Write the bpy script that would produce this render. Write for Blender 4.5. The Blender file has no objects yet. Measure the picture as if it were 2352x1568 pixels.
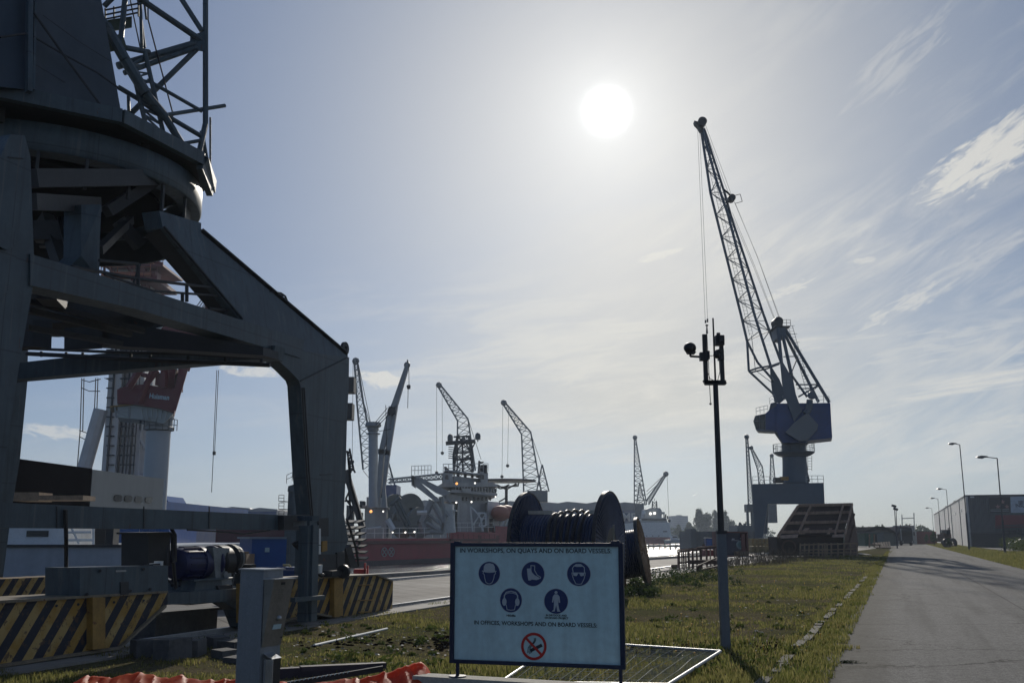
import bpy, math, random
import numpy as np
from mathutils import Vector, Matrix, noise
random.seed(7)
rad = math.radians
sc = bpy.context.scene
# ------------------------------------------------------------------ camera
FPX = 2318.0; PIT = math.atan((1232 - 784) / FPX); EYE = 1.7
CP, SP = math.cos(PIT), math.sin(PIT)
cam = bpy.data.cameras.new('camera'); camo = bpy.data.objects.new('camera', cam)
sc.collection.objects.link(camo); sc.camera = camo
cam.sensor_width = 36; cam.lens = FPX / 2352 * 36; cam.clip_end = 6000; cam.clip_start = .1
camo.location = (0, 0, EYE); camo.rotation_euler = (rad(90) + PIT, 0, 0)
# ------------------------------------------------------------------ sun
sd = Vector(((1393 - 1176) / FPX, CP - (784 - 255) / FPX * SP, SP + (784 - 255) / FPX * CP)).normalized()
SEL = math.asin(sd.z); SAZ = math.atan2(sd.x, sd.y)
sun = bpy.data.lights.new('sun', 'SUN'); sun.energy = 3.2; sun.angle = rad(.55); sun.color = (1, .93, .82)
suno = bpy.data.objects.new('sun', sun); sc.collection.objects.link(suno)
suno.rotation_euler = (-sd).to_track_quat('-Z', 'Y').to_euler()
# ------------------------------------------------------------------ exposure
sc.view_settings.view_transform = 'Standard'; sc.view_settings.look = 'None'
sc.view_settings.gamma = 1; sc.view_settings.exposure = EXPOSURE = 0.05
sc.cycles.max_bounces = 6; sc.cycles.diffuse_bounces = 3; sc.cycles.glossy_bounces = 3
sc.cycles.transmission_bounces = 4; sc.cycles.volume_bounces = 0; sc.cycles.transparent_max_bounces = 8
sc.cycles.sample_clamp_indirect = 4; sc.cycles.use_denoising = True
# ------------------------------------------------------------------ world
W = bpy.data.worlds.new('World'); sc.world = W; W.use_nodes = True
nt = W.node_tree; nt.nodes.clear()
class NG:
    def __init__(s, t): s.t = t
    def n(s, ty, **k):
        o = s.t.nodes.new(ty)
        for a, b in k.items(): setattr(o, a, b)
        return o
    def put(s, inp, v):
        if hasattr(v, 'is_output'): s.t.links.new(v, inp)
        elif v is not None: inp.default_value = v
    def m(s, op, a, b=None, c=None, clamp=False):
        o = s.n('ShaderNodeMath', operation=op, use_clamp=clamp)
        s.put(o.inputs[0], a)
        if b is not None: s.put(o.inputs[1], b)
        if c is not None: s.put(o.inputs[2], c)
        return o.outputs[0]
    def vm(s, op, a, b=None):
        o = s.n('ShaderNodeVectorMath', operation=op)
        s.put(o.inputs[0], a)
        if b is not None: s.put(o.inputs[1], b)
        return o.outputs['Value'] if op in ('DOT_PRODUCT', 'LENGTH') else o.outputs[0]
    def xyz(s, v):
        o = s.n('ShaderNodeSeparateXYZ'); s.put(o.inputs[0], v); return o.outputs
    def cmb(s, x, y, z):
        o = s.n('ShaderNodeCombineXYZ')
        for i, v in enumerate((x, y, z)): s.put(o.inputs[i], v)
        return o.outputs[0]
    def mix(s, f, a, b, bt='MIX'):
        o = s.n('ShaderNodeMix', data_type='RGBA', blend_type=bt)
        s.put(o.inputs[0], f); s.put(o.inputs[6], a); s.put(o.inputs[7], b); return o.outputs[2]
    def noise(s, v, sc_, det=4, rough=.55, dist=0):
        o = s.n('ShaderNodeTexNoise'); s.put(o.inputs['Vector'], v)
        o.inputs['Scale'].default_value = sc_; o.inputs['Detail'].default_value = det
        o.inputs['Roughness'].default_value = rough; o.inputs['Distortion'].default_value = dist
        return o.outputs[0]
    def ss(s, v, a, b):
        o = s.n('ShaderNodeMapRange', interpolation_type='SMOOTHSTEP')
        s.put(o.inputs[0], v); o.inputs[1].default_value = a; o.inputs[2].default_value = b
        return o.outputs[0]
g = NG(nt)
tc = g.n('ShaderNodeTexCoord'); D = g.vm('NORMALIZE', tc.outputs['Generated'])
sky = g.n('ShaderNodeTexSky', sky_type='NISHITA', sun_disc=False)
sky.sun_elevation = SEL; sky.sun_rotation = SAZ; sky.altitude = 0; sky.air_density = 1.0; sky.dust_density = 1.3; sky.ozone_density = 2.5
nt.links.new(tc.outputs['Generated'], sky.inputs[0])
X, Y, Z = g.xyz(D)
dot = g.vm('DOT_PRODUCT', D, tuple(sd))
ang = g.m('ARCCOSINE', g.m('MINIMUM', dot, .999999))                  # radians from the sun
def gauss(w, k=2.0): return g.m('EXPONENT', g.m('MULTIPLY', g.m('POWER', g.m('DIVIDE', ang, w), k), -1.0))
az = g.m('ARCTAN2', X, Y); el = g.m('ARCSINE', Z)
# high haze dims the strong forward peak of the clear sky and whitens it: blend towards a milky veil
lum = g.n('ShaderNodeGamma'); nt.links.new(sky.outputs[0], lum.inputs[0]); lum.inputs[1].default_value = SKYGAM = .55
azr = g.m('SUBTRACT', g.m('ARCTAN2', X, Y), SAZ + .02)
vlow = g.m('MULTIPLY', g.m('EXPONENT', g.m('MULTIPLY', g.m('POWER', g.m('DIVIDE', azr, .26), 2), -1.0)), g.m('MULTIPLY', g.ss(g.m('ARCSINE', Z), .03, .14), g.m('SUBTRACT', 1.0, g.ss(g.m('ARCSINE', Z), .30, .46))))
hz = g.m('SUBTRACT', 1.0, g.ss(g.m('ARCSINE', Z), -.02, .30))
base = g.mix(1.0, lum.outputs[0], g.mix(g.m('MAXIMUM', gauss(.30, 2.2), vlow), g.mix(hz, (.62, .81, 1.17, 1), (.84, 1.08, 1.48, 1)), (.93, .98, 1.04, 1)), 'MULTIPLY')
def rot2(t, ku, kv):
    c, s_ = math.cos(t), math.sin(t)
    u = g.m('ADD', g.m('MULTIPLY', az, c), g.m('MULTIPLY', el, s_)); v = g.m('ADD', g.m('MULTIPLY', az, -s_), g.m('MULTIPLY', el, c))
    return g.cmb(g.m('MULTIPLY', u, ku), g.m('MULTIPLY', v, kv), 0)
n1 = g.noise(rot2(.38, 3.2, 11), 1.3, 7, .62, .5); n2 = g.noise(rot2(.3, 2.2, 4.5), 1.2, 3, .5); n3 = g.noise(rot2(.5, 7, 40), 1.2, 6, .62, .8); n4 = g.noise(rot2(.06, 3.0, 30), 1.4, 6, .62, .6)
right = g.ss(az, -.12, .28); low = g.m('SUBTRACT', 1.0, g.ss(el, .12, .33))
cir = g.m('MULTIPLY', g.ss(g.m('MULTIPLY_ADD', n3, .45, g.m('MULTIPLY', n1, .55)), .42, .66), g.ss(n2, .30, .56))
cir = g.m('MULTIPLY', cir, g.m('MULTIPLY', right, g.m('MULTIPLY_ADD', g.ss(el, .26, .46), -.5, .78)))
n5 = g.noise(rot2(.18, 5.0, 26), 1.5, 7, .66, .9); n6 = g.noise(rot2(.1, 2.0, 7), 1.1, 3, .5)
cir = g.m('MAXIMUM', cir, g.m('MULTIPLY', g.m('MULTIPLY', g.m('MULTIPLY', g.ss(g.m('MULTIPLY_ADD', n5, .5, g.m('MULTIPLY', n4, .5)), .44, .62), g.ss(n6, .30, .56)), low), g.m('MULTIPLY_ADD', g.ss(az, -.30, .12), .85, .15)))
def blob(px, py, rx, ry, rot, thr, nsc, gain, stretch=3.0):
    """a cloud at its own direction in the sky (azimuth / elevation)"""
    d = Vector(((px - 1176) / FPX, CP - (784 - py) / FPX * SP, SP + (784 - py) / FPX * CP)).normalized()
    a0, e0 = math.atan2(d.x, d.y), math.asin(d.z)
    da = g.m('SUBTRACT', az, a0); de = g.m('SUBTRACT', el, e0); c, s_ = math.cos(rot), math.sin(rot)
    u = g.m('ADD', g.m('MULTIPLY', da, c), g.m('MULTIPLY', de, s_)); v = g.m('ADD', g.m('MULTIPLY', da, -s_), g.m('MULTIPLY', de, c))
    r = g.m('SQRT', g.m('ADD', g.m('POWER', g.m('DIVIDE', u, rx / FPX), 2), g.m('POWER', g.m('DIVIDE', v, ry / FPX), 2)))
    mk = g.m('SUBTRACT', 1.0, g.ss(r, .15, 1.0))
    nn = g.noise(g.cmb(g.m('MULTIPLY', u, 1.0), g.m('MULTIPLY', v, stretch), px * .01), nsc, 7, .62, .5)
    o = g.ss(g.m('ADD', g.m('MULTIPLY', mk, .70), g.m('MULTIPLY', g.m('SUBTRACT', nn, .5), 2.0)), thr, thr + .50)
    return g.m('MULTIPLY', g.m('MULTIPLY', o, g.ss(mk, 0, .2)), gain)
cl = cir
for b in [(2265, 365, 240, 78, .42, .18, 34, 1.0, 4), (2330, 300, 170, 60, .5, .25, 30, .9, 4),
          (880, 872, 95, 34, -.12, .14, 60, 1.0, 2), (585, 852, 115, 22, 0, .2, 60, .8, 2), (1335, 862, 95, 30, .3, .32, 70, .7, 2),
          (1525, 583, 95, 18, .2, .2, 60, .75, 4), (130, 992, 130, 24, -.1, .22, 50, .75, 3), (1975, 600, 80, 16, .1, .3, 60, .7, 3),
          (1810, 665, 110, 20, .35, .25, 60, .7, 4), (2080, 700, 200, 38, .42, .34, 50, .7, 4), (1600, 930, 420, 60, .1, .3, 30, .35, 5),
          (1250, 940, 300, 50, .05, .32, 40, .3, 5), (1150, 1010, 380, 34, 0, .32, 40, .28, 5), (2150, 790, 320, 60, .15, .3, 34, .5, 6),
          (2200, 620, 330, 70, .4, .38, 26, .45, 6), (2060, 140, 300, 90, .6, .4, 22, .3, 5)]:
    cl = g.m('MAXIMUM', cl, blob(*b))
cl = g.m('MULTIPLY', g.m('MINIMUM', cl, 1.0), g.ss(el, .02, .07))
veil = gauss(.34, 1.6); 
base = g.mix(g.m('MULTIPLY', g.ss(az, .02, .36), .55), base, g.mix(1.0, base, (1.05, 1.0, .90, 1), 'MULTIPLY'))
ccol = g.mix(gauss(.55, 1.5), (6.2, 6.0, 5.6, 1), (7.2, 7.0, 6.3, 1))
c1 = g.mix(g.m('MULTIPLY', cl, .78), base, ccol)
# aureole and the blown-out sun itself, at infinity in the sun's own direction
glow = g.m('ADD', g.m('MULTIPLY', gauss(.20, 1.3), GLOW1 := 1.7), g.m('ADD', g.m('MULTIPLY', gauss(.045, 1.2), 2.4), g.m('MULTIPLY', gauss(.0186, 3.0), 8.0)))
c2 = g.mix(1.0, c1, g.vm('MULTIPLY', g.cmb(glow, glow, glow), (.97, 1.0, .985)), 'ADD')
bg = g.n('ShaderNodeBackground'); nt.links.new(c2, bg.inputs[0]); bg.inputs[1].default_value = SKYSTR = .105
wo = g.n('ShaderNodeOutputWorld'); nt.links.new(bg.outputs[0], wo.inputs[0])
# ------------------------------------------------------------------ pixel <-> world (2352 x 1568 reading of the photo)
def ray(x, y): return Vector(((x - 1176) / FPX, CP - (784 - y) / FPX * SP, SP + (784 - y) / FPX * CP))
def P(x, y, Yd):
    d = ray(x, y); return Vector((0, 0, EYE)) + d * (Yd / d.y)
def G(x, y, z=0.):
    d = ray(x, y); return Vector((0, 0, EYE)) + d * ((z - EYE) / d.z)
def PL(x, y, p0, n):
    d = ray(x, y); o = Vector((0, 0, EYE)); return o + d * ((Vector(p0) - o).dot(n) / d.dot(n))
def Zy(y, Yd): return P(1176, y, Yd).z
# ------------------------------------------------------------------ mesh builder
class MB:
    def __init__(s): s.v = []; s.f = []; s.mi = []; s.cur = 0
    def add(s, vs, fs):
        o = len(s.v); s.v += [tuple(v) for v in vs]; s.f += [tuple(i + o for i in f) for f in fs]; s.mi += [s.cur] * len(fs); return s
    def m(s, i): s.cur = i; return s
    def prism(s, pts, vec):
        vec = Vector(vec); a = [Vector(p) for p in pts]; b = [p + vec for p in a]; n = len(a)
        return s.add(a + b, [tuple(range(n)), tuple(range(2 * n - 1, n - 1, -1))] + [(i, i + n, (i + 1) % n + n, (i + 1) % n) for i in range(n)])
    def box(s, x0, x1, y0, y1, z0, z1):
        return s.prism([(x0, y0, z0), (x1, y0, z0), (x1, y1, z0), (x0, y1, z0)], (0, 0, z1 - z0))
    def obox(s, o, u, v, w):
        o, u, v, w = map(Vector, (o, u, v, w)); return s.prism([o, o + u, o + u + v, o + v], w)
    def cbox(s, c, sx, sy, sz, rz=0, rx=0, ry=0):
        R = Matrix.Rotation(rz, 3, 'Z') @ Matrix.Rotation(ry, 3, 'Y') @ Matrix.Rotation(rx, 3, 'X'); c = Vector(c)
        u, v, w = R @ Vector((sx, 0, 0)), R @ Vector((0, sy, 0)), R @ Vector((0, 0, sz))
        return s.obox(c - u / 2 - v / 2 - w / 2, u, v, w)
    def tube(s, a, b, r, r2=None, n=6):
        a, b = Vector(a), Vector(b); d = b - a
        if d.length < 1e-6: return s
        r2 = r if r2 is None else r2; q = d.to_track_quat('Z', 'Y'); vs = []
        for p, rr in ((a, r), (b, r2)):
            for i in range(n):
                t = 2 * math.pi * (i + .5) / n; vs.append(p + q @ Vector((rr * math.cos(t), rr * math.sin(t), 0)))
        return s.add(vs, [(i, (i + 1) % n, (i + 1) % n + n, i + n) for i in range(n)] + [tuple(range(n - 1, -1, -1)), tuple(range(n, 2 * n))])
    def path(s, pts, r, n=6):
        for a, b in zip(pts, pts[1:]): s.tube(a, b, r, n=n)
        return s
    def beam(s, a, b, w, h, up=(0, 0, 1)):
        a, b = Vector(a), Vector(b); d = (b - a).normalized(); sd_ = d.cross(Vector(up))
        if sd_.length < 1e-4: sd_ = Vector((1, 0, 0))
        sd_.normalize(); t = sd_.cross(d).normalized()
        o = a - sd_ * w / 2 - t * h / 2
        return s.prism([o, o + sd_ * w, o + sd_ * w + t * h, o + t * h], b - a)
    def lathe(s, prof, c=(0, 0, 0), axis=(0, 0, 1), n=24, a0=0., a1=2 * math.pi):
        q = Vector(axis).to_track_quat('Z', 'Y'); c = Vector(c); full = abs(a1 - a0 - 2 * math.pi) < 1e-6; k = n if full else n + 1
        vs = [c + q @ Vector((r * math.cos(a0 + (a1 - a0) * i / n), r * math.sin(a0 + (a1 - a0) * i / n), z)) for r, z in prof for i in range(k)]
        fs = []
        for j in range(len(prof) - 1):
            for i in range(n):
                i2 = (i + 1) % k; fs.append((j * k + i, j * k + i2, (j + 1) * k + i2, (j + 1) * k + i))
        return s.add(vs, fs)
    def ball(s, c, r, n=12, sz=1.0):
        m = n // 2; return s.lathe([(r * math.sin(math.pi * j / m) + 1e-5, -r * sz * math.cos(math.pi * j / m)) for j in range(m + 1)], c, n=n)
    def disc(s, c, r, axis, t, n=24): return s.lathe([(1e-5, 0), (r, 0), (r, t), (1e-5, t)], c, axis, n)
    def lat(s, A, B, n, rc, rb, faces=None):
        """lattice between two matching corner rings A and B (lists of 3 or 4 points)"""
        A = [Vector(p) for p in A]; B = [Vector(p) for p in B]; k = len(A)
        for a, b in zip(A, B): s.tube(a, b, rc, n=5)
        for i in range(k):
            j = (i + 1) % k
            for t in range(n):
                p0, p1 = A[i].lerp(B[i], t / n), A[i].lerp(B[i], (t + 1) / n); q0, q1 = A[j].lerp(B[j], t / n), A[j].lerp(B[j], (t + 1) / n)
                s.tube(*((p0, q1) if (t + i) % 2 else (q0, p1)), rb, n=4)
                if t: s.tube(p0, q0, rb, n=4)
        return s
    def rail(s, pts, h=1.0, sp=1.2, r=.025, rows=2, n=4):
        pts = [Vector(p) for p in pts]; up = Vector((0, 0, 1))
        for a, b in zip(pts, pts[1:]):
            for k in range(1, rows + 1): s.tube(a + up * h * k / rows, b + up * h * k / rows, r, n=n)
            m = max(1, round((b - a).length / sp))
            for i in range(m + 1): s.tube(a.lerp(b, i / m), a.lerp(b, i / m) + up * h, r, n=n)
        return s
    def ladder(s, a, b, side, w=.45, sp=.35, r=.02):
        a, b = Vector(a), Vector(b); sd_ = Vector(side).normalized() * w / 2
        s.tube(a - sd_, b - sd_, r, n=4); s.tube(a + sd_, b + sd_, r, n=4)
        for i in range(int((b - a).length / sp)): p = a.lerp(b, (i + .5) * sp / (b - a).length); s.tube(p - sd_, p + sd_, r * .8, n=4)
        return s
    def build(s, name, mats, parent=None, smooth=False, flat=False):
        me = bpy.data.meshes.new(name); o = Vector(parent['_o']) if parent is not None and '_o' in parent else Vector((0, 0, 0))
        me.from_pydata([(v[0] - o.x, v[1] - o.y, v[2] - o.z) for v in s.v], [], s.f)
        for m in (mats if isinstance(mats, (list, tuple)) else [mats]): me.materials.append(m)
        if any(s.mi): me.polygons.foreach_set('material_index', s.mi)
        if not flat:
            import bmesh
            bm = bmesh.new(); bm.from_mesh(me); bmesh.ops.recalc_face_normals(bm, faces=bm.faces); bm.to_mesh(me); bm.free()
        if smooth: me.shade_smooth(); me.set_sharp_from_angle(angle=rad(40))
        ob = bpy.data.objects.new(name, me); sc.collection.objects.link(ob)
        if parent is not None: ob.parent = parent; ob['_o'] = tuple(o)
        return ob
def tag(o, label=None, cat=None, group=None, kind=None):
    for k, v in (('label', label), ('category', cat), ('group', group), ('kind', kind)):
        if v: o[k] = v
    return o
def thing(name, label, cat, loc=(0, 0, 0), group=None):
    o = bpy.data.objects.new(name, None); sc.collection.objects.link(o); o.location = loc; o['_o'] = tuple(loc)
    o.empty_display_size = .2; return tag(o, label, cat, group)
def dup(o, loc=None, rz=None, parent=None, label=None):
    c = o.copy(); sc.collection.objects.link(c)
    if parent is not None: c.parent = parent
    if loc is not None: c.location = loc
    if rz is not None: c.rotation_euler.z = rz
    if label: c['label'] = label
    for ch in [x for x in sc.collection.objects if x.parent == o]: dup(ch, parent=c)
    return c
def text(mb, s, M4, size=1.0, bold=.0, align='LEFT', width=None, thick=.0):
    cu = bpy.data.curves.new('t', 'FONT'); cu.body = s; cu.size = size; cu.offset = bold; cu.align_x = align; cu.extrude = thick; cu.resolution_u = 3
    ob = bpy.data.objects.new('t', cu); sc.collection.objects.link(ob)
    bpy.context.view_layer.update()
    me = bpy.data.meshes.new_from_object(ob.evaluated_get(bpy.context.evaluated_depsgraph_get()))
    vs = [v.co.copy() for v in me.vertices]; x0 = min(v.x for v in vs); x1 = max(v.x for v in vs)
    k = (width / (x1 - x0)) if width else 1.0; off = {'LEFT': x0, 'CENTER': (x0 + x1) / 2}[align]
    mb.add([M4 @ Vector(((v.x - off) * k, v.y, v.z)) for v in vs], [tuple(p.vertices) for p in me.polygons])
    bpy.data.objects.remove(ob); bpy.data.meshes.remove(me)
# ------------------------------------------------------------------ materials
def M(name, col, rough=.6, metal=0., var=.18, scale=2.0, bump=.0, bscale=25., c2=None, rust=0., rustc=(.13, .045, .02), streak=False, spec=.5, trans=0., seam=0.):
    m = bpy.data.materials.new(name); m.use_nodes = True; t = m.node_tree; h = NG(t); b = t.nodes['Principled BSDF']
    tcn = h.n('ShaderNodeTexCoord'); co = tcn.outputs['Object']
    if streak: co2 = h.vm('MULTIPLY', co, (3.0, 3.0, .35))
    else: co2 = co
    n = h.noise(co2, scale, 5, .6); n2_ = h.noise(co, scale * 7, 4, .6)
    f = h.ss(h.m('MULTIPLY_ADD', n2_, .4, h.m('MULTIPLY', n, .6)), .32, .68)
    ca = tuple(min(1, c * (1 - var)) for c in col) + (1,); cb = (tuple(c2) if c2 else tuple(min(1, c * (1 + var)) for c in col)) + (1,)
    c = h.mix(f, ca, cb)
    if rust:
        rn = h.noise(co2, scale * 2.3, 6, .65, .5); c = h.mix(h.ss(rn, .70 - rust * .3, .78 - rust * .3), c, tuple(rustc) + (1,))
    if seam:
        cx = h.xyz(co); d = h.m('ABSOLUTE', h.m('SUBTRACT', h.m('FRACT', h.m('DIVIDE', h.m('ADD', cx[2], .37), seam)), .5)); d2 = h.m('ABSOLUTE', h.m('SUBTRACT', h.m('FRACT', h.m('DIVIDE', h.m('ADD', cx[0], cx[1]), seam * 2.1)), .5))
        l = h.m('MAXIMUM', h.m('SUBTRACT', 1.0, h.ss(d, .004, .012)), h.m('SUBTRACT', 1.0, h.ss(d2, .002, .006))); c = h.mix(h.m('MULTIPLY', l, .55), c, (.02, .022, .024, 1))
        st = h.noise(h.vm('MULTIPLY', co, (5, 5, .22)), 1.6, 5, .65); c = h.mix(h.m('MULTIPLY', h.ss(st, .50, .68), .45), c, (.028, .030, .030, 1)); c = h.mix(h.m('MULTIPLY', h.ss(st, .44, .34), .35), c, (.14, .155, .16, 1))
        rs2 = h.noise(h.vm('MULTIPLY', co, (6, 6, 1.2)), 2.4, 6, .7); c = h.mix(h.m('MULTIPLY', h.ss(rs2, .66, .70), .8), c, (.075, .035, .018, 1))
    t.links.new(c, b.inputs['Base Color'])
    t.links.new(h.m('MULTIPLY_ADD', n2_, .25, rough - .12, clamp=True), b.inputs['Roughness'])
    b.inputs['Metallic'].default_value = metal; b.inputs['Specular IOR Level'].default_value = spec
    if bump:
        bn = h.n('ShaderNodeBump'); bn.inputs['Strength'].default_value = bump; bn.inputs['Distance'].default_value = .02
        t.links.new(h.noise(co, bscale, 5, .6), bn.inputs['Height']); t.links.new(bn.outputs[0], b.inputs['Normal'])
    if trans:
        tr = h.n('ShaderNodeBsdfTranslucent'); t.links.new(c, tr.inputs[0]); mx = h.n('ShaderNodeMixShader'); mx.inputs[0].default_value = trans
        t.links.new(b.outputs[0], mx.inputs[1]); t.links.new(tr.outputs[0], mx.inputs[2]); t.links.new(mx.outputs[0], t.nodes['Material Output'].inputs[0])
    return m
def E(name, col, st):
    m = bpy.data.materials.new(name); m.use_nodes = True; t = m.node_tree; b = t.nodes['Principled BSDF']
    b.inputs['Base Color'].default_value = (*col, 1); b.inputs['Emission Color'].default_value = (*col, 1); b.inputs['Emission Strength'].default_value = st; return m
m_crane = M('grey_crane_paint', (.054, .082, .102), .52, .0, .22, 1.1, .2, 7, seam=1.3)
m_crane_d = M('dark_crane_steel', (.035, .038, .042), .6, .0, .2, 1.5, .2, 12, rust=.12)
m_house = M('slate_house_paint', (.055, .07, .085), .5, 0, .14, .8, .1, 8, streak=True)
m_black = M('black_rubber', (.012, .012, .014), .5)
m_dark = M('dark_steel', (.03, .032, .036), .5, .3)
m_steel = M('galvanised_steel', (.32, .34, .36), .4, .7, .2, 6, .1, 30)
m_white = M('white_paint', (.62, .64, .64), .5, 0, .1, 1.5, rust=.05)
m_bluep = M('blue_crane_paint', (.003, .040, .17), .45, 0, .15, .4)
m_bluebox = M('blue_container_paint', (.01, .075, .28), .45, 0, .12, 1)
m_yellow = M('yellow_steel_paint', (.30, .175, .04), .6, 0, .3, 3, rust=.32)
m_concrete = M('weathered_concrete', (.22, .21, .19), .85, 0, .25, .6, .4, 18)
m_redhull = M('faded_red_hull', (.27, .035, .052), .6, 0, .16, .12, rust=.1, streak=True)
m_grey = M('light_grey_ship_paint', (.30, .32, .33), .55, 0, .15, .3, streak=True, rust=.06)
m_glass = M('dark_window_glass', (.015, .02, .025), .12, 0, .1)
m_rustst = M('brown_rusty_steel', (.075, .035, .024), .8, 0, .35, 1.2, .3, 20, c2=(.12, .07, .05))
m_wood = M('weathered_timber', (.24, .17, .11), .85, 0, .35, 4, .3, 40)
# ------------------------------------------------------------------ ground, road, water
QD = Vector((.43, .903, 0)).normalized(); QN = Vector((-QD.y, QD.x, 0)); Q0 = G(878, 1324)
def qe(s, off=0, z=0.): p = Q0 + QD * s + QN * off; return Vector((p.x, p.y, z))
RD = (G(2021, 1303) - G(1905, 1512)); RD.z = 0; RD.normalize(); RN = Vector((RD.y, -RD.x, 0)); R0 = G(1944, 1446); RW = (G(2352, 1303) - R0).dot(RN)
def sheet(name, pts, mat, z=None, kind='structure'):
    mb = MB(); mb.add([(p[0], p[1], (z if z is not None else p[2])) for p in pts], [tuple(range(len(pts)))])
    o = mb.build(name, mat, flat=True); o['kind'] = kind
    if o.data.polygons[0].normal.z < 0: o.data.flip_normals()
    return o
def ground_mat(name, fn, rough=.9, bump=.5, bs=30, dist=.02, spec=.25):
    m = bpy.data.materials.new(name); m.use_nodes = True; t = m.node_tree; h = NG(t); b = t.nodes['Principled BSDF']
    co = h.n('ShaderNodeTexCoord').outputs['Object']; c = fn(h, co); t.links.new(c, b.inputs['Base Color'])
    b.inputs['Roughness'].default_value = rough; b.inputs['Specular IOR Level'].default_value = spec
    bn = h.n('ShaderNodeBump'); bn.inputs['Strength'].default_value = bump; bn.inputs['Distance'].default_value = dist
    t.links.new(h.noise(co, bs, 6, .7), bn.inputs['Height']); t.links.new(bn.outputs[0], b.inputs['Normal']); return m
def f_quay(h, co):
    n = h.noise(co, .25, 6, .65); n2 = h.noise(co, 6, 5, .7)
    c = h.mix(h.ss(n, .35, .7), (.10, .095, .09, 1), (.24, .23, .21, 1)); c = h.mix(h.m('MULTIPLY', h.ss(n2, .5, .75), .5), c, (.05, .05, .045, 1))
    br = h.n('ShaderNodeTexBrick'); t_ = h.n('ShaderNodeMapping'); t_.inputs['Rotation'].default_value[2] = 1.13; h.put(t_.inputs[0], co); h.put(br.inputs[0], t_.outputs[0])
    br.inputs['Scale'].default_value = .33; br.inputs['Mortar Size'].default_value = .012; br.inputs['Color1'].default_value = (1, 1, 1, 1); br.inputs['Color2'].default_value = (.86, .86, .86, 1); br.inputs['Mortar'].default_value = (.35, .35, .33, 1)
    return h.mix(1.0, c, br.outputs[0], 'MULTIPLY')
def f_road(h, co):
    n = h.noise(co, .18, 5, .6); nf = h.noise(co, 36, 3, .9); nm = h.noise(co, 14, 4, .8); n3 = h.noise(co, 1.3, 6, .7)
    across = h.vm('DOT_PRODUCT', h.vm('SUBTRACT', co, tuple(R0)), tuple(RN)); along = h.vm('DOT_PRODUCT', co, tuple(RD))
    c = h.mix(h.ss(n, .3, .7), (.125, .123, .117, 1), (.165, .162, .152, 1))
    sp = h.m('MULTIPLY_ADD', nf, .6, h.m('MULTIPLY', nm, .4)); c = h.mix(h.m('MULTIPLY', h.ss(sp, .49, .60), .55), c, (.34, .33, .31, 1)); c = h.mix(h.m('MULTIPLY', h.ss(sp, .49, .40), .6), c, (.025, .025, .025, 1))
    ns = h.noise(h.cmb(h.m('MULTIPLY', across, 1.6), h.m('MULTIPLY', along, .06), 0), 1.0, 4, .6); c = h.mix(h.m('MULTIPLY', h.ss(ns, .42, .70), .42), c, (.04, .04, .038, 1))
    v = h.n('ShaderNodeTexVoronoi', feature='DISTANCE_TO_EDGE'); v.inputs['Scale'].default_value = .16
    h.put(v.inputs['Vector'], h.vm('ADD', co, h.vm('MULTIPLY', h.cmb(n3, n, 0), (3.5, 3.5, 0))))
    crack = h.m('MULTIPLY', h.m('SUBTRACT', 1.0, h.ss(v.outputs[0], .0015, .006)), h.ss(n3, .38, .52))
    c = h.mix(h.m('MULTIPLY', crack, .8), c, (.014, .014, .013, 1))
    seam = h.m('MULTIPLY', h.m('SUBTRACT', 1.0, h.ss(h.m('ABSOLUTE', h.m('SUBTRACT', across, h.m('MULTIPLY_ADD', n3, .10, 3.6))), .008, .03)), .7)
    c = h.mix(seam, c, (.022, .022, .02, 1))
    edge = h.m('SUBTRACT', 1.0, h.ss(h.m('MULTIPLY_ADD', n3, -1.0, across), -.3, .7)); c = h.mix(h.m('MULTIPLY', edge, .55), c, (.055, .05, .035, 1))
    return h.mix(h.m('MULTIPLY', h.ss(n3, .60, .70), .4), c, (.05, .047, .042, 1))
def f_soil(h, co):
    n = h.noise(co, .35, 6, .65); n2 = h.noise(co, 3.5, 6, .7); n3 = h.noise(co, 22, 4, .7)
    c = h.mix(h.ss(n, .38, .62), (.15, .125, .08, 1), (.09, .10, .04, 1)); c = h.mix(h.ss(n2, .45, .62), c, (.12, .105, .06, 1))
    return h.mix(h.m('MULTIPLY', h.ss(n3, .50, .66), .8), c, (.028, .022, .016, 1))
m_quay = ground_mat('quay_concrete', f_quay, .8, .4, 30, .01, .10); m_road = ground_mat('worn_asphalt', f_road, .92, .35, 90, .005, .08); m_soil = ground_mat('soil_and_moss', f_soil, 1.0, .9, 14, .05, .0)
# land: one sheet from the quay edge to the horizon
A_, B_ = qe(-260), qe(1500)
mb = MB(); mb.add([(A_.x, A_.y, 0), (B_.x, B_.y, 0), (1560, B_.y, 0), (1560, A_.y, 0)], [(0, 3, 2, 1)])
tag(mb.build('ground', m_quay, flat=True), kind='structure')
mb = MB(); mb.add([(A_.x, A_.y, -.004), (B_.x, B_.y, -.004), (B_.x, B_.y, -4), (A_.x, A_.y, -4)], [(0, 1, 2, 3)]); tag(mb.build('quay_wall', m_concrete, flat=True), kind='structure')
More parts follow.
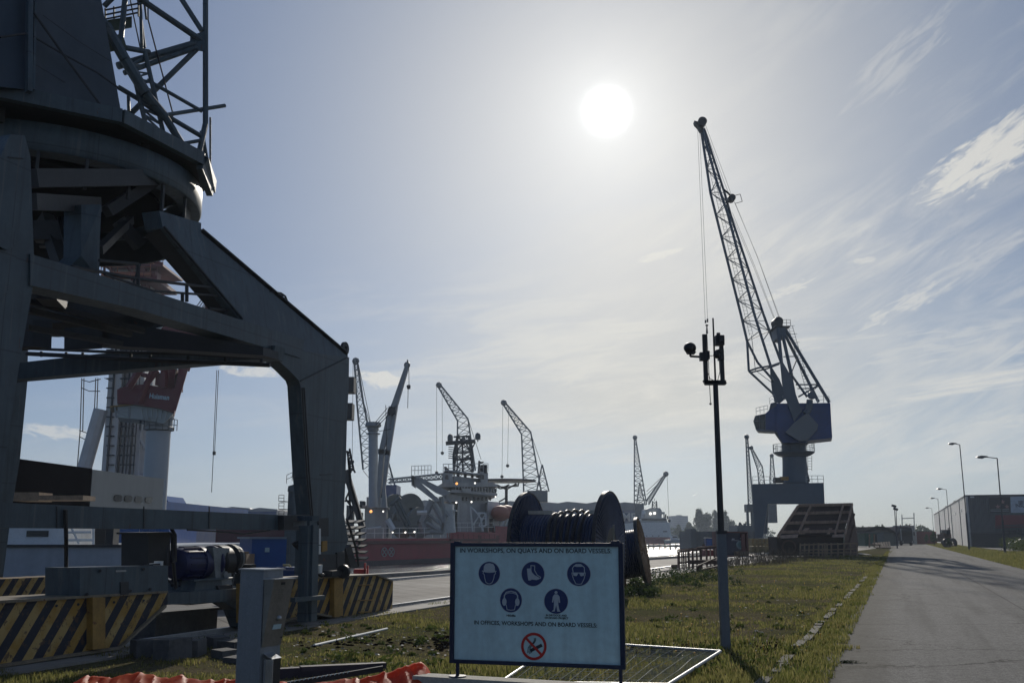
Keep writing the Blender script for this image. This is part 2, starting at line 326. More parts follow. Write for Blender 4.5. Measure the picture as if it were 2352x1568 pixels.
# road
def rd(s, off, z=0.): p = R0 + RD * s + RN * off; return Vector((p.x, p.y, z))
rng = random.Random(3)
L = [rd(-30 + i * .35, -.05 + .10 * noise.noise(Vector((i * .5, 3, 0))) + .05 * noise.noise(Vector((i * 1.9, 7, 0)))) for i in range(int(110 / .35))] + [rd(80 + i * 5, 0) for i in range(1, 110)]
Rr = [rd(-30 + i * .6, RW + .3 * noise.noise(Vector((i * .4, 9, 0))) + .15 * noise.noise(Vector((i * 1.7, 5, 0)))) for i in range(int(150 / .6))] + [rd(120 + i * 5, RW) for i in range(1, 102)]
def strip(name, Ls, Rs, mat, z):
    n = 400; import bisect
    def res(Q):
        d = [0]
        for a, b in zip(Q, Q[1:]): d.append(d[-1] + (b - a).length)
        return d
    mb = MB(); mb.add([(p.x, p.y, z) for p in Ls] + [(p.x, p.y, z) for p in reversed(Rs)], [tuple(range(len(Ls) + len(Rs)))]); return tag(mb.build(name, mat, flat=True), kind='structure')
ro = strip('road', L, Rr, m_road, .030)
if ro.data.polygons[0].normal.z < 0: ro.data.flip_normals()
# soil of the verge between quay and road (gently uneven)
GB = [(-30, -8), (-13.5, -4), tuple(G(-60, 1560)[:2]), tuple(G(160, 1509)[:2]), tuple(G(500, 1465)[:2]), tuple(G(700, 1436)[:2]), tuple(G(905, 1402)[:2]), tuple(G(1030, 1384)[:2]), tuple(G(1300, 1352)[:2]), tuple(G(1500, 1336)[:2]),
      tuple(G(1560, 1318)[:2]), tuple(G(1660, 1303)[:2]), tuple(G(1780, 1287)[:2]), tuple(G(1880, 1274)[:2]), tuple(G(1960, 1266)[:2]), tuple(G(2035, 1256)[:2]), (110, 270)]
rdl = [rd(s, .15) for s in (250, 200, 150, 100, 60, 30, 10, 0, -10, -20, -30)]
GP = GB + [(p.x, p.y) for p in rdl] + [(3, -12)]
def inside(px, py, poly):
    c = False; j = len(poly) - 1
    for i in range(len(poly)):
        xi, yi = poly[i]; xj, yj = poly[j]
        if (yi > py) != (yj > py) and px < (xj - xi) * (py - yi) / (yj - yi) + xi: c = not c
        j = i
    return c
sheet('verge_soil', [(x, y, .015) for x, y in GP], m_soil)
RP = [rd(s, RW - .1) for s in (-30, 0, 30, 60, 100, 150, 200, 260, 330)]
RP2 = [rd(330, RW + 4), rd(200, RW + 5.0), rd(120, RW + 6), rd(118, RW + 60), rd(-30, RW + 60)]
sheet('verge_soil_beyond_road', [(p.x, p.y, .016) for p in RP + RP2], m_soil)
# water
def mk_water():
    m = bpy.data.materials.new('harbour_water'); m.use_nodes = True; t = m.node_tree; h = NG(t); b = t.nodes['Principled BSDF']
    co = h.n('ShaderNodeTexCoord').outputs['Object']; b.inputs['Base Color'].default_value = (.035, .05, .05, 1); b.inputs['Roughness'].default_value = .16; b.inputs['IOR'].default_value = 1.33
    a = h.noise(h.vm('MULTIPLY', co, (1, 1.6, 1)), .9, 5, .65); c = h.noise(co, 4.5, 4, .6)
    bn = h.n('ShaderNodeBump'); bn.inputs['Strength'].default_value = .55; bn.inputs['Distance'].default_value = .35
    t.links.new(h.m('MULTIPLY_ADD', c, .25, a), bn.inputs['Height']); t.links.new(bn.outputs[0], b.inputs['Normal']); return m
m_water = mk_water()
mb = MB(); mb.add([(-1380, -190, -1.5), (1560, -190, -1.5), (1560, 1480, -1.5), (-1380, 1480, -1.5)], [(0, 1, 2, 3)]); tag(mb.build('water', m_water, flat=True), kind='structure')
mb = MB(); mb.box(-900, qe(430).x - 6, 500, 1460, -1.6, .3); tag(mb.build('far_bank', M('far_bank_stone', (.06, .065, .06), .9)), kind='structure')
# coping along the quay edge
mb = MB()
for i in range(120):
    s = -60 + i * 2.5; mb.obox(qe(s + .01, -.55, .002), QD * 2.48, QN * .62, (0, 0, .16 if i % 1 == 0 else .1))
tag(mb.build('quay_coping', m_concrete), kind='structure')
mb = MB()
for i in range(28): s = -50 + i * 8; mb.obox(qe(s, .07, -.9), QD * .5, QN * .25, (0, 0, .9))
tag(mb.build('quay_fenders', m_black), kind='structure')
# crane rails set in the quay
CU = Vector((.338, .941, 0)).normalized(); CV = Vector((-CU.y, CU.x, 0)); N0 = Vector((-3.9, 21.7, 0))
def cp(s, off, z=0.): p = N0 + CU * s + CV * off; return Vector((p.x, p.y, z))
for nm, off in (('crane_rail', .25), ('crane_rail', 7.2)):
    mb = MB(); mb.obox(cp(-22, off - .04, .004), CU * 160, CV * .08, (0, 0, .09)); mb.obox(cp(-22, off - .09, .003), CU * 160, CV * .18, (0, 0, .025))
    tag(mb.build(nm, m_steel), kind='structure')
mb = MB()
for i in range(60): mb.obox(cp(-22 + i * 2.5, -.75, .004), CU * 2.47, CV * .7, (0, 0, .045))
tag(mb.build('rail_kerb', m_concrete), kind='structure')
# old kerb stones in the grass
KP = [G(1777, 1563), G(1878, 1462), G(1986, 1334)]; KD = (KP[2] - KP[0]).normalized()
mb = MB(); s = -4; tot = (KP[2] - KP[0]).length
rk = random.Random(5)
while s < tot + 3:
    if rk.random() < (.08 if s < 8 else .2): s += rk.uniform(.4, 1.2); continue
    l = .95; p = KP[0] + KD * s + Vector((KD.y, -KD.x, 0)) * rk.uniform(-.03, .02) - Vector((KD.y, -KD.x, 0)) * .12
    mb.obox((p.x, p.y, -.02 - rk.uniform(0, .015)), KD * l, Vector((KD.y, -KD.x, 0)) * .14, (0, 0, rk.uniform(.07, .10))); s += 1.0
tag(mb.build('kerb', M('kerb_stone', (.10, .095, .078), .95, 0, .45, 3, .5, 30)), kind='structure')
# ------------------------------------------------------------------ grass: too many blades to count
def blade_mesh(name, pts, mats, label, cat, hmin, hmax, w, seed, lean=.5):
    rs = np.random.RandomState(seed); P3 = np.array(pts, dtype=np.float32); n = len(P3)
    ht = rs.uniform(hmin, hmax, n) * P3[:, 3]; a = rs.uniform(0, 2 * np.pi, n); ln = rs.uniform(0, lean, n) * ht; a2 = rs.uniform(0, 2 * np.pi, n)
    ww = w * rs.uniform(.6, 1.4, n) * P3[:, 4]
    dx, dy = np.cos(a) * ww, np.sin(a) * ww
    v = np.zeros((n, 5, 3), np.float32); b = P3[:, :3]
    v[:, 0] = b; v[:, 0, 0] -= dx; v[:, 0, 1] -= dy; v[:, 1] = b; v[:, 1, 0] += dx; v[:, 1, 1] += dy
    mx, my = np.cos(a2) * ln, np.sin(a2) * ln
    v[:, 2] = b; v[:, 2, 0] += dx * .7 + mx * .35; v[:, 2, 1] += dy * .7 + my * .35; v[:, 2, 2] += ht * .6
    v[:, 3] = b; v[:, 3, 0] += -dx * .7 + mx * .35; v[:, 3, 1] += -dy * .7 + my * .35; v[:, 3, 2] += ht * .6
    v[:, 4] = b; v[:, 4, 0] += mx; v[:, 4, 1] += my; v[:, 4, 2] += ht
    me = bpy.data.meshes.new(name); me.vertices.add(n * 5); me.vertices.foreach_set('co', v.reshape(-1))
    idx = (np.arange(n)[:, None] * 5 + np.array([[0, 1, 2, 3, 3, 2, 4]])).reshape(-1).astype(np.int32)
    me.loops.add(n * 7); me.loops.foreach_set('vertex_index', idx); me.polygons.add(n * 2)
    me.polygons.foreach_set('loop_start', (np.arange(n)[:, None] * 7 + np.array([[0, 4]])).reshape(-1).astype(np.int32))
    me.polygons.foreach_set('material_index', np.repeat(rs.choice(len(mats), n, p=[.62, .38] if len(mats) == 2 else None), 2).astype(np.int32))
    for m in mats: me.materials.append(m)
    me.update(); me.validate(); o = bpy.data.objects.new(name, me); sc.collection.objects.link(o); return tag(o, label, cat, kind='stuff')
m_grass = M('green_grass', (.10, .140, .030), .7, 0, .4, .45, c2=(.19, .18, .06), trans=.6, spec=.2)
m_straw = M('dry_grass', (.34, .28, .12), .8, 0, .3, 1, c2=(.21, .21, .07), trans=.6, spec=.2)
rs = np.random.RandomState(11); gpts = []
def fbm(x, y, s): return noise.fractal(Vector((x * s, y * s, 0)), 1.0, 2.0, 3)
N_G = 520000
dist = 9 + (rs.uniform(0, 1, N_G) ** 1.55) * 85
ang_ = rs.uniform(-.60, .56, N_G)
for d_, t_, u1 in zip(dist, ang_, rs.uniform(0, 1, N_G)):
    x = t_ * d_ * 1.0; y = d_
    if d_ < 16 and (t_ < -.62): continue
    if not inside(x, y, GP): continue
    kd = (Vector((x, y, 0)) - KP[0]).dot(Vector((KD.y, -KD.x, 0)))          # distance right of the kerb
    n_ = fbm(x, y, .28) + .5 * fbm(x + 40, y, 1.3)
    bare = n_ < .12; worn = n_ < -.16 + .1 * noise.noise(Vector((x * 3, y * 3, 2)))
    lush = 1.0
    if kd > -.3: lush = 1.5
    elif math.hypot(x - 2.4, (y - 14) * .6) < 3.2: lush = 1.35
    elif bare: lush = .45
    if bare and u1 > .45 and kd < -.3: continue
    if 15.0 < y < 16.3 + .4 * n_ and x > -1 and u1 > .35 and kd < -1: continue
    if worn and u1 > .12 and kd < -.3: continue
    if kd > -.12 and kd < 0.03: 
        if u1 > .4: continue
    gpts.append((x, y, .012, lush * (1 + .35 * n_) * (1.0 + d_ * .004), 1 + d_ * .035))
for i in range(26000):
    s_ = -14 + 120 * rs.uniform() ** 1.6; n_ = fbm(s_ * 1.0, 7.7, .9) + .6 * fbm(s_, 3.3, 3.0); off = -.25 + rs.uniform() ** 1.3 * max(.02, .16 + .5 * n_); p = rd(s_, off)
    if p.y > 9: gpts.append((p.x, p.y, .03 if off > 0 else .012, 1.3 * (1 - .4 * max(0, off)), 1 + p.y * .035))
blade_mesh('grass', gpts, [m_grass, m_straw], 'patchy green and straw grass on the verge between quay and road', 'grass', .025, .075, .0048, 2)
gpts = []
for i in range(90000):
    s = 20 + 230 * rs.uniform() ** 1.3; off = RW - .5 + rs.uniform() ** 1.2 * (7 if s < 100 else 4.5); p = rd(s, off)
    if p.x / p.y > .56: continue
    n_ = fbm(p.x, p.y, .3); e = .5 if off < RW + 1 else 1
    gpts.append((p.x, p.y, .012, e * (1.6 + n_), 1.5 + s * .02))
blade_mesh('grass', gpts, [m_grass, m_straw], 'green grass along the far side of the road by the warehouse', 'grass', .06, .16, .008, 3)
# ================================================================== the grey portal crane at the left
def PN(x, y, off=0.): return PL(x, y, N0 + CV * off, CV)                 # on the crane's near side frame
def PT(x, y, off=0., B0=PL(640, 836, N0, CV)): return PL(x, y, B0 + CU * off, CU)   # on its cross frame
m_stripe = bpy.data.materials.new('hazard_stripes'); m_stripe.use_nodes = True
def mk_stripe(m, per=.36):
    t = m.node_tree; h = NG(t); b = t.nodes['Principled BSDF']; co = h.n('ShaderNodeTexCoord').outputs['Object']
    sx = h.vm('DOT_PRODUCT', co, tuple(CU)); z = h.xyz(co)[2]
    nz = h.noise(co, 9, 5, .7); nz2 = h.noise(co, 2.2, 5, .6)
    u = h.m('FRACT', h.m('DIVIDE', h.m('ADD', h.m('SUBTRACT', h.m('MULTIPLY', sx, 1.0), h.m('MULTIPLY', z, .72)), h.m('MULTIPLY', nz, .015)), per))
    st = h.ss(u, .49, .51); c = h.mix(st, h.mix(h.ss(nz2, .4, .6), (.34, .20, .035, 1), (.42, .30, .11, 1)), (.008, .012, .028, 1))
    c = h.mix(h.m('MULTIPLY', h.ss(nz, .56, .62), .85), c, (.075, .045, .028, 1)); t.links.new(c, b.inputs['Base Color']); b.inputs['Roughness'].default_value = .6
mk_stripe(m_stripe)
cr = thing('portal_crane', 'huge dark grey portal crane on rails filling the left edge of the photo', 'crane', tuple(cp(-4, 3.5)))
def part(mb, name, mat, par=cr, **k): return mb.build(name, mat, par, **k)
# bogie beam right (far end) and left (near end)
for nm, ol, posts, th in (('bogie_beam', [(628, 1334), (866, 1321.5), (903, 1335.5), (901, 1397), (838, 1408.5), (782, 1417), (729, 1406), (628, 1428)], [(768, 788, 1327, 1416), (560, 580, 1340, 1430)], .75),
                      ('bogie_beam', [(-160, 1395), (386, 1361), (383, 1388), (277, 1484), (-160, 1549)], [(213, 242, 1371, 1491), (-30, -5, 1388, 1528)], .8)):
    mb = MB(); mb.prism([PN(x, y, -.25) for x, y in ol], CV * th); bb = part(mb, nm, m_stripe)
    mb = MB(); q = [PN(x, y, -.31) for x, y in ol]
    top = [q[0], q[1]] + ([q[2]] if nm == 'bogie_beam' and len(ol) == 8 else [])
    for a, b in zip(top, top[1:]): mb.prism([a, b, b + Vector((0, 0, .035)), a + Vector((0, 0, .035))], CV * (th + .12))
    lo = q[4:] if len(ol) == 8 else [q[2], q[3], q[4]]
    for a, b in zip(lo, lo[1:]): mb.prism([a, b, b - Vector((0, 0, .04)), a - Vector((0, 0, .04))], CV * (th + .10))
    mb.build('flange', m_steel if 0 else M('dusty_steel_edge', (.20, .17, .12), .7, .1, .3, 4, rust=.3), bb)
    for x0, x1, y0, y1 in posts:
        mb = MB(); mb.prism([PN(x0, y0, -.36), PN(x1, y0, -.36), PN(x1, y1 - 3, -.36), PN(x0, y1, -.36)], CV * .16)
        mb.build('stiffener', m_yellow, bb)
    if len(ol) == 8:
        mb = MB()
        for y in (1343, 1378, 1413 - 8):
            mb.tube(PN(824, y, -.37), PN(854, y - 1, -.37), .012); mb.tube(PN(824, y, -.37), PN(824, y, -.2), .012); mb.tube(PN(854, y - 1, -.37), PN(854, y - 1, -.2), .012)
        mb.build('step_rung', m_yellow, bb)
    # wheels under the beam
    for i in range(2):
        s0 = (ol[0][0] * .6 + ol[1][0] * .4) if i else (ol[0][0] * .3 + ol[1][0] * .7); c = PN(s0, 1400, .12); c.z = .30
        mb = MB(); mb.lathe([(1e-4, -.07), (.28, -.07), (.31, -.06), (.31, -.05), (.27, -.04), (.27, .06), (1e-4, .06)], c, CV, 24); mb.build('wheel', m_dark, bb, smooth=True)
# far bogie beam on the quay side rail
mb = MB(); p = [cp(-13.5, 6.6, .12), cp(-4.6, 6.6, .12), cp(-4.6, 6.6, .80), cp(-13.5, 6.6, .80)]; mb.prism(p, CV * .7); fb = part(mb, 'bogie_beam', m_stripe)
mb = MB(); mb.prism([cp(-13.5, 6.5, .80), cp(-4.6, 6.5, .80), cp(-4.6, 6.5, .84), cp(-13.5, 6.5, .84)], CV * .85); mb.prism([cp(-7.2, 6.5, .12), cp(-6.9, 6.5, .12), cp(-6.9, 6.5, .8), cp(-7.2, 6.5, .8)], CV * .1); mb.build('flange', m_yellow, fb)
mb = MB(); mb.obox(cp(-2.5, 6.6, .12), CU * 4.5, CV * .7, (0, 0, .7)); part(mb, 'bogie_beam', m_stripe)
# leg right of picture: box column and haunch
legB = [(712, 1190), (702, 1089), (690, 885), (686, 873), (664, 850), (640, 828), (650, 800), (802, 820.5), (801, 888), (797, 962), (794, 1089), (790, 1180), (800, 1240), (791, 1262), (791, 1316), (706, 1320), (709, 1250)]
mb = MB(); mb.prism([PN(*p) for p in legB], CV * .31)
lb = part(mb, 'leg', m_crane)
mb = MB(); mb.prism([PN(706, 1273, -.035), PN(789, 1272, -.035), PN(789, 1312, -.035), PN(706, 1314, -.035)], CV * .03); mb.prism([PN(732, 1190, -.03), PN(755, 1188, -.03), PN(755, 1231, -.03), PN(732, 1231, -.03)], CV * .025)
mb.prism([PN(775, 1268, -.06), PN(792, 1266, -.06), PN(792, 1302, -.06), PN(775, 1304, -.06)], CV * .05); mb.build('cover_plate', m_crane_d, lb)
mb = MB(); mb.tube(PN(799, 821, -.012), PN(690, 875, -.012), .012, n=4); mb.tube(PN(735, 1090, -.012), PN(762, 1089, -.012), .012, n=4)
for dx in (0, 9): mb.path([PN(694 + dx * .5, 890, -.05), PN(705 + dx * .6, 1089, -.05), PN(714 + dx * .5, 1185, -.05)], .018)
mb.build('cable_conduit', m_dark, lb)
mb = MB(); mb.lathe([(.05, -.03), (.15, -.03), (.15, .03), (.05, .03), (.05, -.03)], PN(792, 800, .2), CV, 20); mb.prism([PN(786, 800, .18), PN(798, 800, .18), PN(799, 822, .18), PN(786, 812, .18)], CV * .05); mb.build('lifting_lug', m_crane_d, lb)
mb = MB(); mb.prism([PN(741, 1242, -.06), PN(752, 1241, -.06), PN(752, 1264, -.06), PN(740, 1267, -.06)], CV * .03); mb.build('warning_plate', m_yellow, lb)
mb = MB(); mb.cbox(PN(698, 1235, -.2), .16, .16, .14); mb.lathe([(.03, 0), (.11, .13), (.12, .18)], PN(694, 1240, -.25), (-.6, -.3, -.8), 14); mb.build('work_light', m_black, lb)
# sloping strut from the haunch up to the slewing drum
def slab(pts, vec, name, mat, par=cr): mb = MB(); mb.prism(pts, vec); return mb.build(name, mat, par)
a0_, a1_, a2_ = PN(799, 819, .01), PN(645, 822, .01), P(462, 512, 18.2); sn_ = (a1_ - a0_).cross(a2_ - a0_).normalized(); SPn = lambda x, y: PL(x, y, a0_, sn_)
mb = MB(); mb.prism([a0_, a1_, SPn(558, 742), SPn(374, 524), SPn(366, 484), SPn(462, 512), SPn(462, 534)], CV * .38)
part(mb, 'strut', m_crane)
mb = MB(); mb.beam(SPn(556, 738) + CV * .19, SPn(376, 527) + CV * .19, .46, .03, up=sn_.cross(SPn(556, 738) - SPn(334, 505))); mb.beam(SPn(798, 816) + CV * .19, SPn(464, 533) + CV * .19, .46, .03, up=sn_.cross(SPn(556, 738) - SPn(334, 505))); part(mb, 'strut_flange', m_crane_d)
# left leg with its cap, and the bracket plate on it
mb = MB(); mb.prism([PN(*p) for p in [(24, 309), (57, 311), (70, 361), (76, 544), (78, 590), (75, 660), (48, 817), (22, 984), (1, 1129), (-34, 1330), (-34, 1400), (-150, 1410), (-110, 1129), (-60, 700), (-22, 500), (0, 361)]], CV * .40); la = part(mb, 'leg', m_crane)
mb = MB(); c = PN(6, 543, -.05); mb.lathe([(1e-4, 0), (.18, 0), (.18, .05), (1e-4, .05)], c, -CV, 24); mb.prism([PN(-30, 530, -.045), PN(36, 540, -.045), PN(37, 600, -.045), PN(33, 650, -.045), PN(-8, 695, -.045), PN(-60, 690, -.045)], CV * .04); mb.build('bracket_plate', m_crane, la)
mb = MB(); mb.prism([PN(20, 360, -.02), PN(54, 363, -.02), PN(54, 365, -.02), PN(20, 362, -.02)], CV * .02); mb.build('weld_strip', m_crane_d, la)
# far legs
mb = MB(); mb.prism([PL(x, y, N0 + CV * 7.4, CV) for x, y in [(66, 690), (63, 877), (46, 1053), (29, 1156), (6, 1330), (-60, 1330), (-25, 1053), (-2, 877), (6, 690)]], CV * .45); part(mb, 'leg', m_crane)
mb = MB(); fl = cp(-9, 7.4); mb.prism([(fl.x, fl.y, .8), (fl.x + CU.x * .8, fl.y + CU.y * .8, .8), (fl.x + CU.x * 1.0, fl.y + CU.y * 1.0, 6), (fl.x, fl.y, 6)], CV * .45); part(mb, 'leg', m_crane)
# main beams of the portal
mb = MB(); mb.prism([PN(*p, -.03) for p in [(70, 583), (311, 657), (549, 733), (700, 781), (690, 822), (671, 816), (311, 709), (70, 655)]], CV * .46); part(mb, 'portal_beam', m_crane)
mb = MB(); mb.prism([PT(*p) for p in [(655, 800), (500, 806), (260, 818), (40, 842), (40, 878), (300, 856), (544, 836), (650, 829)]], -CU * .35); part(mb, 'portal_beam', m_crane)
mb = MB(); mb.prism([PT(*p, -1.3) for p in [(205, 748), (325, 752), (640, 808), (640, 826), (290, 803), (205, 797)]], -CU * .5); part(mb, 'portal_beam', m_crane_d)
mb = MB(); mb.prism([cp(-9.4, 7.3, 5.1), cp(-2.3, 7.3, 5.1), cp(-2.3, 7.3, 5.7), cp(-9.4, 7.3, 5.7)], CV * .45); mb.prism([cp(-8.6, .4, 5.15), cp(-8.6, 7.3, 5.15), cp(-8.6, 7.3, 5.65), cp(-8.6, .4, 5.65)], CU * .4); part(mb, 'portal_beam', m_crane_d)
# low tie beam with end bracket
mb = MB(); mb.prism([PN(*p, -.06) for p in [(-90, 1149), (-90, 1211), (330, 1214), (690, 1217), (705, 1217), (705, 1184), (668, 1183), (330, 1168)]], CV * .30); tb = part(mb, 'tie_beam', m_crane)
mb = MB(); mb.prism([PN(*p, -.20) for p in [(652, 1183), (712, 1181), (712, 1196), (674, 1198), (674, 1208), (712, 1207), (712, 1216), (652, 1217)]], CV * .13); mb.build('end_bracket', m_crane_d, tb)
mb = MB()
for x in (130, 330, 480): mb.prism([PN(x, 1162, -.07), PN(x + 2, 1162, -.07), PN(x + 2, 1213, -.07), PN(x, 1213, -.07)], CV * .01)
mb.build('weld_seam', m_crane_d, tb)
# slewing drum, ring, gap
RC = Vector((-8.95, 18.42, 0)); RK = .818
mb = MB(); mb.lathe([(3.2 * RK, 7.42), (3.28 * RK, 7.42), (3.28 * RK, 7.97), (3.2 * RK, 7.97), (3.2 * RK, 7.42)], RC, n=40, a0=math.pi * 1.02, a1=math.pi * 1.98); part(mb, 'slewing_drum', m_crane_d)
mb = MB(); mb.lathe([(1e-3, 8.02), (2.6 * RK, 8.02), (2.6 * RK, 8.10), (1e-3, 8.10)], RC, n=48); part(mb, 'drum_floor', M('shade_black_steel', (.012, .012, .013), .95, 0, .2, spec=.05))  # near-black base colour paints in the shade under the ring
mb = MB(); mb.lathe([(3.1 * RK, 7.97), (3.5 * RK, 7.97), (3.53 * RK, 8.0), (3.53 * RK, 8.42), (3.5 * RK, 8.46), (3.1 * RK, 8.46)], RC, n=96); part(mb, 'slewing_ring', m_crane, smooth=True)
mb = MB(); mb.lathe([(1e-3, 8.46), (3.0 * RK, 8.46), (3.0 * RK, 8.59), (1e-3, 8.59)], RC, n=48); part(mb, 'slew_gap_core', m_black)  # black core fills the gap below the deck, standing for its shade
mb = MB()
for t in np.linspace(math.pi * 1.03, math.pi * 1.97, 12):
    c, s_ = math.cos(t), math.sin(t); mb.obox((RC.x + 3.42 * RK * c - .02, RC.y + 3.42 * RK * s_ - .02, 7.44), (.05 * c, .05 * s_, 0), (-.05 * s_, .05 * c, 0), (0, 0, .53))
part(mb, 'drum_stiffener', m_crane_d)
# girders and posts under the drum
mb = MB()
for a, b, w, h in [(PN(70, 410, .6), P(365, 408, 17.6), .25, .28), (PN(70, 463, .6), P(220, 470, 16.5), .2, .25), (P(360, 412, 17.6), P(245, 486, 16.8), .2, .2), (P(80, 532, 17.2), P(190, 532, 17.4), .25, .35), (P(90, 560, 18.4), P(240, 566, 18.8), .2, .12)]: mb.beam(a, b, w, h)
part(mb, 'drum_girder', m_crane_d)
mb = MB(); mb.prism([P(187, 470, 15.5), P(233, 470, 15.7), P(229, 560, 15.7), P(228, 640, 15.7), P(160, 612, 15.4), P(186, 587, 15.4)], CV * .35); part(mb, 'king_post', m_crane)
mb = MB(); mb.beam(P(104, 500, 17.5), P(146, 620, 17.0), .22, .22); mb.beam(P(300, 505, 17.9), P(228, 575, 16.2), .12, .14); mb.beam(P(272, 507, 17.6), P(322, 566, 17.9), .2, .2); part(mb, 'brace', m_crane_d)
mb = MB(); mb.path([P(134, 500, 17.2), P(168, 645, 16.5)], .022); mb.path([P(143, 500, 17.2), P(178, 640, 16.5)], .022); part(mb, 'hoist_rope', m_black)
# machinery deck hung inside the portal
mb = MB(); mb.prism([P(205, 700, 18.6), P(400, 712, 19.2), P(398, 745, 19.2), P(340, 757, 19.2), P(230, 752, 18.8), P(200, 735, 18.6)], CV * 2.2); mb.prism([P(210, 675, 17.2), P(285, 680, 17.4), P(285, 700, 17.4), P(205, 730, 17.2)], CV * .5); mb.prism([P(75, 735, 17.6), P(120, 735, 17.6), P(118, 800, 17.6), P(75, 795, 17.6)], CV * 1.2); mb.prism([P(205, 730, 18.8), P(235, 730, 18.8), P(235, 800, 18.8), P(205, 800, 18.8)], CV * .6)
part(mb, 'winch_housing', m_crane_d)
mb = MB()
for a, b, w, h in [(P(66, 683, 17), P(330, 690, 18), .16, .10), (P(64, 700, 17), P(230, 708, 18), .18, .12), (P(64, 690, 15.5), P(330, 760, 17.2), .10, .09), (P(64, 712, 15.5), P(300, 768, 17.2), .10, .09), (P(132, 690, 16), P(108, 665, 15), .3, .3), (P(62, 752, 16), P(280, 790, 17.5), .08, .09)]: mb.beam(a, b, w, h)
part(mb, 'inner_girder', m_crane_d)
mb = MB(); mb.path([PT(62, 812, -.8), PT(180, 818, -.8), PT(311, 825, -.8), PT(480, 832, -.8), PT(620, 838, -.6)], .045); mb.path([PT(62, 800, -.8), PT(250, 808, -.8), PT(430, 812, -.8), PT(600, 822, -.6)], .03)
for x in (95, 152, 190, 300, 345, 432, 518, 600): mb.tube(PT(x, 806 + (x - 62) * .03, -.8), PT(x, 818 + (x - 62) * .03, -.8), .03)
part(mb, 'cable_gallery', m_dark)
# handrails
mb = MB(); R_ = lambda x, y: PN(x, y, .35)
mb.path([R_(165, 612), R_(316, 640), R_(457, 657), R_(500, 662)], .028); mb.path([R_(240, 630), R_(351, 668), R_(472, 677), R_(510, 680)], .022)
for x, y0, y1 in ((317, 605, 658), (429, 654, 693), (419, 675, 692), (518, 708, 728)): mb.tube(R_(x, y0), R_(x, y1), .032)
mb.path([R_(228, 598), R_(317, 606)], .028); mb.path([R_(322, 606), R_(306, 652)], .02); mb.path([R_(480, 708), R_(530, 714)], .025)
mb.path([R_(618, 670), R_(645, 673), R_(655, 680), R_(665, 706)], .022); mb.tube(R_(648, 674), R_(649, 692), .028)
part(mb, 'handrail', m_dark)
# deck of the slewing upper works
oct_ = [(-13.2, 14.4), (-8.2, 15.07), (-6.62, 16.07), (-5.86, 18), (-6.12, 19.2), (-7.0, 20.4), (-9.2, 21.2), (-13.2, 21.5)]
mb = MB(); mb.prism([(x, y, 8.60) for x, y in oct_], (0, 0, .05)); part(mb, 'deck_plate', m_crane_d)
mb = MB()
for (x0, y0), (x1, y1) in zip(oct_, oct_[1:] + oct_[:1]): mb.beam((x0, y0, 8.68), (x1, y1, 8.68), .14, .24)
mb.beam((-5.86, 18, 8.6), P(484, 436, 18.8), .12, .3); mb.prism([P(458, 350, 18.), P(466, 358, 18.), P(485, 412, 18.8), P(482, 440, 18.8), P(460, 430, 18.6), P(452, 385, 18.)], (.08, .1, 0)); mb.beam(P(478, 433, 18.8), P(494, 433, 18.8), .05, .05)
part(mb, 'deck_edge_beam', m_crane)
mb = MB()
for x0, y0, x1, y1 in ((-8.4, 15.4, -9.3, 16.2), (-6.6, 17, -7.4, 17.4), (-6.3, 18.6, -7.1, 18.7)): mb.obox((x0, y0, 8.35), (x1 - x0, y1 - y0, 0), (.1, .12, 0), (0, 0, .3))
mb.beam(P(60, 225, 16.5), P(180, 262, 17.2), .3, .3); part(mb, 'deck_bracket', m_crane_d)
# machinery house
mb = MB(); mb.prism([P(222, -60, 16.6), P(279, 262, 16.25), P(66, 206, 15.25), P(72, -60, 15.6)], CV * 3.2 + CU * .4); hs = part(mb, 'machinery_house', m_house)
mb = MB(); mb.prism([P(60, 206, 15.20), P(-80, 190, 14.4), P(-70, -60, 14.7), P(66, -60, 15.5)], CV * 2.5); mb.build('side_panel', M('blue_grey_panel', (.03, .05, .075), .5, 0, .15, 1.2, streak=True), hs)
mb = MB()
mb.beam(P(66, 212, 15.08), P(68, -60, 15.3), .08, .1); mb.beam(P(76, 208, 15.12), P(82, -60, 15.45), .035, .08)
mb.build('corner_post', m_crane, hs)
mb = MB(); mb.path([P(78, 30, 15.25), P(140, 118, 15.6), P(230, 240, 15.95)], .022); mb.path([P(72, 82, 15.2), P(140, 122, 15.6), P(225, 168, 16.0), P(272, 202, 16.15)], .018); mb.path([P(0, 86, 14.8), P(60, 77, 15.1)], .02)
mb.path([P(98, 35, 15.45), P(180, 95, 15.9), P(252, 140, 16.3)], .007); mb.path([P(75, 145, 15.25), P(150, 190, 15.7)], .007)
mb.build('wall_rib', m_crane_d, hs)
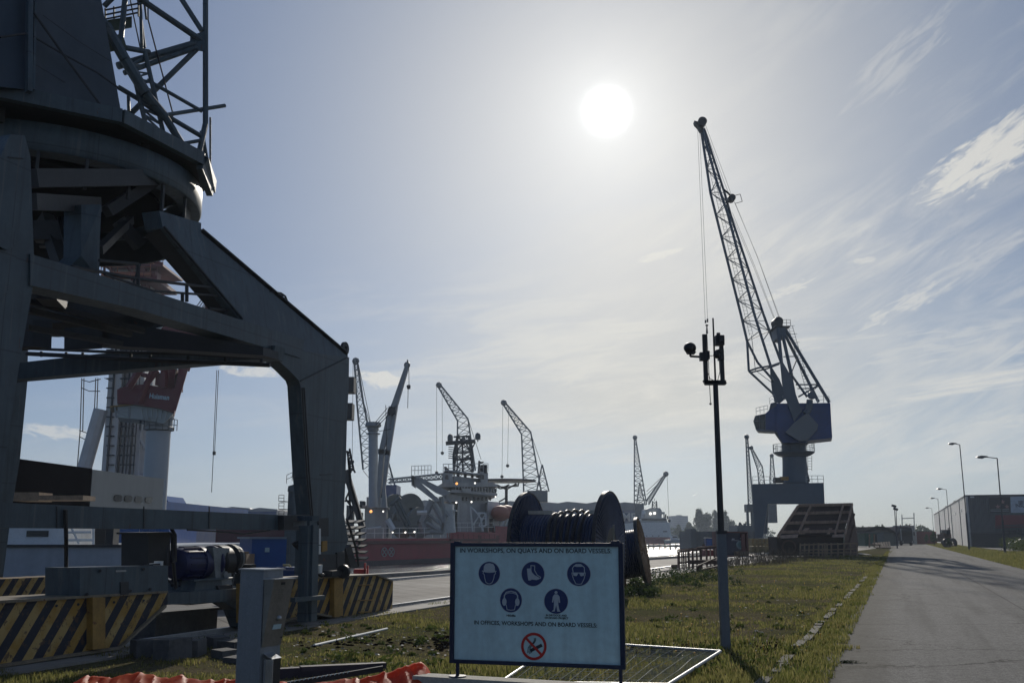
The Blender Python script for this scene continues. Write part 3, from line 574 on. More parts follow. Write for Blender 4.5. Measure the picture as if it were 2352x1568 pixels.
# jib and A-frame lattice
mb = MB()
T = [((472, -60, 18.3), (472, 285, 18.2), .055), ((472, 285, 18.2), (458, 350, 18.0), .055), ((483, 270, 18.5), (483, 420, 18.7), .02), ((463, 300, 18.2), (482, 410, 18.6), .04),
     ((310, -10, 17.3), (465, 95, 18.2), .06), ((405, -20, 18), (464, 72, 18.2), .05), ((456, 98, 18.2), (270, 152, 17.4), .07), ((462, 106, 18.2), (285, 168, 17.4), .05), ((453, 112, 18.2), (300, 262, 17.5), .055),
     ((190, -10, 16.8), (243, 59, 16.8), .08), ((243, 59, 16.8), (288, 139, 16.9), .10), ((288, 139, 16.9), (335, 215, 17.1), .10), ((335, 215, 17.1), (380, 270, 17.4), .085), ((380, 270, 17.4), (418, 332, 17.7), .07),
     ((289, -20, 17), (276, 108, 16.9), .05), ((322, -10, 17.4), (326, 112, 17.4), .03), ((302, 150, 17.1), (333, 278, 17.2), .045), ((333, 120, 17.4), (375, 305, 17.5), .045),
     ((338, 184, 17.4), (464, 256, 18.2), .035), ((271, 200, 17.0), (464, 314, 18.1), .045), ((371, 266, 17.4), (516, 243, 18.8), .04), ((420, 330, 17.8), (460, 323, 18), .035), ((295, 220, 17), (296, 255, 17), .03),
     ((239, 15, 16.9), (262, -8, 16.9), .05), ((288, 110, 17), (342, 120, 17.6), .05), ((336, 45, 17.6), (330, -10, 17.6), .02), ((318, 0, 17.5), (332, 110, 17.5), .03)]
for a, b, r in T: mb.tube(P(*a), P(*b), r, n=8)
for i in range(9): t = i / 9; mb.tube(P(302 + 31 * t, 150 + 128 * t, 17.15), P(333 + 42 * t, 130 + 175 * t, 17.45), .025, n=4); mb.tube(P(302 + 31 * t, 150 + 128 * t, 17.15), P(337 + 42 * t, 150 + 175 * t, 17.45), .02, n=4)
mb.prism([P(442, 82, 18.1), P(470, 72, 18.15), P(470, 118, 18.15), P(440, 112, 18.1)], CV * .05); part(mb, 'jib_lattice', m_crane, smooth=True)
mb = MB(); mb.path([P(340, -5, 17.6), P(340, 45, 17.6), P(396, 257, 17.8), P(397, 300, 17.8)], .014); mb.path([P(298, -5, 17.3), P(322, 110, 17.4)], .012); part(mb, 'luffing_rope', m_black)
mb = MB(); mb.prism([P(255, 45, 17.2), P(303, 38, 17.4), P(303, 64, 17.4), P(256, 72, 17.2)], CV * .5); mb.prism([P(254, 82, 16.8), P(282, 78, 16.9), P(292, 112, 16.9), P(262, 118, 16.8)], CV * .5); part(mb, 'equipment_box', M('green_grey_box', (.06, .08, .06), .6))
mb = MB()
for y, y2 in ((24, 8), (35, 19), (45, 29)): mb.tube(P(240, y, 17.1), P(320, y2, 17.4), .018, n=4)
for x in (242, 262, 285, 318): mb.tube(P(x, 46 - (x - 240) * .1, 17.2), P(x, 20 - (x - 240) * .2, 17.2), .018, n=4)
part(mb, 'handrail', m_dark)
# travel drive: sill frame with motor, gearbox, cabinets between the bogies
mb = MB(); mb.prism([PN(385, 1361, -.1), PN(560, 1350, -.1), PN(640, 1345, -.1), PN(640, 1372, -.1), PN(560, 1378, -.1), PN(385, 1388, -.1)], CV * .7)
mb.prism([PN(505, 1376, -.05), PN(640, 1370, -.05), PN(640, 1440, -.05), PN(560, 1440, -.05), PN(545, 1400, -.05)], CV * .3); sf = part(mb, 'sill_frame', m_crane)
mb = MB(); mb.prism([PN(183, 1303, -.3), PN(386, 1298, -.3), PN(386, 1357, -.3), PN(183, 1371, -.3)], CV * .62); cb_ = part(mb, 'counterweight_box', m_crane)
mb = MB(); mb.prism([PN(266, 1309, -.31), PN(290, 1308, -.31), PN(290, 1312, -.31), PN(266, 1313, -.31)], CV * .01); mb.build('name_plate', m_steel, cb_)
mb = MB(); mb.prism([PN(277, 1336, -.315), PN(296, 1335, -.315), PN(296, 1364, -.315), PN(277, 1366, -.315)], CV * .015); mb.build('hatch', m_crane_d, cb_)
mb = MB(); mb.prism([PN(341, 1225, .35), PN(391, 1224, .35), PN(391, 1299, .35), PN(341, 1301, .35)], CV * .55); mb.prism([PN(338, 1222, .32), PN(394, 1221, .32), PN(394, 1225, .32), PN(338, 1226, .32)], CV * .62); part(mb, 'electrical_cabinet', m_crane_d)
mb = MB(); ax = (CU * 1.0).normalized(); a = PN(398, 1295, .30); b = PN(452, 1290, .30)
mb.lathe([(1e-3, 0), (.18, 0), (.25, .04), (.27, .1), (.27, .55), (.30, .56), (.30, .66), (.25, .68), (.25, .98), (.30, 1.0), (.30, 1.05), (1e-3, 1.06)], a, ax, 28); 
for k in range(16): t = 2 * math.pi * k / 16; q = ax.to_track_quat('Z', 'Y'); d = q @ Vector((math.cos(t), math.sin(t), 0)); mb.beam(a + ax * .12 + d * .28, a + ax * .54 + d * .28, .012, .03, up=d)
mt_ = part(mb, 'motor', M('deep_blue_motor_paint', (.007, .012, .07), .42, .1, .3, 4, rust=.1), smooth=True)
mb = MB(); mb.lathe([(.10, 0), (.26, .02), (.31, .06), (.31, .30), (.26, .34), (.08, .34)], a + ax * 1.08, ax, 28); mb.build('fan_cowl', m_black, mt_, smooth=True)
mb = MB(); o = a + Vector((0, 0, -.27)); mb.prism([o + ax * .25 - CV * .3, o + ax * .95 - CV * .3, o + ax * 1.1 - CV * .3 + Vector((0, 0, -.40)), o + ax * .15 - CV * .3 + Vector((0, 0, -.40))], CV * .6); mb.tube(o + ax * .1 - CV * .35, o + ax * 1.2 - CV * .35, .02); part(mb, 'motor_stand', m_crane)
mb = MB(); q = [PN(489, 1256, .05), PN(527, 1258, .05), PN(533, 1342, .05), PN(497, 1344, .05)]; mb.prism(q, CV * .35); mb.disc(PN(516, 1319, .03), .06, -CV, .03); mb.disc(PN(530, 1282, .5), .24, CU, .12); gb = part(mb, 'gearbox', M('worn_grey_gearbox', (.20, .22, .23), .55, 0, .25, 3, rust=.15))
mb = MB(); mb.prism([PN(500, 1344, -.05), PN(530, 1342, -.05), PN(540, 1358, -.05), PN(505, 1360, -.05)], CV * .4); mb.disc(PN(524, 1283, .42), .27, CU, .10); mb.build('pedestal', m_crane_d, gb)
mb = MB(); mb.path([PN(395, 1225, .2), PN(398, 1290, .1), PN(404, 1350, .1)], .03); mb.path([PN(385, 1250, .1), PN(384, 1330, .0), PN(400, 1345, -.1), PN(403, 1352, -.1)], .015)
for i in range(5): mb.path([PN(300 + i * 12, 1302 - i, -.1 + .02 * i), PN(340 + i * 3, 1296, .0), PN(392 - i * 2, 1292 + i, .1)], .008, 4)
part(mb, 'hydraulic_hose', m_black)
mb = MB(); rr_ = random.Random(2)
for i in range(9):
    x = 395 + i * 17; mb.path([PN(x, 1345, .2), PN(x + rr_.uniform(-6, 12), 1330 - rr_.uniform(0, 30), .35), PN(x + 20 + rr_.uniform(-5, 15), 1325 - rr_.uniform(0, 45), .5), PN(x + 30, 1348, .6)], rr_.uniform(.012, .03), 5)
for x, y, w, h in ((545, 1335, 34, 30), (566, 1325, 24, 42), (605, 1338, 40, 20), (650, 1333, 26, 18), (415, 1350, 26, 14)): mb.cbox(PN(x, y - h / 2 + 10, .45), w / 2318 * 17, .3, h / 2318 * 17, rz=1.2)
part(mb, 'drive_unit', m_dark)
mb = MB()
for x, y in ((300, 1356), (345, 1352), (200, 1364), (230, 1310), (330, 1306)): mb.tube(PN(x, y, -.33), PN(x, y, -.29), .022, n=6)
for x in (12, 60, 130, 180, 262, 330): mb.tube(PN(x, 1398 - x * .06, -.27), PN(x, 1398 - x * .06, -.24), .02, n=6)
part(mb, 'bolt', m_dark)
mb = MB(); mb.path([PN(150, 1170, -.1), PN(152, 1235, -.1), PN(152, 1300, .1)], .03); mb.path([PN(394, 1214, .1), PN(402, 1228, .1), PN(402, 1290, .1)], .03); mb.path([PN(430, 1216, -.08), PN(520, 1221, -.08), PN(560, 1226, -.08), PN(620, 1217, -.08)], .014); part(mb, 'cable_conduit', m_black)
mb = MB(); mb.cbox(PN(364, 1298, .1), .12, .1, .14); mb.cbox(PN(352, 1300, .1), .1, .1, .1); part(mb, 'junction_box', m_white)
# service post with lamps in front of the right bogie
mb = MB(); mb.prism([PL(x, y, N0 - CV * .75, CV) for x, y in [(720, 1205), (733, 1205), (731, 1300), (728, 1424), (715, 1427), (717, 1300)]], CV * .06); mb.prism([PL(x, y, N0 - CV * .70, CV) for x, y in [(707, 1207), (720, 1207), (717, 1424), (704, 1428)]], CV * .2)
mb.beam(PL(672, 1377, N0 - CV * .8, CV), PL(742, 1371, N0 - CV * .8, CV), .1, .08); mb.beam(PN(690, 1190, -.3), PN(725, 1190, -.75), .16, .1); sp = part(mb, 'service_post', m_crane)
mb = MB()
for y0, y1 in ((1213, 1250), (1252, 1272)): mb.prism([PL(x, y, N0 - CV * .72, CV) for x, y in [(733, y0), (737, y0), (737, y1), (733, y1)]], CV * .06)
mb.prism([PL(x, y, N0 - CV * .72, CV) for x, y in [(734, 1297), (741, 1296), (740, 1315), (734, 1316)]], CV * .08); mb.build('tube_lamp', m_white, sp)
mb = MB(); mb.path([PN(700, 1270, -.4), PN(697, 1300, -.4), PN(703, 1312, -.4)], .04); mb.disc(PN(787, 1312, -.45), .14, CU, .08, 20); mb.cbox(PN(765, 1316, -.3), .6, .3, .12, rz=1.22); mb.path([PN(716, 1310, -.4), PN(740, 1320, -.4)], .05); part(mb, 'brake_unit', m_dark)
# access stair on the right leg
mb = MB(); F_ = lambda x, y: PN(x, y, .9)
mb.path([F_(800, 1050), F_(806, 1115), F_(826, 1180), F_(826, 1260)], .03); mb.path([F_(796, 1190), F_(818, 1258), F_(824, 1300)], .03); mb.beam(F_(802, 1232), F_(822, 1222), .05, .05)
mb.prism([F_(794, 1258), F_(806, 1250), F_(822, 1304), F_(806, 1304)], CV * .6)
for i in range(7): mb.beam(F_(802 + i * 3, 1200 + i * 14), F_(818 + i * 1.3, 1195 + i * 14), .5, .03)
part(mb, 'access_stair', m_crane_d)
# ================================================================== foreground
# ---- safety sign
TL, TR, BR, BL = P(1037, 1249.5, 10.25), P(1430, 1242, 9.75), P(1438.5, 1532, 9.75), P(1038, 1525, 10.25)
uL = (TR - TL); uL.z = 0; SW = uL.length; su = uL.normalized(); sn = Vector((su.y, -su.x, 0))      # sn faces the camera
so = Vector((TL.x, TL.y, (BL.z + BR.z) / 2)); SH = ((TL.z + TR.z) - (BL.z + BR.z)) / 2
def S(u, v, d=0.): p = so + su * (u * SW) + Vector((0, 0, v * SH)) + sn * d; return p          # u right 0..1, v up 0..1
sg = thing('safety_sign', 'white safety board of blue pictograms in a blue frame on two short legs', 'sign', tuple(S(.5, 0)))
m_signw = M('sign_white', (.47, .63, .68), .45, 0, .12, 2.2, trans=.16, streak=True); m_navy = M('navy_frame_paint', (.006, .014, .045), .4, .1, .15, 4)
m_signb = M('sign_blue_print', (.008, .026, .12), .45, 0, .05, 3); m_ink = M('sign_black_print', (.015, .02, .03), .5); m_red = M('sign_red_print', (.45, .02, .015), .5, 0, .1, 3)
mb = MB(); mb.prism([S(.01, .01, -.015), S(.99, .01, -.015), S(.99, .99, -.015), S(.01, .99, -.015)], sn * .015); mb.build('board', m_signw, sg)
mb = MB(); f = .018
for a, b in ((S(0, .5 * 0), S(0, 1)), (S(1, 0), S(1, 1))): mb.beam(a + su * (f if a == S(0, 0) else -f), b + su * (f if b == S(0, 1) else -f), .036, .045, up=su)
mb.beam(S(0, 0) + Vector((0, 0, f)), S(1, 0) + Vector((0, 0, f)), .044, .036); mb.beam(S(0, 1) - Vector((0, 0, f)), S(1, 1) - Vector((0, 0, f)), .044, .036)
mb.cbox(S(.96, 1.0) + Vector((0, 0, .006)), .09, .05, .03, rz=math.atan2(su.y, su.x)); mb.cbox(S(.04, 1.0) + Vector((0, 0, .004)), .07, .04, .02, rz=math.atan2(su.y, su.x)); mb.build('frame', m_navy, sg)
for u in (.045, .975):
    mb = MB(); q = S(u, 0); mb.tube(q, q - Vector((0, 0, .118 if u < .5 else .13)), .019, n=12); mb.disc(q - Vector((0, 0, .125 if u < .5 else .137)), .085, (0, 0, 1), .01, 28); mb.build('leg', m_navy, sg, smooth=True)
SM = Matrix((( su.x, 0, sn.x, 0), (su.y, 0, sn.y, 0), (0, 1, 0, 0), (0, 0, 0, 1)))
def signtext(s, u0, u1, v, size, name='lettering'):
    mb = MB(); M4 = Matrix.Translation(S(u0, v, .0035)) @ SM; text(mb, s, M4, size=size, bold=.0010, width=(u1 - u0) * SW)
    mb.build(name, m_ink, sg, flat=True)
# zoom coordinates (2158 x 1568 crop) -> board u, v
def zz_(x, y):
    l = (x - 118) / (1945 - 118 + (y - 60) * .022); t0 = 92 - 28 * l; t1 = 1372 + 30 * l; return l, 1 - (y - t0) / (t1 - t0)
u0, v0 = zz_(216, 194); u1, _ = zz_(1832, 186); signtext('IN WORKSHOPS, ON QUAYS AND ON BOARD VESSELS:', u0, u1, v0 - .002, .060)
u0, v0 = zz_(380, 962); u1, _ = zz_(1688, 970); signtext('IN OFFICES, WORKSHOPS AND ON BOARD VESSELS:', u0, u1, v0, .053)
u0, v0 = zz_(730, 872); u1, _ = zz_(832, 872); signtext('>85dBa', u0, u1, v0, .026)
u0, v0 = zz_(1155, 860); u1, _ = zz_(1374, 860); signtext('IN DRYDOCK AND', u0, u1, v0, .024)
u0, v0 = zz_(1142, 888); u1, _ = zz_(1390, 888); signtext('ON BOARD PROJECT', u0, u1, v0, .024)
def flatpoly(mb, pts, d):
    """pts in zoom pixels on the board, laid d metres proud of it"""
    mb.add([S(*zz_(x, y), d) for x, y in pts], [tuple(range(len(pts)))])
def circ(mb, cx, cy, r, d, n=40, ry=None): flatpoly(mb, [(cx + r * math.cos(t), cy + (ry or r) * math.sin(t)) for t in np.linspace(0, 2 * math.pi, n, endpoint=False)], d)
def stroke(mb, pts, w, d, close=False):
    pts = pts + [pts[0]] if close else pts
    for (x0, y0), (x1, y1) in zip(pts, pts[1:]):
        L_ = math.hypot(x1 - x0, y1 - y0) or 1; nx, ny = -(y1 - y0) / L_ * w / 2, (x1 - x0) / L_ * w / 2; ex, ey = (x1 - x0) / L_ * w * .35, (y1 - y0) / L_ * w * .35
        flatpoly(mb, [(x0 + nx - ex, y0 + ny - ey), (x1 + nx + ex, y1 + ny + ey), (x1 - nx + ex, y1 - ny + ey), (x0 - nx - ex, y0 - ny - ey)], d)
m_print = M('sign_white_print', (.42, .47, .50), .5, 0, .04)
def picto(cx, cy, r, ry, fn):
    mb = MB(); mb.m(1); circ(mb, cx, cy, r + 5, .0012, ry=ry + 5); mb.m(0); circ(mb, cx, cy, r, .0022, ry=ry); mb.m(1); fn(mb, cx, cy); mb.build('pictogram', [m_signb, m_print], sg, flat=True)
W_ = .0034
def helmet(mb, cx, cy):
    flatpoly(mb, [(cx - 62, cy - 30), (cx - 60, cy - 75), (cx - 40, cy - 105), (cx, cy - 112), (cx + 42, cy - 104), (cx + 60, cy - 75), (cx + 64, cy - 30), (cx + 50, cy - 18), (cx - 50, cy - 18)], W_)
    stroke(mb, [(cx - 76, cy - 26), (cx - 40, cy - 16), (cx, cy - 12), (cx + 40, cy - 16), (cx + 76, cy - 26)], 9, W_ + .0005)
    stroke(mb, [(cx - 62, cy - 20), (cx - 68, cy), (cx - 54, cy + 12), (cx - 50, cy + 45), (cx - 36, cy + 95), (cx - 12, cy + 110), (cx + 12, cy + 110), (cx + 36, cy + 92), (cx + 52, cy + 45), (cx + 56, cy + 12), (cx + 70, cy), (cx + 64, cy - 20)], 7, W_)
def boot(mb, cx, cy):
    flatpoly(mb, [(cx - 64, cy - 56), (cx - 20, cy - 60), (cx - 12, cy - 20), (cx + 20, cy + 14), (cx + 62, cy + 34), (cx + 72, cy + 52), (cx + 40, cy + 66), (cx - 10, cy + 60), (cx - 26, cy + 70), (cx - 48, cy + 70), (cx - 56, cy + 20)], W_)
    stroke(mb, [(cx - 20, cy - 56), (cx - 22, cy - 90), (cx + 20, cy - 88), (cx + 18, cy - 40), (cx + 46, cy + 10), (cx + 84, cy + 34), (cx + 80, cy + 46), (cx + 66, cy + 44)], 8, W_ + .0005)
def goggles(mb, cx, cy):
    stroke(mb, [(cx - 58, cy - 20), (cx - 66, cy - 60), (cx - 50, cy - 85), (cx - 20, cy - 92), (cx, cy - 86), (cx + 30, cy - 92), (cx + 58, cy - 70), (cx + 60, cy - 20)], 9, W_)
    flatpoly(mb, [(cx - 56, cy - 84), (cx - 30, cy - 106), (cx + 20, cy - 108), (cx + 56, cy - 80), (cx + 20, cy - 78), (cx - 20, cy - 76)], W_ + .0005)
    stroke(mb, [(cx - 72, cy - 10), (cx + 70, cy - 12)], 9, W_)
    for sx in (-1, 1): flatpoly(mb, [(cx + sx * 8, cy - 10), (cx + sx * 60, cy - 12), (cx + sx * 54, cy + 18), (cx + sx * 24, cy + 24), (cx + sx * 12, cy + 10)], W_ + .001)
    stroke(mb, [(cx - 70, cy), (cx - 56, cy + 50), (cx - 30, cy + 105), (cx, cy + 110), (cx + 30, cy + 105), (cx + 56, cy + 50), (cx + 68, cy)], 7, W_)
def ears(mb, cx, cy):
    stroke(mb, [(cx - 72, cy), (cx - 70, cy - 50), (cx - 50, cy - 84), (cx, cy - 96), (cx + 50, cy - 84), (cx + 72, cy - 50), (cx + 74, cy)], 12, W_)
    stroke(mb, [(cx - 50, cy - 66), (cx - 20, cy - 78), (cx + 25, cy - 76), (cx + 52, cy - 66)], 6, W_)
    for sx in (-1, 1): circ(mb, cx + sx * 70, cy + 18, 24, W_ + .0005, 20, ry=42)
    stroke(mb, [(cx - 50, cy + 50), (cx - 40, cy + 100), (cx, cy + 106), (cx + 40, cy + 100), (cx + 50, cy + 50)], 7, W_)
def suit(mb, cx, cy):
    circ(mb, cx, cy - 94, 16, W_, 16); flatpoly(mb, [(cx - 18, cy - 74), (cx + 18, cy - 74), (cx + 38, cy - 50), (cx + 44, cy + 14), (cx + 28, cy + 14), (cx + 22, cy - 30), (cx + 24, cy + 30), (cx + 36, cy + 90), (cx + 48, cy + 108), (cx + 14, cy + 108), (cx + 2, cy + 40), (cx - 14, cy + 108), (cx - 46, cy + 108), (cx - 24, cy + 90), (cx - 22, cy + 30), (cx - 20, cy - 30), (cx - 30, cy + 14), (cx - 42, cy + 10), (cx - 34, cy - 50)], W_)
picto(541, 418, 116, 126, helmet); picto(1013, 414, 121, 130, boot); picto(1496, 406, 121, 128, goggles); picto(779, 700, 117, 128, ears); picto(1260, 702, 124, 132, suit)
mb = MB()
n = 48; cx, cy = 1028, 1182
for i in range(n):
    a, b = 2 * math.pi * i / n, 2 * math.pi * (i + 1) / n; flatpoly(mb, [(cx + 136 * math.cos(a), cy + 145 * math.sin(a)), (cx + 136 * math.cos(b), cy + 145 * math.sin(b)), (cx + 108 * math.cos(b), cy + 116 * math.sin(b)), (cx + 108 * math.cos(a), cy + 116 * math.sin(a))], .0035)
stroke(mb, [(cx - 82, cy - 84), (cx + 82, cy + 86)], 26, .0042); mb.m(1)
stroke(mb, [(1002, 1224), (1104, 1172)], 34, .0022)
for k in range(3): stroke(mb, [(960 + k * 14, 1250 - k * 5), (968 + k * 12, 1196), (990 + k * 12, 1166), (1020 + k * 8, 1144), (1032 + k * 8, 1120), (1030 + k * 9, 1096)], 6, .0022)
for k in range(3): stroke(mb, [(974 + k * 12, 1236), (984 + k * 12, 1260 - k * 5)], 6, .0022)
mb.build('prohibition_symbol', [m_red, m_ink], sg, flat=True)
# ---- concrete beam carrying the sign
zt = S(.045, 0).z - .125
a = P(966, 1549, 10.45); b_ = P(1616, 1577, 9.35); d = (b_ - a); d.z = 0; bl = d.length; d.normalize(); dn = Vector((-d.y, d.x, 0))
o = S(.045, 0) - d * ((S(.045, 0) - a).dot(d)) - dn * .11; o.z = zt - .40
mb = MB(); mb.obox(o, d * bl, dn * .24, (0, 0, .398)); cbm = mb.build('concrete_beam', M('cast_concrete', (.42, .40, .34), .9, 0, .2, 5, .5, 40)); tag(cbm, 'long pale concrete beam under the legs of the safety sign', 'concrete beam')
# ---- intercom post
ip = thing('intercom_post', 'grey steel intercom post with push button and card reader in the foreground', 'intercom', tuple(G(606, 1900)))
Yp = 4.6; m_post = M('brushed_grey_post', (.20, .225, .255), .42, .35, .12, 7, .12, 60, streak=True); m_inox = M('stainless_panel', (.22, .215, .20), .38, .6, .18, 9, .1, 80)
c0 = P(606, 1310, Yp); l0 = P(553, 1309, Yp + .10); r0 = P(651, 1303, Yp + .12)
pl = Vector((l0.x - c0.x, l0.y - c0.y, 0)); pr = Vector((r0.x - c0.x, r0.y - c0.y, 0)); zt_ = c0.z
mb = MB(); mb.obox((c0.x, c0.y, -.02), pl, pr, (0, 0, zt_ + .02)); mb.build('post', m_post, ip)
mb = MB(); e = pl.normalized() * .008 + pr.normalized() * .008; mb.obox(Vector((c0.x, c0.y, zt_ + .001)) - e, pl + pl.normalized() * .016, pr + pr.normalized() * .016, (0, 0, .006)); mb.build('cap', m_steel, ip)
prn = pr.normalized(); pn = Vector((prn.y, -prn.x, 0)); 
if pn.y > 0: pn = -pn
zr = lambda y: P(630, y, Yp + .03).z
base = Vector((c0.x, c0.y, 0)) + prn * .004; L2 = pr.length - .006
mb = MB(); z1, z0 = zr(1330), zr(1484); t_, b2 = .055, .004
v = [base + pn * .001 + Vector((0, 0, z1)), base + prn * L2 + pn * .001 + Vector((0, 0, z1)), base + prn * L2 + pn * b2 + Vector((0, 0, z0)), base + pn * b2 + Vector((0, 0, z0)), base + pn * t_ + prn * .002 + Vector((0, 0, z1)), base + prn * (L2 + .012) + pn * t_ + Vector((0, 0, z1)), base + prn * L2 + pn * (b2 + .001) + Vector((0, 0, z0)), base + pn * (b2 + .001) + Vector((0, 0, z0))]
mb.add(v, [(0, 1, 2, 3), (4, 7, 6, 5), (0, 4, 5, 1), (0, 3, 7, 4), (1, 5, 6, 2), (3, 2, 6, 7)]); pp = mb.build('speech_panel', m_inox, ip)
mb = MB(); mb.obox(base + pn * (-.002) + Vector((0, 0, z1 + .001)) - prn * .004, prn * (L2 + .02), pn * (t_ + .012), (0, 0, .004)); mb.build('hood', m_steel, pp)
fr = lambda y, s: base + prn * (L2 * s) + pn * (b2 + (t_ - b2) * (zr(y) - z0) / (z1 - z0) + .002) + Vector((0, 0, zr(y)))
nrm = (fr(1400, .5) - fr(1470, .5)).cross(prn).normalized(); nrm = nrm if nrm.y < 0 else -nrm
mb = MB(); mb.lathe([(1e-4, .012), (.006, .011), (.011, .007), (.0135, .0), (.0135, -.003)], fr(1420, .62), nrm, 24); mb.build('push_button', m_steel, pp, smooth=True)
mb = MB(); mb.prism([fr(1445, .36), fr(1445, .80), fr(1434, .82), fr(1434, .40)], nrm * .002); mb.build('name_label', m_signw, pp)
mb = MB(); mb.prism([fr(1342, .42), fr(1342, .62), fr(1336, .62), fr(1336, .42)], nrm * .0015); mb.disc(fr(1466, .93), .003, nrm, .003, 10)
for i in range(6):
    for j in range(4): mb.disc(fr(1352 + i * 4, .38 + j * .07), .0012, nrm, .0006, 6)
mb.build('speaker_grille', m_dark, pp)
mb = MB(); zc0, zc1 = zr(1585), zr(1512); mb.obox(base + prn * .022 + pn * .0015 + Vector((0, 0, zc0)), prn * .058, pn * .045, (0, 0, zc1 - zc0)); rdr = mb.build('card_reader', m_black, ip)
mb = MB(); mb.obox(base + prn * .020 + pn * .004 + Vector((0, 0, zc0)), prn * -.004, pn * .052, (0, 0, zc1 - zc0)); mb.prism([base + prn * .016 + pn * .050 + Vector((0, 0, zc1)), base + prn * .082 + pn * .050 + Vector((0, 0, zc1)), base + prn * .082 + pn * .0 + Vector((0, 0, zc1 + .022)), base + prn * .016 + pn * .0 + Vector((0, 0, zc1 + .022))], (0, 0, .003))
mb.build('reader_hood', M('chrome_hood', (.55, .56, .58), .2, .8, .1), rdr)
# ---- camera pole
Yk = 15.0; kp = thing('camera_pole', 'tall thin steel pole with cameras, floodlight and antenna on top', 'camera pole', tuple(G(1667, 1495)))
K = lambda x, y, dy=0.: P(x, y, Yk + dy)
gz = G(1667, 1495); Yk = gz.y; tx = gz.x
def KX(x, y, dy=0.): return P(x, y, Yk + dy)
mb = MB(); w = .13; zc = KX(1655, 1222).z
mb.box(tx - w / 2, tx + w / 2, Yk - w / 2, Yk + w / 2, -.02, zc); mb.build('lower_post', M('pole_grey', (.11, .13, .155), .5, .2, .12, 3, streak=True), kp)
mb = MB(); mb.tube((tx, Yk, zc), (tx, Yk, KX(1645, 883).z), .050, .040, 20); mb.build('upper_post', m_dark, kp, smooth=True)
mb = MB(); mb.cbox((tx, Yk, zc), .15, .15, .05); mb.build('collar', m_dark, kp)
zb = KX(1645, 878).z; sx = Yk / FPX / (CP + (784 - 870) / FPX * -SP) ; kx = lambda px, py: KX(px, py).x - KX(1645.5, py).x + tx
mb = MB(); mb.prism([(kx(1617, 878), Yk - .05, zb + .03), (kx(1671, 878), Yk - .05, zb - .01), (kx(1668, 878), Yk - .05, zb - .04), (kx(1622, 878), Yk - .05, zb - .04)], (0, .1, 0)); mb.box(kx(1620, 878), kx(1669, 878), Yk - .05, Yk + .05, zb - .02, zb + .03); mb.build('crossbar', m_dark, kp)
zy = lambda y: KX(1645, y).z
mb = MB(); x = kx(1626, 820) - .0; mb.box(x - .045, x + .02, Yk - .03, Yk + .03, zb, zy(768)); mb.build('mast_arm', m_black, kp)
mb = MB(); x2 = kx(1662, 840); mb.box(x2 - .03, x2 + .032, Yk - .03, Yk + .03, zb, zy(795)); mb.build('mast_arm', m_black, kp)
mb = MB(); mb.tube((tx - .003, Yk - .02, zb), (tx - .003, Yk - .02, zy(731)), .016, .013, 10); mb.tube((kx(1626, 816), Yk, zy(817)), (tx, Yk - .02, zy(817)), .006); mb.build('antenna', m_dark, kp)
mb = MB(); c = Vector((kx(1657.5, 783), Yk - .06, zy(783))); mb.box(c.x - .067, c.x + .067, Yk - .10, Yk + .04, zy(794), zy(772)); mb.tube((c.x - .01, Yk - .02, zy(772)), (c.x - .01, Yk - .02, zy(765)), .03, n=14); mb.m(1); mb.box(c.x - .025, c.x + .05, Yk - .19, Yk - .10, zy(788), zy(777)); mb.build('camera', [m_black, m_dark], kp)
mb = MB(); mb.box(c.x - .03, c.x + .06, Yk - .06, Yk + .03, zy(828), zy(803)); mb.m(1); mb.lathe([(1e-3, 0), (.05, .01), (.055, .06), (.04, .11), (1e-3, .12)], (c.x - .045, Yk - .04, zy(818)), (-.4, -1, .15), 16); mb.box(c.x - .075, c.x + .0, Yk - .13, Yk - .02, zy(810), zy(806)); mb.build('camera', [m_dark, m_black], kp)
mb = MB(); c = Vector((kx(1590, 799), Yk, zy(799)))
mb.lathe([(1e-3, -.09), (.05, -.088), (.082, -.06), (.092, 0), (.085, .055), (.055, .085), (1e-3, .092)], c, (.25, -1, -.25), 24); mb.prism([(c.x - .07, Yk - .06, c.z - .04), (c.x + .09, Yk - .06, c.z - .07), (c.x + .07, Yk - .06, c.z - .10), (c.x - .04, Yk - .06, c.z - .095)], (0, .12, 0))
mb.build('floodlight', m_black, kp, smooth=True)
mb = MB(); mb.path([(c.x + .01, Yk, c.z - .09), (c.x + .0, Yk, zy(818)), (kx(1626, 819), Yk, zy(820))], .018, 8); mb.cbox((kx(1620, 820), Yk - .04, zy(820)), .13, .1, .13); mb.cbox((kx(1628, 817), Yk - .04, zy(817)), .06, .12, .13); mb.build('lamp_bracket', m_black, kp)
mb = MB(); mb.path([(kx(1655, 830), Yk - .04, zy(828)), (kx(1655.5, 850), Yk - .04, zy(855)), (kx(1650, 870), Yk - .04, zb + .03)], .006, 5); mb.path([(kx(1629, 850), Yk - .04, zy(858)), (kx(1632, 868), Yk - .04, zy(870)), (kx(1640, 873), Yk - .04, zb + .03)], .006, 5); mb.build('cable', m_black, kp)
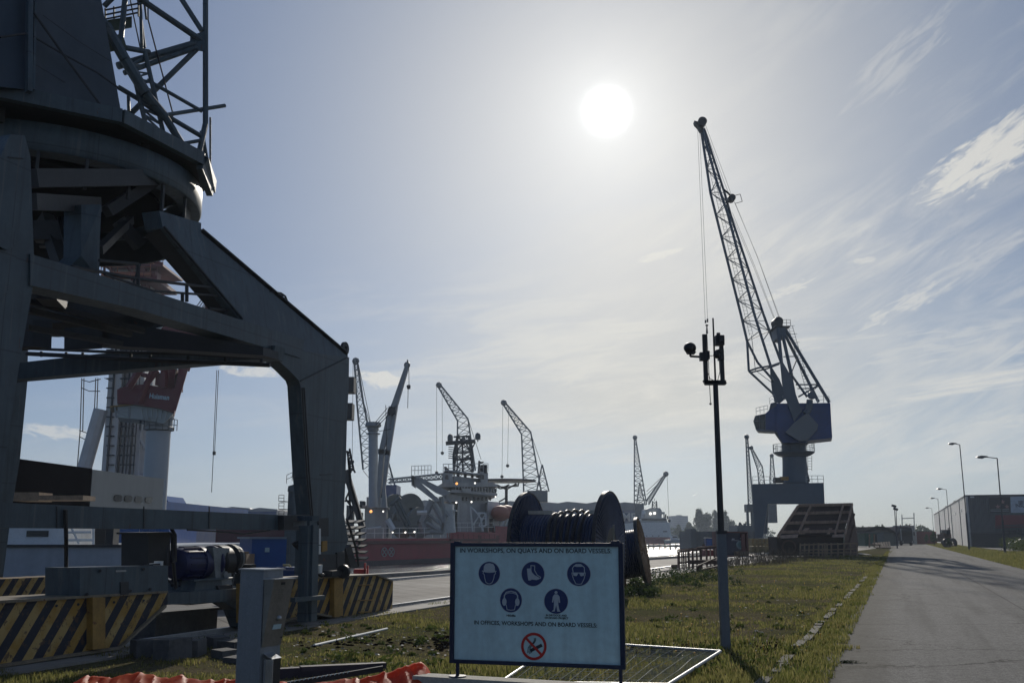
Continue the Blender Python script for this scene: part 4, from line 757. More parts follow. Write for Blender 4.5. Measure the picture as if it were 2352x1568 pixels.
# ---- fence panel lying in the grass
fp = thing('fence_panel', 'wire mesh fence panel lying flat on the grass behind the sign', 'fence panel', tuple(G(1500, 1520)))
q = [G(1655, 1495, .10), G(1534, 1572, .12), G(1150, 1566, .08), G(1290, 1471, .06)]
mb = MB(); 
for a, b in zip(q, q[1:] + q[:1]): mb.tube(a, b, .022, n=10)
mb.build('frame', M('galvanised_tube', (.34, .35, .36), .5, .6, .2, 8), fp, smooth=True)
mb = MB(); rw = random.Random(4)
for i in range(1, 36):
    t = i / 36; a, b = q[0].lerp(q[1], t), q[3].lerp(q[2], t); m_ = (a + b) / 2 - Vector((0, 0, .02 + rw.uniform(0, .015))); mb.path([a, m_, b], .0030, 3)
for i in range(1, 15):
    t = i / 15; a, b = q[0].lerp(q[3], t), q[1].lerp(q[2], t); w1 = Vector((rw.uniform(-.06, .06), rw.uniform(-.05, .05), .02)); mb.path([a, a.lerp(b, .33) + w1, a.lerp(b, .66) - w1 * .6 + Vector((0, 0, .03)), b], .0040, 3)
wm = mb.build('wire_mesh', M('galvanised_wire', (.5, .5, .48), .5, .5, .2), fp)
# ---- pipes lying in the grass
def lying(name, a, b, r, mat, label, cat, n=8):
    mb = MB(); mb.tube(a, b, r, n=n); return tag(mb.build(name, mat, smooth=True), label, cat)
lying('pipe', G(722, 1481, .03), G(889, 1443, .03), .022, m_white, 'thin white pipe lying slanted in the grass before the crane leg', 'pipe')
mb = MB(); a, b = G(600, 1548, .07), G(884, 1531, .07); mb.beam(a, b, .12, .12); mb.beam(G(690, 1534, .17), G(840, 1527, .17), .14, .05); tag(mb.build('steel_beam', M('dark_violet_steel', (.035, .03, .045), .7, .1, .2, 4)), 'dark steel beam lying on the ground just behind the orange tarpaulin', 'steel beam')
# ---- orange-red tarpaulin heap
m_tarp = M('orange_tarpaulin', (.88, .09, .035), .55, 0, .2, 2.0, .25, 9, c2=(.95, .20, .06), trans=.6, spec=.35)
prof = [(120, 1580), (160, 1566), (195, 1548), (228, 1546), (250, 1553), (290, 1543), (318, 1540), (345, 1548), (380, 1556), (410, 1545), (450, 1560), (520, 1552), (600, 1560), (690, 1562), (760, 1560), (820, 1552), (870, 1537), (895, 1532), (930, 1522), (962, 1515), (975, 1524), (990, 1550), (1003, 1585)]
def interp(x, pr):
    for (x0, y0), (x1, y1) in zip(pr, pr[1:]):
        if x0 <= x <= x1: return y0 + (y1 - y0) * (x - x0) / (x1 - x0)
    return pr[-1][1]
mb = MB(); NX, NY = 230, 26; vs = []
for j in range(NY):
    v = j / (NY - 1)
    for i in range(NX):
        px = 122 + 880 * i / (NX - 1); Yc = 10.6 - 1.2 * max(0, (500 - px) / 500) * 0; c = P(px, interp(px, prof), Yc)
        rg = lambda k, a_, b2_, sd_: 1 - abs(noise.noise(Vector((px * k + v * a_, v * b2_, sd_)))) * 2.4
        fold = .55 * rg(.012, 1.2, .9, 1) + .32 * rg(.030, 2.6, 1.6, 5) + .16 * rg(.08, 5, 4, 9)
        hgt = max(c.z, .02); t = (v - .62) / (.62 if v < .62 else .38)
        env = 1 - abs(t) ** 1.3; z = hgt * env * (.80 + .20 * min(1, max(0, fold))) if abs(t) > .06 else hgt * (.88 + .12 * min(1, max(0, fold)))
        z += .05 * fold * (1 - env) * min(1, hgt * 3)
        y = Yc + (t * 1.0 if t < 0 else t * .7) + .10 * noise.noise(Vector((px * .03, v * 3, 3))) * (abs(t))
        vs.append((c.x * (y / Yc) ** .2 + .03 * fold, y, max(z, .012 + .03 * (fold + .5))))
mb.add(vs, [(j * NX + i, j * NX + i + 1, (j + 1) * NX + i + 1, (j + 1) * NX + i) for j in range(NY - 1) for i in range(NX - 1)])
tp = mb.build('tarpaulin', m_tarp); tp.data.shade_smooth(); tp.data.set_sharp_from_angle(angle=rad(22)); tag(tp, 'crumpled orange red plastic tarpaulin heaped along the bottom of the photo', 'tarpaulin')
mb = MB()                                                                 # black strap with white ticks on the tarpaulin
a, b = P(660, 1571, 10.1), P(880, 1534, 10.3); mb.beam(a, b, .05, .05)
mb.m(1)
for i in range(14): p = a.lerp(b, .02 + i / 22); mb.beam(p + Vector((-.05, -.02, -.035)), p + Vector((.03, -.02, .035)), .006, .008)
tag(mb.build('ratchet_strap', [m_black, m_signw]), 'black strap with white ticks lying over the orange tarpaulin', 'strap')
m_concd = M('shaded_dark_concrete', (.085, .088, .09), .9, 0, .3, 2, .4, 18)  # shadow on the blocks is put into this darker concrete colour
# ---- stones and blocks by the rail
blk = [(345, 1508, .5, .34, .26), (395, 1514, .45, .3, .3), (440, 1506, .42, .3, .24), (500, 1490, .36, .26, .20), (535, 1500, .40, .28, .20), (515, 1512, .34, .24, .14), (548, 1522, .3, .3, .1)]
lab = ['dark concrete block leftmost in the row of blocks beyond the tarpaulin', 'second concrete block from the left in the row beyond the tarpaulin', 'third concrete block from the left, half sunk in grass', 'small pale topped block furthest back beside the intercom post', 'pale topped block right behind the intercom post', 'low pale topped block in front of the two beside the intercom post', 'thin flat slab nearest to the intercom post foot']
for (x, y, sx_, sy_, sz_), l in zip(blk, lab):
    mb = MB(); g0 = G(x, y); mb.cbox((g0.x, g0.y, sz_ / 2 - .01), sx_, sy_, sz_, rz=.3 + x * .01, rx=.04); tag(mb.build('concrete_block', m_concd), l, 'concrete block', 'concrete blocks lying beyond the tarpaulin')
mb = MB(); a, b = PN(359, 1413, .8), PN(500, 1401, .8); mb.prism([a, b, Vector((b.x, b.y, 0)), Vector((a.x, a.y, 0))], CV * 1.1); mb.prism([a + Vector((0, 0, .001)) - CV * .0, b + CU * .2 + Vector((0, 0, .001)), b + CU * .2 + Vector((0, 0, .05)), a + Vector((0, 0, .05))], CV * 1.1); tag(mb.build('buffer_block', m_concd), 'low wide concrete block on the quay under the crane sill', 'concrete block')
# ---- cable reels
def reel(px0, px1, pyt0, pyt1, Y0, Y1, R, rc, wood, name, label, cat, tilt=0., ncable=26):
    a, b = P(px0, pyt0, Y0), P(px1, pyt1, Y1); ax = (b - a); ax.z = 0; L_ = ax.length; ax.normalize(); c0 = Vector((a.x, a.y, R)); c1 = Vector((b.x, b.y, R))
    if tilt: ax = (Matrix.Rotation(tilt, 3, 'Y') @ ax).normalized(); c1 = c0 + ax * L_; c0.z -= .08; c1.z -= .08
    r = thing(name, label, cat, (c0.x, c0.y, 0)); q = ax.to_track_quat('Z', 'Y')
    for c, sgn in ((c0, -1), (c1, 1)):
        mb = MB(); t = .07; o = c - ax * (t / 2)
        mb.lathe([(.18, 0), (R, 0), (R, t), (.18, t), (.18, 0)], o, ax, 64)
        fl = mb.build('flange', wood, r, smooth=True); mb = MB()
        for k in range(72 if R > 1.2 else 40):
            th = 2 * math.pi * k / (72 if R > 1.2 else 40); d = q @ Vector((math.cos(th), math.sin(th), 0))
            for s in ((-1, 1)): 
                p0 = c + ax * s * (t / 2 + .018); mb.beam(p0 + d * (rc * .55), p0 + d * (R * .965), .028 if R > 1.2 else .05, .04, up=ax)
        mb.build('rib', wood, fl); mb = MB(); mb.lathe([(R, -.02), (R + .035, -.02), (R + .035, t + .02), (R, t + .02)], o, ax, 64); mb.build('rim', m_rim, fl, smooth=True)
        mb = MB(); mb.lathe([(.16, -.03), (.42 * R, -.03), (.42 * R, t + .03), (.16, t + .03), (.16, -.03)], o, ax, 40); mb.build('hub', m_black if R > 1.2 else wood, fl, smooth=True)
    mb = MB(); n = ncable; prof = [(.3, 0)]
    for i in range(n): 
        z0_ = L_ * i / n; prof += [(rc - .035, z0_ + .001), (rc, z0_ + L_ / n * .3), (rc, z0_ + L_ / n * .7), (rc - .035, z0_ + L_ / n)]
    mb.lathe(prof, c0, ax, 48); mb.build('cable', M('black_cable_sheath', (.012, .028, .08), .42, 0, .3, 2), r, smooth=True)
    return r, c0, c1, ax, L_, q
m_rim = M('steel_rim', (.05, .045, .045), .55, .4, .2, 5); m_reel = M('blue_grey_reel', (.035, .055, .12), .5, .1, .2, 3); m_reelw = M('brown_weathered_wood', (.22, .12, .06), .8, 0, .4, 3, .4, 40, c2=(.32, .21, .12))
Rb = P(1395, 1130, 29.5).z / 2
rb_, c0, c1, ax, L_, q = reel(1212, 1398, 1133, 1130, 30.35, 29.4, Rb, .86, m_reel, 'cable_reel', 'large dark steel cable reel standing behind the safety sign', 'cable reel')
mb = MB()
for i in range(6):
    p = c0 + ax * (L_ * (.34 + i * .075)); u = q @ Vector((1, 0, 0)); v = q @ Vector((0, 1, 0)); pts = [p + ax * (.10 * math.sin(t * .5)) + (u * math.cos(t) + v * math.sin(t)) * (.93 + .05 * math.sin(3 * t + i)) for t in np.linspace(0, 2 * math.pi, 40)]
    mb.path(pts, .045, 8)
mb.build('loose_turn', m_black, rb_, smooth=True)
mb = MB(); top = Vector((0, 0, .92)); mb.beam(c0 + top + ax * .05, c0 + top + ax * (L_ * .32), .22, .10); mb.beam(c0 + top + ax * (L_ * .78), c0 + top + ax * (L_ - .05), .22, .10); mb.build('lagging_board', M('pale_board', (.6, .55, .46), .5, 0, .1), rb_)  # boards whitened to carry the bright sun highlight on the drum top
mb = MB()
for sx_ in (-.35, .35): mb.beam(c1 + ax * .09 + Vector((0, 0, -1.3)), c1 + ax * .09 + Vector((0, 0, .55)) + (q @ Vector((0, 0, 0))) + Vector((0, sx_ * 1.2, 0)), .05, .05)
mb.build('spoke', m_steel, rb_)
Rs = 1.13
reel(1416, 1475, 1204, 1204, 34.80, 34.6, Rs, .78, m_reelw, 'cable_reel', 'smaller wooden cable reel tilted beside the big dark reel', 'cable reel', tilt=-.17, ncable=14)
# ================================================================== background left and middle
def boxP(mb, x0, x1, y0, y1, Yd, dep, ang=0.):
    """box whose front fills pixels x0..x1, y0..y1 at depth Yd, going dep metres back"""
    a, b = P(x0, y1, Yd), P(x1, y1, Yd); zt = P(x0, y0, Yd).z; v = Vector((math.sin(ang) * dep, math.cos(ang) * dep, 0))
    b.z = a.z; mb.obox(a, b - a, v, (0, 0, zt - a.z)); return mb
def tubes(mb, L, Yd, r=.1, n=5):
    for seg in L:
        rr = r
        if isinstance(seg, tuple): seg, rr = seg
        pts = [P(p[0], p[1], p[2] if len(p) > 2 else Yd) for p in seg]
        mb.path(pts, rr, n)
    return mb
# ---- barge moored inside the quay
bg_ = thing('work_barge', 'white hulled barge with dark deckhouse and grey cabin moored left behind the portal crane', 'barge', tuple(P(170, 1300, 33)))
mb = MB(); a, b = P(-160, 1257, 31), P(318, 1257, 31); a.z = b.z = 0; mb.obox((a.x, a.y, -2.2), b - a, (-.8, 20, 0), (0, 0, 2.2 + Zy(1254, 31))); hl = mb.build('hull', M('white_barge_hull', (.33, .37, .42), .6, 0, .12, .5, rust=.08, streak=True), bg_)
mb = MB(); mb.beam((a.x, a.y - .02, Zy(1253, 31)), (b.x, b.y - .02, Zy(1253, 31)), .1, .08); mb.disc(P(306, 1266, 30.97), .09, (0, -1, 0), .04); mb.build('rubbing_strake', m_dark, hl)
mb = MB(); boxP(mb, -60, 149, 1205, 1252, 33, 3); mb.build('wheelhouse', m_white, bg_)
mb = MB(); boxP(mb, 60, 110, 1218, 1232, 32.97, .05); mb.build('window', m_glass, bg_)
def longwall(x0, y0, x1, y1, yb, Y0, Y1, thick, name, mat, par):
    a, b = P(x0, y0, Y0), P(x1, y1, Y1); zt = (a.z + b.z) / 2; zb = P(x0, yb, Y0).z; mb = MB(); n = Vector((b.y - a.y, -(b.x - a.x), 0)).normalized()
    mb.obox((a.x, a.y, zb), Vector((b.x - a.x, b.y - a.y, 0)), -n * thick, (0, 0, zt - zb)); return mb.build(name, mat, par)
longwall(40, 1051, 212, 1077, 1160, 33.5, 38.5, 4, 'dark_deckhouse', M('tarry_black_cladding', (.012, .011, .012), 1.0, 0, .2, 1, spec=0.), bg_)
gh = longwall(213, 1077, 377, 1100, 1200, 38.6, 45, 6, 'cabin_block', M('grey_cabin_paint', (.20, .215, .215), .6, 0, .08, .5, streak=True), bg_)
A0, A1 = P(213, 1077, 38.6), P(377, 1100, 45)
mb = MB()
for i, x in enumerate((269.5, 293, 316.5, 340)):
    c = PL(x, 1143.5 + i * 1.4, A0, Vector((A1.y - A0.y, -(A1.x - A0.x), 0)).normalized()); d = (A1 - A0); d.z = 0; d.normalize(); n = Vector((d.y, -d.x, 0)); c = c + n * .02
    pts = [c + d * (.34 * math.copysign(abs(math.cos(t)) ** .6, math.cos(t))) + Vector((0, 0, .13 * math.copysign(abs(math.sin(t)) ** .6, math.sin(t)))) for t in np.linspace(0, 2 * math.pi, 24, endpoint=False)]
    mo = MB(); mo.prism(pts, n * .03); mo.build('window', m_glass, gh)
mb = MB(); boxP(mb, 30, 88, 1130, 1150, 33.4, 1); boxP(mb, 88, 190, 1137, 1148, 33.3, 1); mb.build('stacked_pallet', m_wood, bg_)
mb = MB(); tubes(mb, [[(152, 1205), (152, 1257)], [(155, 1222), (210, 1222)], [(155, 1240), (215, 1240)], [(215, 1210), (215, 1255)], [(165, 1212), (182, 1248)]], 33, .04); mb.build('mast', m_white, bg_)
mb = MB(); boxP(mb, 240, 258, 1205, 1258, 33, .5); boxP(mb, 215, 240, 1212, 1256, 34.5, .5); mb.build('winch', m_black, bg_)
# containers on the quay behind the tie beam
for x0, x1, y0, y1, Yd, mt, l in [(318, 386, 1208, 1262, 46, m_bluebox, 'blue container half hidden behind the grey cabinet under the tie beam'), (388, 448, 1212, 1262, 60, m_bluep, 'dark blue container right of the grey cabinet behind the motor')]:
    mb = MB(); boxP(mb, x0, x1, y0, y1, Yd, 4); a, b = P(x0, y1, Yd - .03), P(x1, y1, Yd - .03); zt = Zy(y0, Yd)
    k = int((b.x - a.x) / .28)
    for i in range(k): mb.box(a.x + i * .28, a.x + i * .28 + .14, Yd - .04, Yd, a.z + .1, zt - .1)
    tag(mb.build('container', mt), l, 'container')
# maroon pontoon
mb = MB(); boxP(mb, 440, 708, 1215, 1300, 80, 18); pt_ = tag(mb.build('pontoon', M('maroon_hull', (.10, .03, .04), .65, 0, .2, .15, streak=True)), 'dark maroon hull of a barge seen between the crane legs behind the blue container', 'barge')
ct = thing('tool_container', 'bright blue steel box container with small white label right of the gearbox', 'container', tuple(P(600, 1300, 27)))
a, b, c = P(576, 1300, 26.2), P(656, 1300, 26.6), P(548, 1300, 27.6); zt = P(576, 1237, 26.2).z; a.z = b.z = c.z = .3
mb = MB(); mb.obox(a, b - a, c - a, (0, 0, zt - .3)); mb.build('body', m_bluebox, ct)
mb = MB(); e = (a - b).normalized() * .05; mb.obox(Vector((a.x, a.y - .05, zt)) + e, (b - a) * 1.06, (c - a) * 1.05, (0, 0, .05)); mb.build('lid', M('pale_blue_lid', (.2, .26, .34), .4), ct)
mb = MB(); p = P(614, 1262, 26.35); mb.box(p.x - .055, p.x + .055, p.y - .03, p.y - .005, p.z - .055, p.z + .055); mb.build('label_plate', m_signw, ct)
# pallets and drums around it
for x, y, w, h, Yd, mt, nm, l in [(540, 1298, 50, 26, 25, m_wood, 'timber_crate', 'brown timber crate on the quay left of the bright blue box'), (662, 1330, 55, 22, 24, m_bluep, 'pump_unit', 'low dark blue pump unit on the quay beside the crane leg'), (705, 1300, 20, 18, 40, m_black, 'winch_drum', 'small black winch behind the service post')]:
    mb = MB(); boxP(mb, x - w / 2, x + w / 2, y - h, y, Yd, .8)
    for k in range(5): mb.cbox(P(x - w / 2 + w * (k + .5) / 5, y - h - 1, Yd + .3), .12, .25, .10, rz=k)
    tag(mb.build(nm, mt), l, {'timber_crate': 'crate', 'pump_unit': 'pump', 'winch_drum': 'winch'}[nm])
mb = MB(); mb.path([P(650, 1297, 25), P(664, 1297, 25), P(667, 1300, 25), P(667, 1318, 25)], .03); tag(mb.build('pipe', M('brass_pipe', (.5, .4, .2), .4, .5)), 'pale bent pipe end standing beside the blue pump unit', 'pipe')
mb = MB(); boxP(mb, 812, 840, 1306, 1320, 40, .4); mb.box(P(836, 1300, 40).x, P(840, 1300, 40).x, 40, 40.15, 0, Zy(1292, 40)); mb.box(P(843, 1300, 40).x, P(846, 1300, 40).x, 40, 40.15, 0, Zy(1298, 40)); tag(mb.build('life_ring_stand', M('signal_red', (.45, .02, .015), .5)), 'small red quay edge stand between the leg and the water', 'stand')
# ---- drilling tower vessel
Yd = 112; dt = thing('drilling_tower', 'white drilling mast with red and orange working platforms seen through the portal crane', 'tower', tuple(P(270, 1165, Yd)))
m_wt = M('tower_white', (.62, .60, .57), .5, 0, .15, .12, streak=True, rust=.06); m_rd = M('crane_red', (.13, .014, .020), .5, 0, .15, .2); m_or = M('platform_orange', (.35, .10, .045), .6, 0, .2, .3)
mb = MB()
def vbox(mb, x0, x1, y0, y1, Yd, dep=1.5):
    a, b = P(x0, y1, Yd), P(x1, y1, Yd); zt = Zy(y0, Yd); mb.box(a.x, b.x, Yd, Yd + dep, a.z, zt)
for x0, x1, dy in ((226, 238, 0), (240, 262, -.6), (264, 274, .4), (276, 290, -.3), (292, 308, .3)):
    a, b = P(x0, 1170, Yd), P(x1, 1170, Yd); mb.box(a.x, b.x, Yd + dy, Yd + 4, -1.5, Zy(618 if x0 < 290 else 640, Yd))
mb.build('column', m_wt, dt)
mb = MB()
for i, x in enumerate((238.6, 263, 275, 283, 291, 300)):
    p = P(x, 1170, Yd - .8); mb.tube((p.x, p.y, -1), (p.x, p.y, Zy(630, Yd)), .07 if i % 2 else .12, n=6)
for x in (252, 283, 300):
    for y in range(650, 1090, 22): p = P(x, y, Yd - .9); mb.box(p.x - .4, p.x + .4, p.y, p.y + .3, p.z, p.z + .12)
mb.build('guide_rail', m_dark, dt)
mb = MB(); mb.tube(P(190, 1090, Yd), P(232, 940, Yd), .8, n=10); mb.build('stay', m_wt, dt)
mb = MB(); boxP(mb, 262, 320, 618, 655, Yd - 1, 4); mb.build('crown', m_wt, dt)
for x0, x1, y, h in ((238, 330, 572, 6), (228, 350, 594, 10), (236, 374, 606, 5), (232, 345, 624, 9), (300, 360, 636, 8)):
    mb = MB(); boxP(mb, x0, x1, y, y + h, Yd - 2.5, 7); mb.rail([P(x0, y, Yd - 2.5), P(x1, y, Yd - 2.5)], 1.1, 1.6, .05); mb.build('platform', m_or if y in (594, 624) else m_rd, dt)
mb = MB(); tubes(mb, [([(326, 556), (326, 640)], .5), ([(338, 560), (338, 612)], .12), ([(345, 560), (345, 612)], .1), ([(240, 575), (262, 640)], .2), ([(280, 585), (300, 620)], .25), ([(345, 600), (374, 606)], .2), ([(240, 590), (240, 640)], .15), ([(290, 575), (268, 612)], .25), ([(344, 626), (358, 640)], .3)], Yd - 2); boxP(mb, 346, 356, 622, 640, Yd - 2, 2); boxP(mb, 320, 333, 545, 700, Yd - 1, 1.5); mb.build('derrick_frame', m_rd, dt)
mb = MB(); boxP(mb, 314, 336, 870, 1088, Yd + 1, 3); boxP(mb, 315, 337, 964, 968, Yd + .8, .3); tubes(mb, [([(318, 1000), (340, 1040)], .15), ([(310, 958), (316, 950)], .12), ([(310, 958), (316, 966)], .12)], Yd + .5); mb.build('riser_tank', m_wt, dt)
mb = MB(); tubes(mb, [[(188, 868), (184, 990), (177, 1080)], [(193, 868), (190, 990)], [(220, 868), (214, 1020)], [(225, 868), (222, 960)], [(188, 872), (205, 877), (232, 870)], [(186, 890), (205, 898), (230, 898)], [(182, 988), (200, 994), (225, 985)], [(182, 1002), (198, 1010), (222, 1012)], [(240, 868), (258, 875), (275, 878)]], Yd, .06, 4); mb.build('cable_loop', m_dark, dt)
mb = MB(); mb.box(P(60, 1200, 108).x, P(389, 1200, 108).x, 106, 140, -2, Zy(1152, 108)); mb.prism([P(377, 1156, 107.8), P(379, 1138, 107.8), P(389, 1156, 107.8)], (0, 6, 0)); mb.build('hull', M('blue_hull', (.02, .10, .30), 1.0, 0, .15, .1, streak=True), dt)
mb = MB(); boxP(mb, 330, 345, 1080, 1092, Yd - 3, 1.5); mb.build('winch', m_rd, dt)
# ---- red crane on a white pedestal
Yd = 92; pc = thing('pedestal_crane', 'dark red ship crane with white lettering on a thick pale pedestal column', 'crane', tuple(P(364, 1165, Yd)))
ctr = P(364, 1165, Yd); mpp = Yd / FPX
mb = MB(); cx_ = P(364.5, 990, Yd).x; rr = 27 * mpp; mb.lathe([(1e-3, -1), (rr, -1), (rr, Zy(990, Yd)), (1e-3, Zy(990, Yd))], (cx_, Yd, 0), n=40); mb.build('pedestal', M('pale_blue_grey_paint', (.38, .42, .45), .45, 0, .06, .2), pc, smooth=True)
mb = MB(); z = Zy(988, Yd); r2 = 34 * mpp; mb.lathe([(rr, z), (r2, z), (r2, z + .25), (rr * 1.1, z + .35), (rr * 1.1, z + 1.0), (r2 * .95, z + 1.05), (r2 * .95, z + 1.3), (1e-3, z + 1.35)], (cx_, Yd, 0), n=40); 
pts = [(cx_ + (r2 + .3) * math.cos(t), Yd + (r2 + .3) * math.sin(t), z - .05) for t in np.linspace(math.pi, 2 * math.pi, 10)]; mb.rail(pts, 1.0, 1.0, .04); mb.build('slewing_collar', m_grey, pc, smooth=False)
mb = MB(); a = [P(*p, Yd - 1.6) for p in [(270, 930), (312, 926), (396, 940), (398, 950), (376, 972), (322, 963), (270, 958)]]; mb.prism(a, (-1.206, 3.60, 0)); 
for i in range(6): mb.prism([P(322 + i * 12, 938, Yd - 1.72), P(325 + i * 12, 938, Yd - 1.72), P(330 + i * 10, 962, Yd - 1.72), P(326 + i * 10, 962, Yd - 1.72)], (0, .12, 0))
mb.build('turntable_base', M('pale_green_grey', (.33, .37, .37), .5, 0, .1, .4), pc)
mb = MB(); mb.m(1); mb.prism([P(252, 932, Yd - 1.8), P(310, 926, Yd - 1.8), P(310, 929, Yd - 1.8), P(252, 935, Yd - 1.8)], (-1.340, 4.00, 0)); mb.m(0); mb.lat([P(264, 934, Yd - 1.6), P(298, 934, Yd - 1.6), P(298, 934, Yd + 1.5)], [P(268, 958, Yd - 1.6), P(298, 958, Yd - 1.6), P(298, 958, Yd + 1.5)], 2, .1, .06); mb.build('service_platform', [m_grey, m_yellow], pc)
mb = MB(); mb.prism([P(*p, Yd - 2) for p in [(269, 894), (290, 886), (330, 882), (400, 893), (412, 846), (432, 840), (400, 948), (365, 937), (312, 929), (269, 926)]], (-1.407, 4.20, 0)); bd = mb.build('machinery_house', m_rd, pc)
mb = MB(); mb.prism([P(*p, Yd - 2.25) for p in [(396, 944), (411, 840), (434, 840), (404, 942)]], (-0.080, 0.24, 0)); mb.build('side_plate', m_rd, bd)
mb = MB(); tubes(mb, [([(296, 890), (325, 845)], .35), ([(320, 926), (352, 850)], .3), ([(335, 884), (362, 850)], .3), ([(376, 890), (376, 835)], .35), ([(325, 860), (352, 866)], .2)], Yd - 2.2); boxP(mb, 356, 372, 856, 884, Yd - 2, 2.5); boxP(mb, 378, 400, 846, 892, Yd - 1, 2.5); mb.build('gantry', m_rd, pc)
mb = MB(); mb.prism([P(*p, Yd - 1.5) for p in [(398, 760), (486, 690), (492, 700), (436, 848), (410, 848)]], (-0.402, 1.20, 0)); mb.prism([P(*p, Yd - 1.9) for p in [(350, 770), (378, 742), (410, 750), (412, 800), (350, 800)]], (-0.670, 2.00, 0)); mb.prism([P(*p, Yd - 1.9) for p in [(470, 700), (480, 676), (495, 686), (482, 712)]], (-0.670, 2.00, 0)); mb.build('boom_foot', m_rd, pc)
mb = MB(); mb.prism([P(*p, Yd - 2) for p in [(330, 760), (350, 738), (380, 742), (360, 765)]], (0, .3, 0)); tubes(mb, [[(440, 720), (480, 665)], [(446, 722), (486, 665)], [(452, 724), (490, 668)], [(455, 730), (480, 690)]], Yd - 1.5, .06); mb.build('stay_wire', m_wt, pc)
mb = MB(); o = P(342.5, 913.5, Yd - 2.03); o2 = P(388, 918, Yd - 2.03); dx_ = (o2 - o); wl = math.hypot(dx_.x, dx_.z); sl = math.atan2(dx_.z, dx_.x); M4 = Matrix.Translation(o) @ Matrix.Rotation(-sl, 4, 'Y') @ Matrix(((1, 0, 0, 0), (0, 0, -1, 0), (0, 1, 0, 0), (0, 0, 0, 1)))
text(mb, 'Huisman', M4, size=.62, bold=.02, width=wl); mb.build('lettering', m_signw, bd, flat=True)
mb = MB(); tubes(mb, [[(498, 850), (490, 1036)], [(502, 850), (493, 1036)], [(490, 1043), (486, 1130)]], Yd, .035, 4); boxP(mb, 488, 493.5, 1036, 1044, Yd, .3); mb.build('hoist_rope', m_dark, pc)
# ---- far white halls
def hall(name, x0, x1, yt0, yt1, yb, Yd, mat, label, teeth=0, dep=60):
    mb = MB(); a, b = P(x0, yb, Yd), P(x1, yb, Yd); z0, z1 = Zy(yt0, Yd), Zy(yt1, Yd); prof = [(a.x, z0)]
    for i in range(teeth): xa = a.x + (b.x - a.x) * i / teeth; xb = a.x + (b.x - a.x) * (i + 1) / teeth; za = z0 + (z1 - z0) * i / teeth; h_ = (z0 + z1) * .028; prof += [(xa + (xb - xa) * .02, za + h_ * .2), (xa + (xb - xa) * .35, za + h_), (xb - (xb - xa) * .02, za + h_ * .2)]
    prof.append((b.x, z1)); mb.prism([(x, Yd, z) for x, z in prof] + [(b.x, Yd, -1), (a.x, Yd, -1)], (0, dep, 0))
    r = thing(name, label, 'hall', (a.x, Yd, 0)); mb.build('wall', mat, r); return r
hw = hall('warehouse_hall', 376, 632, 1163, 1172, 1300, 230, M('pale_cladding', (.33, .34, .35), .6, 0, .06, .05), 'long pale low roofed hall behind the tie beam of the portal crane', 4)
mb = MB(); boxP(mb, 376, 632, 1174, 1215, 229.8, .15); mb.build('cladding_band', M('blue_band', (.03, .08, .2), .6), hw)
m_hall = M('grey_blue_cladding', (.14, .17, .20), .7, 0, .05, .03)
dh = hall('dry_dock_hall', 885, 1478, 1152, 1158, 1240, 430, m_hall, 'huge grey blue shipyard hall with big white letters across the harbour', 9)
mb = MB(); boxP(mb, 1175, 1478, 1171, 1201, 429.5, .4); bn = mb.build('blue_band', M('hall_blue_band', (.03, .07, .19), .6), dh)
mb = MB(); o = P(1411, 1195, 429.0); o2 = P(1462, 1195, 429.0); M4 = Matrix.Translation(o) @ Matrix(((1, 0, 0, 0), (0, 0, -1, 0), (0, 1, 0, 0), (0, 0, 0, 1))); text(mb, 'AME', M4, size=4.4, bold=.16, width=o2.x - o.x); mb.build('lettering', m_white, bn, flat=True)
mb = MB()
for i in range(28): x = 890 + i * 21; boxP(mb, x, x + .8, 1163, 1240, 429.3, .5)
mb.build('cladding_rib', M('rib_grey', (.10, .12, .15), .7), dh)
# ---- the red-hulled offshore ship
S0 = P(850, 1295, 118); S0.z = 0; SQ = QD.copy(); SWd = Vector((-SQ.y, SQ.x, 0))
def sx_(px):                                                            # distance along the near side for a pixel column
    t = (px - 1176) / FPX / CP * 1.0; k = (px - 1176) / FPX / (CP + (784 - 1232) / FPX * -SP) ; return (k * S0.y - S0.x) / (SQ.x - k * SQ.y)
def SP3(px, y, off=0.): # point on the ship's near side plane
    return PL(px, y, S0 + SWd * off, SWd)
shp = thing('offshore_ship', 'big offshore construction ship with faded red hull and grey superstructure', 'ship', tuple(S0))
mb = MB()
def hullseg(x0, x1, yt, wid=22, off=0.):
    a, b = SP3(x0, 1240, off), SP3(x1, 1240, off); zt = SP3((x0 + x1) / 2, yt, off).z; a.z = b.z = -3
    mb.obox(a, b - a, Vector((-.10, .995, 0)) * wid, (0, 0, zt + 3))
zd = SP3(900, 1236).z
a, b = SP3(792, 1240), SP3(1034, 1240); a.z = b.z = -3; SVd = Vector((-.10, .995, 0)); mb.obox(a, b - a, SVd * 13, (0, 0, zd + 3))
mb.obox(Vector((b.x, b.y, -3)) + SQ * .003, SP3(1138, 1240) - SP3(1034, 1240), SVd * 12.9, (0, 0, SP3(1085, 1221).z + 3))
e = SP3(1138, 1240); f_ = SP3(1250, 1240); e.z = f_.z = -3; mb.obox(e + SQ * .003, f_ - e, SVd * 12.8, (0, 0, SP3(1158, 1208).z + 3))
hu = mb.build('hull', m_redhull, shp)
mb = MB(); 
for x0, x1, y in ((792, 1034, 1246), (1034, 1138, 1240),): p, q_ = SP3(x0, y, -.12), SP3(x1, y, -.12); q_.z = p.z; mb.beam(p, q_, .25, .35)
mb.build('rubbing_strake', M('dark_red_strake', (.10, .02, .025), .6), hu)
